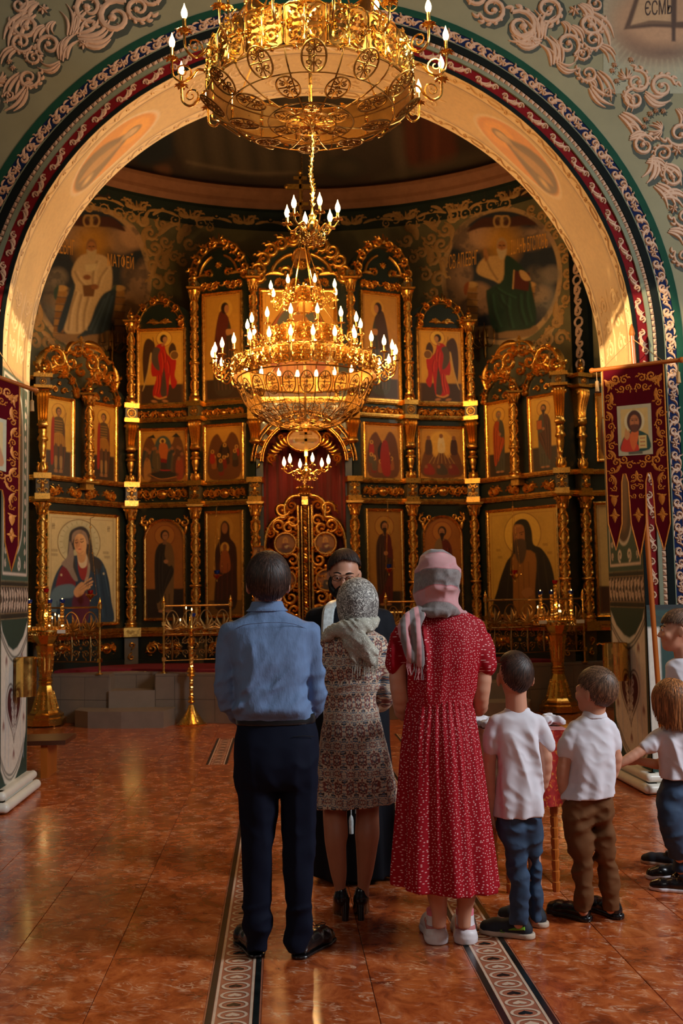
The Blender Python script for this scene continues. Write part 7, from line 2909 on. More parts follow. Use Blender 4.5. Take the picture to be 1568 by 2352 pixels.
# openwork railings on the edge of the platform
def railing(pa,pb,label,n_=4,H=.86):
 a,b=np.array(pa),np.array(pb)
 L=np.linalg.norm(b-a)
 rz_=math.atan2(b[1]-a[1],b[0]-a[0])
 root=thing('railing',label,'railing',(a[0],a[1],ZS),rz_)
 for x in (0,L):
  m=MB()
  m.lathe([(.045,0),(.045,.012),(.016,.02),(.016,H-.02),(.03,H-.01),(.032,H+.05),(.018,H+.06),(.024,H+.08),(.012,H+.10),(.004,H+.14)],10,(x,0,0))
  for z_ in (.18,H-.22):
   m.box((x,0,z_),(.05,.05,.05))
  m.build('post',M['brass'],root,auto=40)
 m=MB()
 m.tube([(0,0,H+.01),(L,0,H+.01)],.013,8)
 m.build('handrail',M['iron'],root)
 m=MB()
 fmp=lambda p: np.stack([p[:,0],-p[:,2],p[:,1]],1)
 w_=L/n_
 for z_ in (.16,.50,.56):
  m.stroke([(0,z_),(L,z_)],.007,.008,0,fmp,4)
 for k in range(n_):
  xc=w_*(k+.5)
  for s_ in (-1,1):
   scroll(m,(xc+s_*w_*.22,.26),w_*.20,-PI/2,s_,.14,.012,fmp,2,1.3,12,4)
   scroll(m,(xc+s_*w_*.22,.41),w_*.20,PI/2,-s_,.14,.012,fmp,2,1.3,12,4)
   scroll(m,(xc+s_*w_*.26,.53),w_*.13,0,s_,.18,.010,fmp,0,1.2,9,4)
  leaf(m,(xc,.17),(xc,.49),0,.06,.014,fmp)
  rosette(m,(xc,.335),.03,.014,fmp,6)
  rosette(m,(w_*k,.335),.026,.014,fmp,6)
  m.stroke([(xc+w_*.44*math.cos(t),.57+(H-.62)*math.sin(t)) for t in np.linspace(PI,0,16)],.008,.010,0,fmp,4)
  palmette(m,(xc,.57),H-.66,PI/2,.012,fmp,7,2.6)
 m.build('openwork_panel',M['iron'],root,auto=60,kind='stuff')
 return root
RL=[((-3.95,13.98),(-3.52,13.93)),((-3.52,13.93),tuple(PZ(227,1550,ZS)[:2]+np.array([0,.06]))),(tuple(PZ(375,1547,ZS)[:2]+np.array([0,.06])),tuple(PZ(530,1541,ZS)[:2]+np.array([0,.06])))]
railing(RL[1][0],RL[1][1],'openwork brass railing under the icon of the veiled woman',3)
railing(RL[2][0],RL[2][1],'openwork brass railing between the slender candle stand and the man',4)
railing((-RL[2][1][0],RL[2][1][1]),(-RL[2][0][0]-.1,RL[2][0][1]),'openwork brass railing behind the woman in red',4)
ra,rb2=PZ(1165,1545,ZS),PZ(1398,1535,ZS)
railing((ra[0],13.60),(rb2[0]+.05,13.90),'openwork brass railing under the icon of the bearded monk',6)
# hanging oil lamps
def oil_lamp(px,py,Y,label,glass='red_glass',s=1.0,ln=1.0):
 c=PY(px,py,Y)
 root=thing('oil_lamp',label,'oil lamp',tuple(c))
 m=MB()
 m.lathe([(.003,-.09),(.010,-.075),(.006,-.06),(.02,-.045),(.05,-.015),(.062,.01),(.05,.02),(.035,.015)],12)
 for k in range(3):
  an=k*2*PI/3
  pts=catmull([(.05*math.cos(an),.05*math.sin(an),.0),(.085*math.cos(an),.085*math.sin(an),.01),(.09*math.cos(an),.09*math.sin(an),.035)],3)
  m.tube(pts,.004,5)
  m.tube([(.085*math.cos(an),.085*math.sin(an),.02),(0,0,ln)],.0022,4)
 m.ball((0,0,ln),.016,8,6)
 m.ball((.028,.01,ln*.62),.012,6,4)
 m.build('lamp_bowl',M['brass'],root,auto=50)
 m=MB()
 m.lathe([(.02,.0),(.036,.02),(.042,.06),(.044,.075),(.04,.075),(.03,.03)],12)
 m.build('glass_cup',M[glass],root)
 m=MB()
 m.tube([(0,0,ln),(0,0,ln+.12),(0,.25,ln+.16)],.005,5)
 m.build('hook',M['brass_dark'],root)
oil_lamp(207,1368,14.4,'small oil lamp with ruby glass hanging before the icon of the veiled woman',ln=.95)
oil_lamp(498,1322,14.7,'dim brass oil lamp hanging before the mother-and-child icon','blue_glass',ln=.85)
oil_lamp(893,1308,14.7,'brass oil lamp hanging between the priest and the woman in red','blue_glass',ln=.85)
oil_lamp(1182,1322,14.0,'small oil lamp with ruby glass hanging before the bearded monk icon',ln=.95)
# wall sconces beside the medallions
def sconce(px,py,label):
 a,z=PC(px,py)
 c=apse_pt(a,z,AR-.03)
 root=thing('wall_sconce',label,'sconce',tuple(c),-a)
 m=MB()
 m.lathe([(.003,-.30),(.03,-.22),(.02,-.15),(.05,-.05),(.03,.05),(.045,.12),(.01,.22),(.003,.30)],8,(0,-.06,0))
 for k in range(5):
  an=-PI/2+(k-2)*.62
  d=np.array([math.cos(an),math.sin(an),0])
  L=.20
  pts=catmull([np.array([0,-.06,-.02]),d*L*.5+[0,-.06,-.12],d*L+[0,-.06,-.06],d*L+[0,-.06,0]],3)
  m.tube(pts,.008,5)
  e=pts[-1]
  m.lathe([(.035,0),(.012,.01),(.014,.02),(.014,.13),(.005,.15)],8,e)
 m.build('sconce_body',M['brass_dark'],root,auto=50)
sconce(252,795,'dark unlit candle sconce on the wall above the left wing of the altar screen')
sconce(1118,785,'dark unlit candle sconce on the wall above the right wing of the altar screen')
# processional banners
def banner(side):
 Yb=8.0
 sd='right' if side>0 else 'left'
 if side>0:
  tl,tr=PY(1383,853,7.95),PY(1524,836,7.6)
 else:
  tr,tl=PY(45,888,7.95),PY(-96,838,7.6)
 bc=(tl+tr)/2
 root=thing('church_banner','burgundy velvet banner with gold embroidery and a painted panel, hung on the %s pier'%sd,'banner',tuple(bc))
 U_=unit(tr-tl)
 W_=np.linalg.norm(tr-tl)
 Nn=unit(np.cross(U_,[0,0,1]))
 if Nn[1]>0:
  Nn=-Nn
 V_=unit(np.cross(Nn,U_))
 if V_[2]<0:
  V_=-V_
 V_=np.array([0,0,1.0])
 px2=W_/141.0
 fm=lambda p: (p[:,0:1]*px2)*U_-(p[:,1:2]*px2)*V_+p[:,2:3]*Nn
 # outline in banner units: 141 wide, three tongues
 A=[(-70,0),(70,0),(70,340),(54,398),(38,340),(35,250),(31,232),(25,232),(20,250),(17,340),(0,415),(-17,340),(-20,250),(-25,232),(-31,232),(-35,250),(-38,340),(-54,398),(-70,340)]
 cl=MB()
 n=len(A)
 a_=fm(np.array([(x,y,.0) for x,y in A],float))
 b_=fm(np.array([(x,y,.006) for x,y in A],float))
 fs=[tuple(range(n)),tuple(range(2*n-1,n-1,-1))]+[(i,(i+1)%n,n+(i+1)%n,n+i) for i in range(n)]
 cl.add(np.concatenate([a_,b_]),fs)
 cl.build('velvet_cloth',M['banner'],root,False)
 e=MB()
 f2=lambda p: fm(p*np.array([1,1,1])+np.array([0,0,.006]))
 k_=1.0
 pat=[(42,22,12,30),(58,32,10,90),(20,25,10,200),(28,44,9,0),(12,44,8,120),(60,60,8,60),(54,82,9,200),(62,104,8,0),(55,126,9,120),(62,148,8,60),(54,170,9,200),(60,190,8,0),(46,206,11,100),(28,200,10,0),(14,214,9,200),(8,240,8,60),(56,222,8,10),(60,244,7,120),(52,262,7,0),(8,262,7,200),(8,280,6,0)]
 for x,y,r,a in pat:
  for s_ in (-1,1):
   scroll(e,(s_*x,y),r,math.radians(a) if s_>0 else PI-math.radians(a),s_,.16,.0025,f2,3,1.2,11,3)
 for s_ in (-1,1):
  for q in ((66,20,62,50),(52,50,64,80),(64,92,54,118),(54,134,64,160),(64,178,50,205),(38,212,58,226),(60,232,54,262),(0,226,12,250),(34,30,52,20)):
   leaf(e,(s_*q[0],q[1]),(s_*q[2],q[3]),.25*s_,.13,.0025,f2,0,3,5)
 for cx_,cy_ in ((-54,322),(0,322),(54,322)):
  for k in range(4):
   an=k*PI/2
   leaf(e,(cx_,cy_),(cx_+12*math.cos(an),cy_+16*math.sin(an)),0,.26,.0025,f2,0,4,5)
  for k in range(4):
   an=k*PI/2+PI/4
   leaf(e,(cx_,cy_),(cx_+8*math.cos(an),cy_+9*math.sin(an)),0,.22,.0025,f2,0,3,4)
 for cx_,cy_ in ((-54,290),(54,290)):
  leaf(e,(cx_,cy_-12),(cx_,cy_+12),0,.3,.0025,f2,0,4,5)
  for s_ in (-1,1):
   leaf(e,(cx_,cy_-8),(cx_+s_*11,cy_-12),.1,.22,.0025,f2,0,3,4)
 e.build('embroidery',M['embroidery'],root,kind='stuff')
 e=MB()
 pts=[(x,y) for x,y in A[1:]]+[A[0]]
 pp=[]
 for p,q in zip(pts[:-1],pts[1:]):
  m_=max(1,int(math.hypot(q[0]-p[0],q[1]-p[1])/14))
  pp+=[(p[0]+(q[0]-p[0])*i/m_,p[1]+(q[1]-p[1])*i/m_) for i in range(m_)]
 e.stroke(pp+[pts[-1]],1.6,.003,0,f2,3)
 e.build('gold_braid',M['embroidery'],root)
 # painted panel
 cv=Canvas(-39,82,39,192,1.0,(188,178,140))
 cv.rect(-31,90,31,182,(214,178,104))
 cv.ell(0,118,23,25,(222,204,152),1)
 cv.line([(0,92),(0,118)],9,(196,172,110),1,.8)
 if side>0:
  cv.poly([(-31,182),(-30,160),(-20,146),(-8,138),(8,138),(24,146),(31,154),(31,182)],(24,68,58),1)
  cv.poly([(-31,182),(-28,160),(-14,142),(0,160),(8,182)],(206,52,26),1)
  cv.poly([(-6,138),(8,138),(6,160),(-4,182),(-12,160)],(226,106,42),1)
  cv.ell(0,118,17,24,(74,32,22),1)
  cv.ell(0,120,10.5,16,(190,112,60),1)
  cv.poly([(-9,126),(9,126),(6,138),(0,142),(-6,138)],(104,52,30),1)
  for q in (-4.5,4.5):
   cv.ell(q,116,2.6,1.2,(36,18,12),.7)
   cv.line([(q-3,112.5),(q+3,112.5)],1.1,(60,28,18),.7)
  cv.line([(0,114),(0,124)],1.4,(150,80,42),.8)
  cv.poly([(8,150),(26,150),(26,178),(8,178)],(222,190,112),.8,1,0)
  for yy in (156,164,172):
   cv.line([(12,yy),(22,yy)],1.6,(170,60,34),.7)
  cv.poly([(-24,150),(-20,132),(-16,140),(-12,134),(-12,150),(-18,158)],(206,140,78),1)
 else:
  cv.poly([(-31,182),(-28,150),(-10,100),(10,100),(24,140),(31,182)],(196,120,40),1)
  cv.ell(-4,120,10,15,(204,140,80),1)
  cv.ell(16,150,9,11,(206,146,84),1)
 cv.rect(-16,184,16,190,(96,92,72))
 cv.mesh('painted_panel',lambda p: fm(np.stack([p[:,0],p[:,1],np.full(len(p),.0075)],1)),M['icon_paint'],root,flip=True)
 m=MB()
 m.tube([(tl-bc)-U_*.09+[0,0,.015],(tr-bc)+U_*.14+[0,0,.015]],.017,10)
 for e_ in ((tl-bc)-U_*.09,(tr-bc)+U_*.14):
  m.ball(e_+[0,0,.015],.024,8,6)
 m.build('cross_bar',M['wood'],root)
 # pole behind the cloth, leaning to the floor
 ft=PY(1520 if side>0 else -60,1590,7.85)-bc
 ft=np.array([ft[0],ft[1],-bc[2]+.02])
 tp=PY(1451 if side>0 else -20,772,7.95)-bc
 m=MB()
 m.tube([ft,(ft+tp)/2,tp],.020,10)
 m.lathe([(.02,0),(.026,.02),(.018,.06),(.004,.10)],8,tp)
 m.build('pole',M['wood'],root)
 m=MB()
 for e_ in (tl,tr):
  m.tube([e_-bc+[0,0,.02],tp-[0,0,.02]],.003,4)
  x=(e_-bc)+U_*(.11 if e_ is tr else -.05)
  m.tube([x,x-[0,0,.07]],.003,4)
  m.lathe([(.006,0),(.016,-.01),(.014,-.025),(.018,-.09),(.002,-.092)],8,x-[0,0,.07])
 m.build('cords_and_tassels',M['relief_gold'],root)
banner(1)
banner(-1)
# brass cylinders for candle ends, fixed on the piers
for s_,(xa,xb,ya,yb) in ((1,(1405,1461,1476,1562)),(-1,(9,57,1510,1600))):
 Yc_=8.55
 a,b=PY(xa,(ya+yb)/2,Yc_),PY(xb,(ya+yb)/2,Yc_)
 t0,t1=PY((xa+xb)/2,ya,Yc_)[2],PY((xa+xb)/2,yb,Yc_)[2]
 r=(b[0]-a[0])/2
 cx_=s_*(R-r-.012)
 root=thing('brass_cylinder','polished brass cylinder bin fixed to the %s pier'%('right' if s_>0 else 'left'),'bin',(cx_,Yc_,t1))
 m=MB()
 H=t0-t1
 m.lathe([(r,0),(r,H),(r*.985,H),(r*.985,.01),(r*.98,0)],28)
 m.build('cylinder_wall',M['brass'],root,auto=30)
 m=MB()
 m.tube([(-s_*r,0,H*.97),(-s_*(r+.03),0,H*1.0),(-s_*(r+.05),0,H*.96)],.007,6)
 m.tube([(s_*r*.9,0,H*.8),(s_*(r+.012),0,H*.8)],.01,6)
 m.build('hook',M['brass'],root)
# bench end peeping out behind the left pier
c=PZ(62,1790,0)
root=thing('bench','low wooden bench with dark top, mostly hidden behind the left pier','bench',(-2.75,9.75,0))
MB().bbox2((-.5,-.25,.30),(.42,.25,.34)).build('bench_top',M['wood_dark'],root,False)
for x in (-.4,.22):
 MB().bbox2((x-.03,-.2,0),(x+.03,.2,.30)).build('leg',M['wood'],root,False)
# cloth-covered lectern table behind the boy
Yt=5.75
a,b=PY(1098,1660,Yt),PY(1288,1668,Yt)
zt=a[2]-.02
root=thing('table','small wooden-legged table under a red brocade cloth, behind the boy in the long T-shirt','table',((a[0]+b[0])/2,Yt,0))
hw=(b[0]-a[0])/2
MB().bbox2((-hw,-.24,zt-.03),(hw-.02,.24,zt-.005)).build('tabletop',M['wood'],root,False)
for sx in (-1,1):
 for sy in (-1,1):
  m=MB()
  pr=[(.018,0)]
  for k in range(14):
   z_=.02+k*(zt-.06)/14
   pr+=[(.022,z_),(.022,z_+.03),(.017,z_+.034),(.017,z_+.038)]
  m.lathe(pr+[(.02,zt-.03)],10,(sx*(hw-.11),sy*.2,0))
  m.build('leg',M['wood'],root,auto=30)
t=NT('red_brocade')
t.set(rough=.4,sheen=.3)
v=t.coords('Object')
n1=t.noise(v,26,4,.6,2.0)
t.out(t.ramp(n1,[(.4,srgb(150,18,18)),(.55,srgb(176,30,22)),(.66,srgb(206,130,40))]),'Base Color')
M['brocade']=t.mat
m=MB()
P=[]
for k,(x,zz) in enumerate([(-hw-.012,zt-.40),(-hw-.015,zt-.15),(-hw,zt),(0,zt+.004),(hw-.02,zt),(hw+.005,zt-.15),(hw+.0,zt-.40)]):
 P.append([(x,y,zz) for y in np.linspace(-.255,.255,9)])
m.grid(np.array(P))
for y in (-.258,.258):
 P=[[(x,y+.006*math.sin(x*60),zz) for zz in (zt-.40,zt-.2,zt+.003)] for x in np.linspace(-hw,hw-.02,24)]
 m.grid(np.array(P))
o=m.build('brocade_cloth',M['brocade'],None)
o.location=root.location
tag(o,'red and gold brocade cloth draped over the small table','tablecloth')
TABLE_Z,TABLE_Y=zt,Yt
# ---------------------------------------------------------------- bodies and clothes: smooth blended volumes turned into one skin
class SDF:
 def __init__(s,lo,hi,h):
  s.lo,s.h=np.array(lo,float),h
  n=np.ceil((np.array(hi)-s.lo)/h).astype(int)+1
  s.ax=[s.lo[i]+h*np.arange(n[i]) for i in range(3)]
  s.F=np.full(n,.12,np.float32)
 def sl(s,lo,hi,pad):
  r=[]
  for i in range(3):
   a=max(0,int((lo[i]-pad-s.lo[i])/s.h))
   b=min(len(s.ax[i]),int((hi[i]+pad-s.lo[i])/s.h)+2)
   if b<=a+1:
    return None,None
   r.append(slice(a,b))
  g=[s.ax[0][r[0]][:,None,None],s.ax[1][r[1]][None,:,None],s.ax[2][r[2]][None,None,:]]
  return tuple(r),g
 def put(s,r,d,k,sub=False):
  f=s.F[r]
  if sub:
   d=-d
   h=np.clip(.5-.5*(f-d)/k,0,1)
   s.F[r]=f+(d-f)*h+k*h*(1-h)
  else:
   h=np.clip(.5+.5*(f-d)/k,0,1)
   s.F[r]=f+(d-f)*h-k*h*(1-h)
 def cone(s,a,b,ra,rb,k=.015,sub=False):
  a,b=np.array(a,float),np.array(b,float)
  m=max(ra,rb)
  r,g=s.sl(np.minimum(a,b),np.maximum(a,b),m+k*2+s.h*2)
  if r is None:
   return s
  d=b-a
  L=d @ d+1e-12
  t=np.clip(((g[0]-a[0])*d[0]+(g[1]-a[1])*d[1]+(g[2]-a[2])*d[2])/L,0,1)
  dist=np.sqrt((g[0]-a[0]-t*d[0])**2+(g[1]-a[1]-t*d[1])**2+(g[2]-a[2]-t*d[2])**2)-(ra+(rb-ra)*t)
  s.put(r,dist,k,sub)
  return s
 def chain(s,pts,rad,k=.012,smooth=0):
  P=np.array([list(p)+[q] for p,q in zip(pts,rad)])
  if smooth:
   P=catmull(P,smooth)
  for a,b in zip(P[:-1],P[1:]):
   s.cone(a[:3],b[:3],a[3],b[3],k)
  return s
 def ell(s,c,rad,k=.012,R=None,sub=False):
  c,rad=np.array(c,float),np.array(rad,float)
  m=rad.max()
  r,g=s.sl(c,c,m+2*k+2*s.h)
  if r is None:
   return s
  x,y,z=g[0]-c[0],g[1]-c[1],g[2]-c[2]
  if R is not None:
   x,y,z=[R[0][i]*x+R[1][i]*y+R[2][i]*z for i in range(3)]
  k0=np.sqrt((x/rad[0])**2+(y/rad[1])**2+(z/rad[2])**2)
  k1=np.sqrt((x/rad[0]**2)**2+(y/rad[1]**2)**2+(z/rad[2]**2)**2)+1e-9
  s.put(r,k0*(k0-1)/k1,k,sub)
  return s
 def stack(s,rows,k=.015,fold=None,e=2.2,n=6,tilt=0.0):
  """rows (z, cx, cy, rx, ry); an upright form whose cross-section changes with height; tilt skews the hem"""
  A=np.array(sorted(rows),float)
  A=catmull(A,n)
  A=A[np.argsort(A[:,0])]
  z0,z1=A[0,0],A[-1,0]
  mx=max(A[:,3].max(),A[:,4].max())+.05
  lo=[A[:,1].min()-mx,A[:,2].min()-mx,z0-.03]
  hi=[A[:,1].max()+mx,A[:,2].max()+mx,z1]
  r,g=s.sl(lo,hi,2*k+2*s.h)
  if r is None:
   return s
  z=g[2][0,0]
  cx,cy,rx,ry=[np.interp(z,A[:,0],A[:,i])[None,None,:] for i in (1,2,3,4)]
  x,y=g[0]-cx,g[1]-cy
  q=(np.abs(x/rx)**e+np.abs(y/ry)**e+1e-9)**(1/e)
  d=(q-1)*np.minimum(rx,ry)
  if fold is not None:
   d=d-fold(np.arctan2(y,x),(g[2]-z0)/(z1-z0),x,y)
  zz=g[2]-tilt*x
  o=np.maximum(z0-zz,g[2]-z1)
  d=np.where(o>0,np.sqrt(np.maximum(d,0)**2+o**2),np.maximum(d,o)) if True else d
  s.put(r,d,k)
  return s
 def cut(s,axis,v,keep_above=True):
  g=s.ax[axis].reshape([-1 if i==axis else 1 for i in range(3)])
  s.F=np.maximum(s.F,((v-g) if keep_above else (g-v)).astype(np.float32))
  return s
 def noise(s,amp,sc,seed=1,oct=2,lim=None,ridge=False,rot=0.0):
  """folds and creases"""
  m=np.abs(s.F)<amp*2+s.h*2.5
  if lim is not None:
   z=s.ax[2][None,None,:]
   m=m & (z>lim[0]) & (z<lim[1])
  i=np.nonzero(m)
  p=np.stack([s.ax[q][i[q]] for q in range(3)],-1)
  pr=p.copy()
  if rot:
   pr[:,0],pr[:,2]=p[:,0]*math.cos(rot)+p[:,2]*math.sin(rot),-p[:,0]*math.sin(rot)+p[:,2]*math.cos(rot)
  v=vnoise(pr*np.array(sc),1.0,seed,oct)-.5
  if ridge:
   v=np.abs(v)*2.4-.3
  if lim is not None:
   t=(p[:,2]-lim[0])/(lim[1]-lim[0])
   v=v*np.clip(np.minimum(t,1-t)*5,0,1)
  s.F[i]+=(v*2*amp).astype(np.float32)
  return s
 def mesh(s,name,mat,parent=None,off=None,sm=1,**kw):
  F,h=s.F,s.h
  sg=F<0
  c=sg[:-1,:-1,:-1].astype(np.int8)
  tot=sum(sg[a:F.shape[0]-1+a,b:F.shape[1]-1+b,d:F.shape[2]-1+d].astype(np.int8) for a in (0,1) for b in (0,1) for d in (0,1))
  ii=np.nonzero((tot>0) & (tot<8))
  N=len(ii[0])
  idx=np.full(c.shape,-1,np.int32)
  idx[ii]=np.arange(N)
  I=np.stack(ii,-1)
  co=[(a,b,d) for a in (0,1) for b in (0,1) for d in (0,1)]
  V={q: F[ii[0]+q[0],ii[1]+q[1],ii[2]+q[2]] for q in co}
  acc,cnt=np.zeros((N,3)),np.zeros(N)
  for q in co:
   for ax in range(3):
    if q[ax]==0:
     q2=list(q)
     q2[ax]=1
     a,b=V[q],V[tuple(q2)]
     m=(a<0) != (b<0)
     t=np.where(m,a/np.where(m,a-b,1),0)
     p=np.array(q,float)[None].repeat(N,0)
     p[:,ax]=t
     acc+=p*m[:,None]
     cnt+=m
  P=s.lo+(I+acc/np.maximum(cnt,1)[:,None])*h
  quads=[]
  for ax in range(3):
   u,v=(ax+1)%3,(ax+2)%3
   sl0=[slice(1,-1)]*3
   sl0[ax]=slice(0,F.shape[ax]-1)
   a=sg[tuple(sl0)]
   sl1=list(sl0)
   sl1[ax]=slice(1,F.shape[ax])
   b=sg[tuple(sl1)]
   e=np.nonzero(a != b)
   E_=np.stack(e,-1)
   E_[:,u]+=1
   E_[:,v]+=1
   ins=a[e]
   du,dv=np.zeros(3,int),np.zeros(3,int)
   du[u],dv[v]=1,1
   def g(o):
    q=E_-o
    return idx[q[:,0],q[:,1],q[:,2]]
   q4=np.stack([g(du+dv),g(dv),g(0*du),g(du)],-1)
   q4=np.where(ins[:,None],q4,q4[:,::-1])
   quads.append(q4)
  Q=np.concatenate(quads)
  Q=Q[(Q>=0).all(1)]
  for _ in range(sm):
   S,n_=np.zeros_like(P),np.zeros(N)
   for k in range(4):
    np.add.at(S,Q[:,k],P[Q[:,(k+1)%4]])
    np.add.at(n_,Q[:,k],1)
   P=P*.4+.6*S/np.maximum(n_,1)[:,None]
  if off is not None:
   P=P+np.array(off)
  me=fast_mesh(name,P,Q,mat)
  return link(name,me,parent,**kw)
def frame(yaw,pitch=0.0,roll=0.0):
 """head frame columns: right, forward, up; yaw 0 looks away from the camera (+Y), positive turns to the left of the photo"""
 return _rz(yaw) @ _rx(pitch) @ np.array([[math.cos(roll),0,math.sin(roll)],[0,1,0],[-math.sin(roll),0,math.cos(roll)]])
def add_head(S,c,H,R,face=False,ears=True):
 c=np.array(c,float)
 R=np.array(R)
 at=lambda x,y,z: c+R @ (np.array([x,y,z])*H)
 S.ell(at(0,-.07,.10),np.array([.335,.415,.385])*H,.02,R)
 S.ell(at(0,.13,-.16),np.array([.26,.27,.33])*H,.03,R)
 S.ell(at(0,.27,-.38),np.array([.12,.11,.10])*H,.03,R)
 for q in (-1,1):
  if ears:
   S.ell(at(q*.36,-.02,-.05),np.array([.034,.10,.155])*H,.006,R @ _rz(q*.5))
   S.ell(at(q*.40,.02,-.04),np.array([.02,.045,.08])*H,.006,R,sub=True)
  if face:
   S.ell(at(q*.14,.405,.02),np.array([.085,.05,.05])*H,.012,R,sub=True)
   S.ell(at(q*.14,.355,.02),np.array([.065,.05,.045])*H,.006,R)
   S.ell(at(q*.17,.30,-.13),np.array([.10,.09,.09])*H,.02,R)
   S.ell(at(q*.055,.405,-.135),np.array([.035,.04,.03])*H,.008,R)
 S.cone(at(0,.37,.06),at(0,.465,-.11),.030*H,.050*H,.012)
 if face:
  S.ell(at(0,.355,.085),np.array([.22,.05,.035])*H,.015,R)
  S.ell(at(0,.375,-.225),np.array([.10,.045,.022])*H,.006,R)
  S.ell(at(0,.365,-.265),np.array([.085,.045,.026])*H,.006,R)
 return at
def add_hand(S,w,d,t,s=1.0,curl=.5,k=.005):
 """w wrist, d direction of the fingers, t direction of the thumb side"""
 w,d,t=np.array(w,float),unit(d),unit(t)
 t=unit(t-d*(t @ d))
 n=np.cross(d,t)
 S.cone(w,w+d*.045*s,.021*s,.024*s,.01)
 for i,(o,L,r) in enumerate(((.026,.070,.0085),(.009,.078,.0088),(-.009,.072,.0085),(-.026,.058,.0075))):
  b=w+d*.075*s+t*o*s
  S.cone(w+d*.03*s+t*o*.7*s,b,.0135*s,.011*s,.008)
  p,a=b,curl*.5
  for j,f in enumerate((.45,.32,.23)):
   q=p+(d*math.cos(a)+n*math.sin(a))*L*f*s
   S.cone(p,q,r*s*(1-.1*j),r*s*(.9-.1*j),k)
   p,a=q,a+curl*.8
 p=w+d*.02*s+t*.02*s
 q=p+(d*.6+t*.8)*.035*s
 S.cone(p,q,.013*s,.011*s,k)
 S.cone(q,q+(d*.9+t*.25+n*curl*.5)*.042*s,.0105*s,.008*s,k)
M['skin']=simple('skin',srgb(196,140,112),0.5,var=0.06,vs=14,bump=0.04,bs=180,sss=0.08)
M['skin'].node_tree.nodes['Principled BSDF'].inputs['Subsurface Radius'].default_value=(.012,.004,.002)
M['hose']=simple('bare_leg_skin',srgb(166,106,78),0.42,var=0.06,vs=14)
def hair_mat(name,c):
 t=NT(name)
 t.set(rough=.5,spec=.35)
 v=t.coords('Object',(160,160,14))
 n_=t.noise(v,1.0,3,.6)
 a=t.n('ShaderNodeVertexColor',layer_name='col')
 rc=t.ramp(n_,[(.36,tuple(k*.5 for k in c[:3])+(1,)),(.5,c),(.64,tuple(min(1,k*2.0) for k in c[:3])+(1,))])
 t.out(t.mix(1.0,rc,a.outputs[0],'MULTIPLY'),'Base Color')
 return t.mat
M['hair_dark']=hair_mat('dark_brown_hair',srgb(52,34,26))
M['hair_brown']=hair_mat('light_brown_hair',srgb(92,66,48))
M['hair_auburn']=hair_mat('auburn_hair',srgb(134,84,46))
def hair(root,c,H,R,mat,crown=(0,-.25,.4),hem=None,n=1500,thick=.045,length=None,seed=3,clump=.6,width=.0042,front=-.05):
 """shell of hair plus individual locks running from the crown to the hair line.
    hem(phi) -> polar depth of the hair line; phi 0 = back of the head, pi = forehead"""
 rg=np.random.default_rng(seed)
 R=np.array(R)
 C=np.array(c,float)
 cc=np.array([0,-.06,.10])*H
 rad=np.array([.345+thick*.6,.425+thick*.6,.395+thick])*H
 cr=unit(np.array(crown)/np.array([.35,.42,.4]))
 tz=unit(np.cross(cr,[1,0,0]))
 bx,by=unit(np.cross(tz,cr)),-tz
 hem=hem or (lambda a: 1.85-.38*abs(math.sin(a))**5)
 def pos(th,p_,k):
  t_=min(th,1.62) if length else th
  d=cr*math.cos(t_)+(bx*math.sin(p_)+by*math.cos(p_))*math.sin(t_)
  q=C+R @ (cc+d*rad*k)
  if length and th>1.62:
   q=q+np.array([0,0,-(th-1.62)*length*H])
  return q,unit(d/rad)
 # shell
 mb=MB()
 nph,nth=48,16
 P=np.zeros((nth,nph,3))
 for j in range(nph):
  ph=2*PI*j/nph
  tm=hem(ph)-.04
  for i in range(nth):
   th=tm*i/(nth-1)
   P[i,j]=pos(th,ph,.985 if i<nth-1 else .93)[0]
 mb.fc=(.6,.6,.6)
 mb.grid(P,wrap=True)
 # locks
 base=rg.uniform(0,2*PI,int(n*.12))
 for k in range(n):
  if rg.random()<clump:
   ph=base[rg.integers(len(base))]+rg.normal(0,.05)
  else:
   ph=rg.uniform(0,2*PI)
  tm=hem(ph%(2*PI))*rg.uniform(.92,1.05)
  g_=rg.uniform(.45,1.5)
  mb.fc=(g_,g_,g_)
  t0=rg.uniform(0,tm*.55)
  t1=min(tm,t0+rg.uniform(.5,1.3)) if tm-t0>.9 and rg.random()<.6 else tm
  lift=rg.uniform(.985,1.045)
  sw=rg.normal(0,.10)
  m=6
  vs=[]
  for i in range(m):
   t=i/(m-1)
   th=t0+(t1-t0)*t
   p_=ph+sw*t*t
   tg=R @ (bx*math.cos(p_)-by*math.sin(p_))
   q,n2=pos(th,p_,lift+.012*math.sin(t*3))
   n2=R @ n2
   w_=width*(1.0-.75*t)*rg.uniform(.9,1.1)
   vs+=[q-tg*w_,q+n2*w_*.6,q+tg*w_]
  fs=[]
  for i in range(m-1):
   a=i*3
   fs+=[(a,a+1,a+4,a+3),(a+1,a+2,a+5,a+4)]
  mb.add(vs,fs)
 return mb.build('hair',mat,root,auto=None)
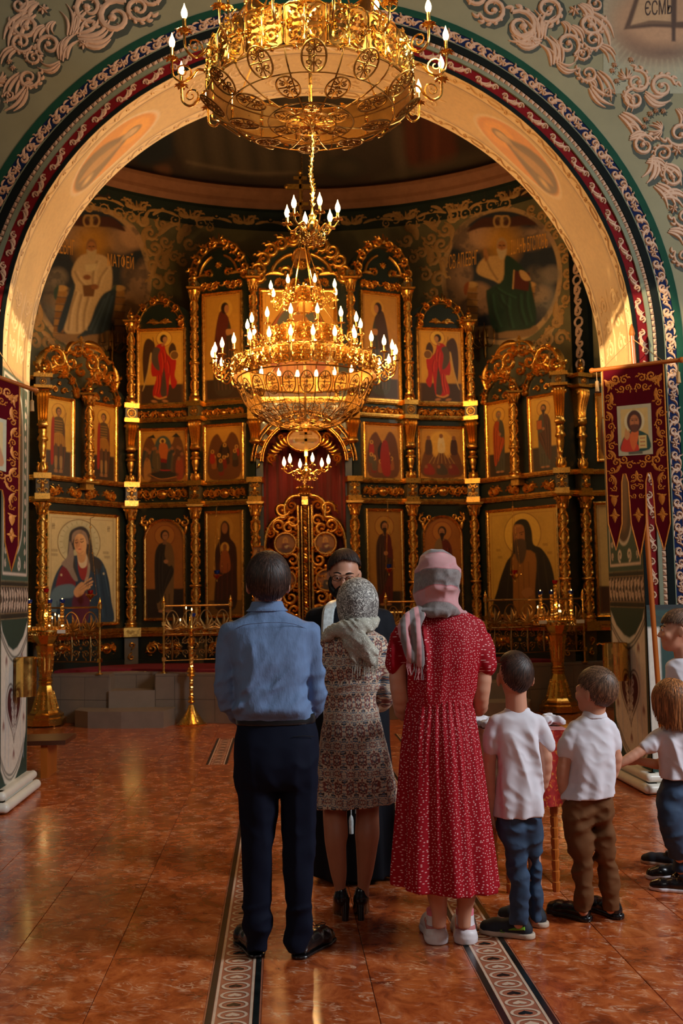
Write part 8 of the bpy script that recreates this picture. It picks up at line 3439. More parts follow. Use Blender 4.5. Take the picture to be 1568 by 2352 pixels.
class Person:
 def __init__(s,label,Y,px,foot_py,name='person'):
  s.Y=Y
  L=PY(px,foot_py,Y)
  s.o=np.array([L[0],Y,0.0])
  s.root=thing(name,label,'person',tuple(s.o))
 def p(s,px,py,dy=0.0):
  return PY(px,py,s.Y+dy)-s.o
 def rows(s,R_):
  out=[]
  for py,xl,xr,ry,dy in R_:
   a,b=s.p(xl,py,dy),s.p(xr,py,dy)
   out.append(((a[2]+b[2])/2,(a[0]+b[0])/2,dy,(b[0]-a[0])/2,ry))
  return out
 def chain(s,S,pts,k=.012,smooth=3):
  S.chain([s.p(*q[:3]) for q in pts],[q[3] for q in pts],k,smooth)
 def box(s,x0,y0,x1,y1,d0,d1,h):
  a,b=s.p(x0,y1,d0),s.p(x1,y0,d0)
  c,d=s.p(x0,y1,d1),s.p(x1,y0,d1)
  lo=np.minimum(np.minimum(a,b),np.minimum(c,d))
  hi=np.maximum(np.maximum(a,b),np.maximum(c,d))
  lo[1],hi[1]=d0,d1
  return SDF(lo-.02,hi+.02,h)
def shoe(ps,heel,toe,style,sc=1.0,mats=None,lift=0.0):
 """heel/toe are floor points read off the photograph"""
 a,b=PZ(*heel,0)-ps.o,PZ(*toe,0)-ps.o
 a[2]=b[2]=0
 d=unit(b-a)
 L=.28*sc
 wf=1.3 if style=='chunky' else 1.0
 n=np.array([-d[1],d[0],0])
 at=lambda u_,v_,z_: a+d*u_*L+n*v_*L+np.array([0,0,z_*L+lift])
 lo,hi=np.minimum(a,a+d*L)-.10,np.maximum(a,a+d*L)+.10
 lo[2],hi[2]=-.01+lift,.17*sc+lift+.03
 h=.0048
 mats=mats or (M['leather'],M['leather'])
 S=SDF(lo,hi,h)
 r=.135*L*wf
 ht=.30 if style=='dress' else .40 if style=='sport' else .46
 S.chain([at(.13,0,.17),at(.45,.0,.18),at(.72,.01,.14),at(.90,.0,.11)],[r*.95,r*1.0,r*1.2,r*(.85 if style=='dress' else 1.05)],.02)
 S.cone(at(.14,0,.14),at(.20,0,ht),r*.95,r*.92,.02)
 S.cone(at(.30,0,.18),at(.5,0,.2),r*.9,r*.7,.02)
 S.cut(2,lift+.035*L+.0)
 S.cut(2,lift+(ht+.02)*L,False)
 if style=='dress':
  S.noise(.0012,(60,60,60),2,1)
 up=S.mesh('shoe',mats[0],ps.root)
 so=SDF(lo,hi,h)
 g=1.14 if style=='dress' else 1.22
 so.chain([at(.10,0,.05),at(.45,0,.05),at(.72,.01,.05),at(.92,0,.05)],[r*g*.98,r*g*.92,r*g*1.12,r*g*.85],.01)
 so.cut(2,lift+(.0 if style != 'dress' else .0))
 so.cut(2,lift+((.055 if style=='dress' else .21 if style=='chunky' else .11)*L),False)
 if style=='chunky':
  so.cone(at(.08,0,.14),at(.3,0,.12),r*1.1,r*1.05,.02)
  so.noise(.003,(20,20,120),4,1)
  so.cut(2,lift)
 so.mesh('sole',mats[1],up)
 return at,up,L
def cloth(name,c,rough=.85,weave=900,bump=.08,**kw):
 kw.setdefault('spec',.15)
 return simple(name,c,rough,0,.05,6,bump,weave,**kw)
M['leather']=simple('black_leather',srgb(22,18,18),.22,var=.3,bump=.05,bs=80,coat=.3)
t=NT('blue_shirt_cotton')
t.set(rough=.75,spec=.2)
v=t.coords('Object')
w_=t.n('ShaderNodeTexWave',wave_type='BANDS',bands_direction='X')
w_.inputs['Scale'].default_value=190
t.l(v,w_.inputs[0])
t.out(t.mix(w_.outputs['Fac'],srgb(88,112,150),srgb(116,140,176)),'Base Color')
t.bump(t.noise(t.coords('Object',(14,14,5)),2.2,4,.6),.25,.02)
M['shirt']=t.mat
M['trousers']=cloth('navy_wool',srgb(10,15,32),.8)
M['belt']=simple('belt_leather',srgb(26,28,30),.3)
def cyl_coords(t,r=.17,scale=1.0):
 sp_=t.n('ShaderNodeSeparateXYZ')
 t.l(t.coords('Object'),sp_.inputs[0])
 th=t.math('MULTIPLY',t.math('ARCTAN2',sp_.outputs[0],t.math('MULTIPLY',sp_.outputs[1],-1.0)),r)
 cb=t.n('ShaderNodeCombineXYZ')
 t.l(th,cb.inputs[0])
 t.l(sp_.outputs[2],cb.inputs[1])
 return cb.outputs[0]
# dotted red dress
t=NT('red_dotted_cloth')
t.set(rough=.7,spec=.2)
v=cyl_coords(t,.14)
vo=t.n('ShaderNodeTexVoronoi',feature='F1',voronoi_dimensions='2D')
vo.inputs['Scale'].default_value=80
vo.inputs['Randomness'].default_value=.75
t.l(v,vo.inputs['Vector'])
dot=t.ramp(vo.outputs['Distance'],[(.15,(1,1,1)),(.20,(0,0,0))])
t.out(t.mix(dot,srgb(150,2,22),srgb(226,170,168)),'Base Color')
M['dress_red']=t.mat
# floral dress
t=NT('floral_cloth')
t.set(rough=.75)
sp_=t.n('ShaderNodeSeparateXYZ')
wp=t.n('ShaderNodeVectorMath',operation='ADD')
t.l(cyl_coords(t,.18),wp.inputs[0])
ws=t.n('ShaderNodeVectorMath',operation='SCALE')
wn=t.n('ShaderNodeTexNoise')
wn.inputs['Scale'].default_value=14
t.l(t.coords('Object'),wn.inputs['Vector'])
t.l(wn.outputs['Color'],ws.inputs[0])
ws.inputs['Scale'].default_value=.035
t.l(ws.outputs[0],wp.inputs[1])
t.l(wp.outputs[0],sp_.inputs[0])
pu=t.math('PINGPONG',sp_.outputs[0],.036)
pv=t.math('PINGPONG',sp_.outputs[1],.068)
def fl(o):
 cb=t.n('ShaderNodeCombineXYZ')
 t.l(pu,cb.inputs[0])
 t.l(pv,cb.inputs[1])
 cb.inputs[2].default_value=o
 return cb.outputs[0]
n1=t.noise(fl(.3),50,3,.6,1.4)
n2=t.noise(fl(1.7),62,3,.6,1.6)
n3=t.noise(fl(3.9),46,3,.6,1.0)
c1=t.mix(t.ramp(n1,[(.54,(0,0,0)),(.58,(1,1,1))]),srgb(204,182,156),srgb(124,62,54))
c2=t.mix(t.ramp(n2,[(.55,(0,0,0)),(.59,(1,1,1))]),c1,srgb(74,94,112))
c3=t.mix(t.ramp(n3,[(.36,(1,1,1)),(.42,(0,0,0))]),c2,srgb(52,40,38))
t.out(c3,'Base Color')
M['dress_floral']=t.mat
# striped scarf: grey and dusty pink bands wrapped round the head
t=NT('striped_scarf_cloth')
t.set(rough=.85,sheen=.3)
v=t.coords('Object')
sp_=t.n('ShaderNodeSeparateXYZ')
t.l(v,sp_.inputs[0])
zz=t.math('SQRT',t.math('ADD',t.math('POWER',t.math('ADD',sp_.outputs[2],-1.44),2.0),t.math('POWER',t.math('ADD',sp_.outputs[0],.02),2.0)))
zz=t.math('ADD',zz,t.math('MULTIPLY',t.noise(v,6,2,.5),.05))
fr_=t.math('FRACT',t.math('MULTIPLY',zz,6.6))
band_=t.ramp(fr_,[(.0,srgb(186,122,126)),(.44,srgb(196,136,138)),(.46,srgb(176,70,84)),(.49,srgb(104,98,98)),(.97,srgb(112,104,102)),(1.0,srgb(170,80,90))])
t.out(t.mix(t.ramp(t.noise(t.coords('Object',(300,300,60)),1,2),[(.3,(.0,.0,.0)),(.7,(.35,.35,.35))]),band_,srgb(176,162,156)),'Base Color')
M['scarf']=t.mat
t=NT('scarf_tail_cloth')
t.set(rough=.85,sheen=.3)
sp_=t.n('ShaderNodeSeparateXYZ')
t.l(t.coords('Object'),sp_.inputs[0])
fr_=t.math('FRACT',t.math('MULTIPLY',sp_.outputs[0],22))
t.out(t.ramp(fr_,[(.0,srgb(190,128,130)),(.45,srgb(196,136,138)),(.5,srgb(108,100,100)),(.97,srgb(118,110,106))]),'Base Color')
M['scarf_tail']=t.mat
# lace
t=NT('lace')
t.set(rough=.6)
v=t.coords('Object')
n1=t.noise(v,30,2,.4,3.2)
rd=t.math('ABSOLUTE',t.math('SUBTRACT',n1,.5))
t.out(t.ramp(rd,[(.0,srgb(228,224,214)),(.035,srgb(206,202,194)),(.06,srgb(84,78,74)),(.15,srgb(104,98,94))]),'Base Color')
t.bump(t.ramp(rd,[(0,(1,1,1)),(.06,(0,0,0))]),.5,.003)
M['lace']=t.mat
t=NT('cream_lace_cloth')
t.set(rough=.7,spec=.2)
rd=t.math('ABSOLUTE',t.math('SUBTRACT',t.noise(t.coords('Object'),34,2,.4,3.0),.5))
t.out(t.ramp(rd,[(.0,srgb(232,230,216)),(.04,srgb(214,210,194)),(.07,srgb(160,156,140)),(.16,srgb(186,182,166))]),'Base Color')
t.bump(t.ramp(rd,[(0,(1,1,1)),(.07,(0,0,0))]),.7,.004)
M['lace_white']=t.mat
M['robe']=cloth('black_cassock',srgb(18,20,27),.75)
M['stole']=simple('silver_white_brocade',srgb(190,198,198),.4,var=.3,vs=50,bump=.4,bs=90)
M['tee']=cloth('white_jersey',srgb(212,208,214),.8)
M['jeans']=simple('blue_denim',srgb(40,62,88),.8,0,.30,9,.15,400)
M['brown']=cloth('brown_twill',srgb(104,66,38),.8)
M['sneaker_white']=simple('white_rubber',srgb(216,208,210),.45,var=.05)
M['sneaker_pink']=simple('dusty_pink_suede',srgb(190,120,116),.8)
M['sock']=simple('pink_sock',srgb(226,120,136),.85)
M['navy_mesh']=simple('navy_mesh_fabric',srgb(16,22,34),.7,bump=.3,bs=500)
M['lime']=simple('lime_green_trim',srgb(120,168,40),.5)
M['tan_rubber']=simple('tan_rubber',srgb(190,168,146),.6)
M['eye_white']=simple('eye_white',srgb(214,206,196),.25,var=.02)
M['iris']=simple('dark_iris',srgb(40,28,20),.15)
def creases(S,z0,z1,amp=.004,seed=1):
 S.noise(amp,(9,9,26),seed,2,(z0,z1))
# ================================================================ man in the blue shirt
m=Person('man in blue long-sleeved shirt and navy trousers, standing with his back to us',4.70,640,2200)
S=m.box(488,1262,756,2205,-.16,.36,.0075)
R_=frame(-.05,-.05)
hc=m.p(616,1341)
add_head(S,hc,.245,R_)
S.cone(m.p(613,1385),m.p(613,1430),.056,.062,.02)
m.chain(S,[(613,1452,.02,.065),(630,1550,.02,.09),(635,1680,.02,.09),(636,1740,.02,.09)],.03)
m.chain(S,[(538,1458,.02,.036),(524,1570,.01,.034),(537,1613,.05,.032),(590,1640,.22,.026)])
m.chain(S,[(704,1458,.02,.036),(718,1565,.01,.034),(710,1610,.05,.032),(672,1640,.22,.026)])
m.chain(S,[(592,1760,0,.085),(590,1960,0,.05),(588,2160,0,.035)])
m.chain(S,[(680,1760,0,.085),(686,1960,0,.05),(686,2160,0,.035)])
add_hand(S,m.p(592,1640,.22),(.8,.5,0),(0,0,1),1,.6)
add_hand(S,m.p(670,1640,.22),(-.8,.5,.05),(0,0,1),1,.6)
S.mesh('body',M['skin'],m.root)
S=m.box(485,1375,756,1675,-.19,.34,.006)
S.stack(m.rows([(1398,574,651,.060,0),(1410,566,664,.068,0),(1422,545,688,.080,0),(1436,518,718,.10,0),(1455,507,730,.115,0),(1500,519,719,.13,-.005),(1550,531,708,.132,-.008),(1600,536,706,.13,-.01),(1628,532,712,.140,-.01),(1645,538,718,.125,0),(1655,545,716,.11,0)]),.012,e=2.6)
m.chain(S,[(531,1456,0,.056),(520,1510,0,.058),(519,1570,0,.054),(528,1610,.02,.052),(556,1648,.12,.045),(584,1642,.20,.036)],.007)
m.chain(S,[(711,1456,0,.056),(720,1510,0,.058),(723,1565,0,.055),(720,1605,.02,.052),(698,1648,.12,.045),(675,1642,.20,.036)],.007)
z=lambda y,P_=m: P_.p(620,y)[2]
S.noise(.015,(11,7,2.3),3,1,(z(1650),z(1440)),True,.12)
S.noise(.013,(5,5,14),8,1,(z(1662),z(1550)),True,.45)
S.noise(.005,(17,15,6),11,2,None,True,-.5)
S.noise(.005,(10,10,24),14,1,(z(1640),z(1470)),True,.8)
shirt=S.mesh('shirt',M['shirt'],m.root,sm=1)
S=m.box(560,1370,660,1425,-.12,.12,.004)
S.stack(m.rows([(1381,578,648,.060,0),(1392,574,652,.064,0),(1404,569,656,.070,0)]),.006,e=2.1)
S.stack(m.rows([(1404,563,663,.074,0),(1396,572,654,.070,0)]),.004,e=2.1)
S.mesh('collar',M['shirt'],shirt)
y_=m.p(612,1430)
q=MB()
yk=[m.p(x,yy,-dy) for x,yy,dy in ((528,1452,.07),(560,1436,.105),(612,1430,.122),(670,1432,.108),(716,1450,.07))]
q.tube(catmull(yk,5),.0018,4)
q.build('yoke_seam',M['shirt'],shirt)
S=m.box(530,1630,735,1668,-.15,.15,.005)
S.stack(m.rows([(1638,541,722,.118,0),(1650,541,724,.120,0),(1661,542,724,.120,0)]),.004,e=2.5)
belt=S.mesh('belt',M['belt'],m.root)
S=m.box(530,1645,745,2200,-.17,.16,.0065)
S.stack(m.rows([(1655,544,722,.114,0),(1690,540,730,.126,-.005),(1740,539,733,.135,-.012),(1785,541,731,.128,-.008),(1812,548,727,.10,0)]),.02,e=2.5)
lg=[(1780,541,640,.10,0),(1850,549,640,.092,0),(1900,553,633,.082,0),(1960,557,625,.070,-.01),(2060,557,624,.064,-.012),(2119,555,624,.062,-.008),(2142,560,622,.060,0),(2166,564,616,.056,0),(2182,566,612,.05,0)]
S.stack(m.rows(lg),.012)
lg=[(1780,636,731,.10,0),(1850,645,728,.092,0),(1900,647,727,.082,0),(1950,650,726,.072,-.01),(2000,651,720,.066,-.012),(2060,655,717,.064,-.012),(2119,660,715,.062,-.008),(2140,654,716,.060,0),(2164,653,708,.056,0),(2184,662,700,.05,0)]
S.stack(m.rows(lg),.012)
S.noise(.011,(5,5,15),5,1,(z(2195),z(2060)),True,.2)
S.noise(.009,(10,8,2.0),6,1,(z(2100),z(1690)),True)
S.noise(.003,(14,14,14),9,1,None,True,.7)
S.mesh('trousers',M['trousers'],m.root)
q=MB()
q.tube([m.p(672,1692,-.130),m.p(700,1690,-.122),m.p(722,1692,-.10)],.0016,4)
q.build('pocket_seam',M['belt'],m.root)
shoe(m,(592,2200),(555,2160),'dress',1.02)
at,up,L=shoe(m,(682,2203),(738,2172),'dress',1.02)
q=MB()
for s_ in (-1,1):
 q.tube(catmull([at(.5,0,.36),at(.55,s_*.12,.42),at(.66,s_*.10,.36),at(.55,0,.35)],4),.0016,4)
q.build('laces',M['leather'],up)
hair(m.root,hc,.250,R_,M['hair_dark'],(.05,-.32,.38),lambda a: 1.93-.26*abs(math.sin(a))**5,2600,.085,seed=4)
# ================================================================ woman in the floral dress
m=Person('woman in floral dress with a white lace headscarf, beside the man',5.20,812,2112)
S=m.box(715,1318,912,2118,-.16,.34,.0075)
hc=m.p(820,1388)
R_=frame(0,-.12)
add_head(S,hc,.225,R_,ears=False)
S.cone(m.p(812,1430),m.p(810,1470),.046,.05,.02)
m.chain(S,[(808,1490,.02,.07),(810,1600,0,.085),(812,1720,0,.115)],.03)
m.chain(S,[(864,1490,.01,.030),(884,1545,.01,.030),(880,1600,.03,.028),(845,1600,.22,.023)])
m.chain(S,[(752,1480,0,.04),(742,1545,0,.036),(742,1605,.02,.032),(790,1600,.22,.023)])
add_hand(S,m.p(845,1600,.22),(-.8,.5,.1),(0,0,1),.9,.6)
add_hand(S,m.p(790,1600,.22),(.8,.5,.1),(0,0,1),.9,.6)
for rows_ in ([(1760,742,808,.075,0),(1855,741,797,.052,0),(1914,744,799,.058,-.012),(1943,747,795,.056,-.012),(2002,758,796,.042,-.005),(2040,768,793,.030,0),(2060,770,794,.030,0)],
    [(1760,812,876,.075,0),(1855,817,870,.052,0),(1914,815,871,.058,-.012),(1943,817,867,.056,-.012),(2002,820,857,.042,-.005),(2040,821,847,.030,0),(2060,821,847,.030,0)]):
 S.stack(m.rows(rows_),.012)
for x in (783,834):
 S.cone(m.p(x,2052,.0),m.p(x,2095,.12),.028,.026,.01)
S.mesh('body',M['hose'],m.root)
S=m.box(712,1430,925,1862,-.20,.30,.0065)
fo=lambda a,t,x,y: (.010*np.sin(a*9+1)+.006*np.sin(a*15))*np.clip(1-t*2.4,0,1)
S.stack(m.rows([(1442,782,848,.06,0),(1456,758,868,.08,0),(1475,744,880,.10,0),(1530,742,880,.12,0),(1570,746,872,.112,0),(1600,750,864,.104,0),(1640,744,870,.115,0),(1700,737,882,.14,-.01),(1760,730,898,.145,-.01),(1805,728,908,.145,0),(1846,727,914,.145,0)]),.02,fo,e=2.3,tilt=.06)
m.chain(S,[(868,1482,0,.050),(886,1540,0,.046),(886,1590,.0,.044),(872,1616,.06,.042),(850,1608,.16,.036)],.02)
m.chain(S,[(754,1482,0,.050),(744,1540,0,.046),(744,1590,.0,.044),(760,1612,.06,.042),(785,1606,.16,.036)],.02)
z=lambda y,P_=m: P_.p(812,y)[2]
S.noise(.010,(6,6,18),3,1,(z(1628),z(1470)),True,.2)
S.noise(.009,(13,9,2.4),5,1,(z(1850),z(1630)),True)
S.mesh('dress',M['dress_floral'],m.root)
S=m.box(765,1318,880,1450,-.17,.14,.0055)
S.ell(m.p(821,1384,-.005),(.108,.128,.128),.01)
S.ell(m.p(822,1415,-.02),(.092,.105,.10),.03)
S.noise(.004,(12,12,7),5,2)
sc_=S.mesh('headscarf',M['lace'],m.root)
S=m.box(725,1400,892,1545,-.19,.16,.0055)
S.chain([m.p(748,1462,-.06),m.p(772,1446,-.10),m.p(808,1440,-.125),m.p(845,1436,-.10),m.p(862,1424,-.04)],[.022,.028,.034,.03,.02],.02,3)
S.chain([m.p(790,1450,-.11),m.p(825,1470,-.135),m.p(855,1498,-.13)],[.030,.036,.030],.02,3)
S.chain([m.p(800,1478,-.128),m.p(812,1500,-.13),m.p(820,1520,-.125)],[.022,.022,.014],.02,2)
S.chain([m.p(830,1492,-.13),m.p(848,1510,-.13),m.p(858,1524,-.125)],[.026,.024,.014],.02,2)
S.noise(.009,(40,14,12),7,2,None,True,.75)
S.mesh('scarf_wrap',M['lace_white'],sc_)
q=MB()
rg=random.Random(2)
for k in range(34):
 x=812+k*1.55 if k<12 else 834+(k-12)*1.6
 y0=1508+rg.uniform(-4,6)
 y1=y0+rg.uniform(26,46)
 d=rg.uniform(-3,3)
 q.tube([m.p(x,y0,-.128),m.p(x+d,(y0+y1)/2,-.138),m.p(x+d*1.6,y1,-.132)],.0014,4)
q.build('fringe',M['lace_white'],sc_,kind='stuff')
for x,hx in ((783,792),(829,828)):
 S=m.box(x-32,2036,x+32,2122,-.10,.30,.0045)
 S.chain([m.p(x,2062,-.004),m.p(x,2074,.05),m.p(x,2086,.12),m.p(x,2088,.19)],[.036,.036,.040,.034],.015,3)
 S.cone(m.p(x,2048,-.004),m.p(x,2062,-.0),.030,.034,.01)
 S.ell(m.p(x,2046,.06),(.026,.05,.03),.008,sub=True)
 up=S.mesh('shoe',M['leather'],m.root)
 q=MB()
 a,b_=m.p(hx,2062,-.01),m.p(hx,2114,.0)
 q.lathe([(.017,0),(.018,a[2]*.4),(.024,a[2]*1.0)],10,(a[0],-.01,0))
 q.build('heel',M['leather'],up)
# ================================================================ woman in the red dress
m=Person('woman in red dotted dress with pink and grey striped headscarf and chunky white sneakers',4.74,1030,2175)
S=m.box(895,1255,1150,2182,-.16,.34,.0075)
hc=m.p(1003,1330)
R_=frame(-.15,-.05)
add_head(S,hc,.235,R_,ears=False)
S.cone(m.p(1008,1375),m.p(1012,1425),.05,.055,.02)
m.chain(S,[(1014,1455,.02,.06),(1012,1600,.02,.08),(1012,1720,.02,.10)],.03)
m.chain(S,[(1088,1462,.01,.034),(1106,1540,0,.042),(1103,1598,.01,.038),(1098,1628,.10,.034),(1070,1600,.24,.024)])
m.chain(S,[(938,1462,.01,.034),(915,1535,0,.040),(919,1600,.01,.038),(930,1640,.10,.034),(965,1600,.24,.024)])
add_hand(S,m.p(1068,1600,.24),(-.8,.4,.1),(0,0,1),.92,.6)
add_hand(S,m.p(967,1600,.24),(.8,.4,.1),(0,0,1),.92,.6)
for rows_ in ([(1900,970,1030,.075,0),(2020,972,1026,.056,-.01),(2058,981,1026,.048,-.006),(2096,991,1026,.036,0),(2130,992,1022,.034,0)],
    [(1900,1036,1098,.075,0),(2020,1043,1096,.056,-.01),(2058,1048,1092,.048,-.006),(2096,1050,1082,.036,0),(2130,1052,1080,.034,0)]):
 S.stack(m.rows(rows_),.012)
S.mesh('body',M['skin'],m.root)
S=m.box(880,1395,1155,1640,-.20,.30,.0065)
S.stack(m.rows([(1402,982,1062,.06,0),(1414,952,1086,.075,0),(1430,930,1106,.09,0),(1455,924,1108,.11,0),(1500,924,1104,.125,0),(1560,932,1090,.122,0),(1600,938,1083,.115,0),(1622,938,1083,.11,0)]),.02,e=2.5)
for x0,y0,x1,y1,r1 in ((1092,1450,1113,1540,.055),(928,1452,912,1538,.056)):
 S.cone(m.p(x0,y0),m.p((x0+x1)/2+(4 if x1>1000 else -2),(y0+y1)/2),.054,.056,.02)
 S.cone(m.p((x0+x1)/2+(4 if x1>1000 else -2),(y0+y1)/2),m.p(x1,y1-16),.056,r1,.015)
S.noise(.013,(15,10,2.2),3,1,(m.p(1000,1625)[2],m.p(1000,1410)[2]),True)
S.noise(.005,(24,20,5),5,1,(m.p(1000,1625)[2],m.p(1000,1405)[2]))
dr_=S.mesh('dress',M['dress_red'],m.root)
S=m.box(880,1595,1158,2060,-.25,.24,.007)
def fo(a,t,x,y):
 dn=np.clip(1.12-t,0,1)
 return (.016*np.sin(a*8+.6+1.2*np.sin(a*2))+.007*np.sin(a*17+2))*dn+.006*np.sin(a*26)*t
S.stack(m.rows([(1604,939,1082,.112,0),(1630,934,1086,.122,0),(1700,925,1097,.15,-.01),(1800,918,1110,.165,-.005),(1900,911,1122,.18,0),(2000,905,1134,.19,0),(2034,904,1139,.195,0)]),.008,fo,e=2.1,tilt=-.075)
S.mesh('skirt',M['dress_red'],dr_)
S=m.box(940,1255,1085,1425,-.17,.15,.0055)
S.ell(m.p(1003,1325,-.005),(.104,.132,.135),.02)
S.stack(m.rows([(1312,956,1052,.12,-.01),(1350,953,1055,.115,-.01),(1380,951,1050,.10,-.01),(1398,956,1056,.105,-.01),(1410,968,1076,.10,0)]),.02)
S.chain([m.p(966,1404,-.07),m.p(1000,1407,-.105),m.p(1040,1408,-.09),m.p(1070,1408,-.04)],[.018,.018,.018,.014],.01,3)
S.noise(.008,(8,8,18),9,1,None,True,.3)
S.noise(.006,(20,20,20),4,1,None,True)
sc_=S.mesh('headscarf',M['scarf'],m.root)
S=m.box(905,1395,990,1545,-.22,.10,.005)
S.chain([m.p(968,1402,-.06),m.p(950,1415,-.10),m.p(938,1440,-.125)],[.024,.026,.022],.015,3)
for xa,xb in ((926,944),(956,966)):
 S.chain([m.p(xa+14,1412,-.115),m.p(xa-2,1440,-.142),m.p((xa+xb)/2,1485,-.148),m.p(xb,1515+(xb>950)*10,-.14)],[.018,.024,.023,.019],.01,3)
S.noise(.007,(34,14,6),3,2)
S.mesh('scarf_tail',M['scarf_tail'],sc_)
q=MB()
for k in range(12):
 x=936+k*3.4
 y0=1508+(k>5)*12
 q.tube([m.p(x,y0,-.145),m.p(x+rg.uniform(-4,4),y0+22,-.148),m.p(x+rg.uniform(-6,5),y0+42,-.145)],.0018,4)
q.build('fringe',M['scarf_tail'],sc_,kind='stuff')
for hx,tx,ty in ((1004,990,2125),(1070,1064,2120)):
 at,up,L=shoe(m,(hx,2168),(tx,ty),'chunky',.92,(M['sneaker_white'],M['sneaker_white']))
 q=MB()
 q.tube([at(-.055,0,.28),at(-.05,0,.36),at(-.02,0,.46)],.009,6)
 q.build('heel_tab',M['sneaker_pink'],up)
 q=SDF(at(.2,0,.2)-.11,at(.2,0,.2)+.11,.005)
 q.chain([at(.12,0,.25),at(.5,0,.25)],[.182*L,.18*L],.01)
 q.cut(2,at(0,0,.21)[2]).cut(2,at(0,0,.30)[2],False)
 q.mesh('pink_panel',M['sneaker_pink'],up)
 q=SDF(at(.2,0,.4)-.08,at(.2,0,.4)+.08,.005)
 q.cone(at(.19,0,.3),at(.20,0,.58),.040,.042,.01)
 q.cut(2,at(0,0,.56)[2],False)
 q.mesh('sock',M['sock'],m.root)
# ================================================================ priest facing the camera
m=Person('priest with beard and glasses in black cassock and white stole, facing us',5.95,812,2000)
S=m.box(690,1250,920,2000,-.30,.16,.0065)
hc=m.p(790,1318)
R_=frame(PI-.12,-.30,-.06)
at=add_head(S,hc,.245,R_,face=True)
S.cone(m.p(796,1365),m.p(802,1400),.06,.065,.02)
m.chain(S,[(806,1430,0,.12),(812,1700,0,.15),(812,1950,0,.10)],.03)
m.chain(S,[(728,1440,0,.05),(722,1560,0,.045),(760,1600,-.2,.03)])
m.chain(S,[(884,1440,0,.05),(896,1560,0,.045),(860,1600,-.2,.03)])
add_hand(S,m.p(762,1598,-.2),(.8,-.3,.2),(0,0,1),1,.6)
add_hand(S,m.p(858,1598,-.2),(-.8,-.3,.2),(0,0,1),1,.6)
S.mesh('body',M['skin'],m.root)
S=m.box(685,1372,925,2005,-.32,.24,.0085)
fo=lambda a,t,x,y: .016*np.sin(a*10+2*np.sin(a))*np.clip(1-t*1.3,0,1)
S.stack(m.rows([(1382,765,838,.07,0),(1392,738,858,.085,0),(1405,715,882,.10,0),(1430,706,896,.12,0),(1500,712,896,.14,0),(1600,722,892,.15,0),(1700,722,896,.17,0),(1850,722,902,.19,0),(2006,722,908,.20,0)]),.02,fo)
m.chain(S,[(728,1425,0,.07),(720,1510,0,.07),(728,1580,-.04,.065),(765,1598,-.18,.05)],.02)
m.chain(S,[(878,1425,0,.07),(888,1510,0,.07),(884,1580,-.04,.065),(856,1598,-.18,.05)],.02)
S.noise(.008,(9,9,4),3,2)
S.mesh('cassock',M['robe'],m.root)
# stole: two long brocade bands
st=MB()
for xa,pts in ((0,[(782,1376,.03),(762,1388,-.10),(752,1430,-.15),(755,1600,-.20),(768,1870,-.225)]),(1,[(816,1376,.03),(834,1390,-.10),(842,1440,-.15),(836,1600,-.20),(830,1870,-.225)])):
 C_=catmull([m.p(*q_) for q_ in pts],6)
 wv=.034
 P=np.zeros((len(C_),4,3))
 for i,c_ in enumerate(C_):
  ww=wv*(.7+.3*min(1,i/8))
  P[i,0]=c_+[-ww,.02,0]
  P[i,1]=c_+[-ww*.7,0,0]
  P[i,2]=c_+[ww*.7,0,0]
  P[i,3]=c_+[ww,.02,0]
 st.grid(P)
sto=st.build('stole',M['stole'],m.root)
q=MB()
for x in (756,770,806,830):
 a=m.p(x,1872,-.23)
 q.tube([m.p(x,1820,-.235),a],.003,5)
 q.lathe([(.004,0),(.010,-.012),(.013,-.03),(.012,-.10),(.002,-.102)],10,a)
q.build('tassels',M['stole'],sto,auto=50)
hair(m.root,hc,.25,R_,M['hair_dark'],(.08,-.1,.42),lambda a: 1.85-.34*abs(math.sin(a))**4-.85*max(0,-math.cos(a))**1.4,1500,.07,seed=6,width=.003)
S=SDF(hc-.16,hc+.16,.005)
H=.245
bt=lambda x,y_,z_: hc+R_ @ (np.array([x,y_,z_])*H)
S.ell(bt(0,.26,-.42),np.array([.21,.16,.19])*H,.02,R_)
for s_ in (-1,1):
 S.chain([bt(s_*.30,.06,-.10),bt(s_*.275,.13,-.28),bt(s_*.17,.26,-.40)],[.05*H,.075*H,.09*H],.02,2)
 S.chain([bt(0,.415,-.19),bt(s_*.09,.395,-.205),bt(s_*.15,.34,-.30)],[.018*H,.024*H,.03*H],.006,2)
S.noise(.004,(60,60,30),2,3)
S.mesh('beard',M['hair_dark'],m.root)
for s_ in (-1,1):
 e_=MB()
 e_.ball(bt(s_*.14,.372,.02),.050*H,12,8)
 e_.mi=1
 e_.ball(bt(s_*.14,.405,.005),.026*H,10,6,(1,1,1))
 e_.build('eye',[M['eye_white'],M['iris']],m.root)
 e_=MB()
 e_.tube(catmull([bt(s_*.05,.43,.115),bt(s_*.14,.42,.145),bt(s_*.24,.35,.11)],4),[.010*H,.014*H,.018*H,.018*H,.018*H,.016*H,.014*H,.010*H,.006*H],5)
 e_.build('eyebrow',M['hair_dark'],m.root)
 e_=MB()
 e_.tube(catmull([bt(s_*.07,.425,.035),bt(s_*.14,.43,.042),bt(s_*.21,.385,.03)],4),.013*H,5)
 e_.build('eyelid',M['skin'],m.root)
gl=MB()
for s_ in (-1,1):
 gl.tube([bt(s_*(.155+.105*math.cos(t)),.475-.05*abs(math.cos(t)*.5+.5),.01+.065*math.sin(t)) for t in np.linspace(0,2*PI,19)[:-1]],.0018,5,closed=True)
 gl.tube([bt(s_*.26,.44,.03),bt(s_*.34,.25,.03),bt(s_*.36,.0,.02)],.0018,5)
gl.tube([bt(-.05,.47,.03),bt(0,.49,.045),bt(.05,.47,.03)],.0018,5)
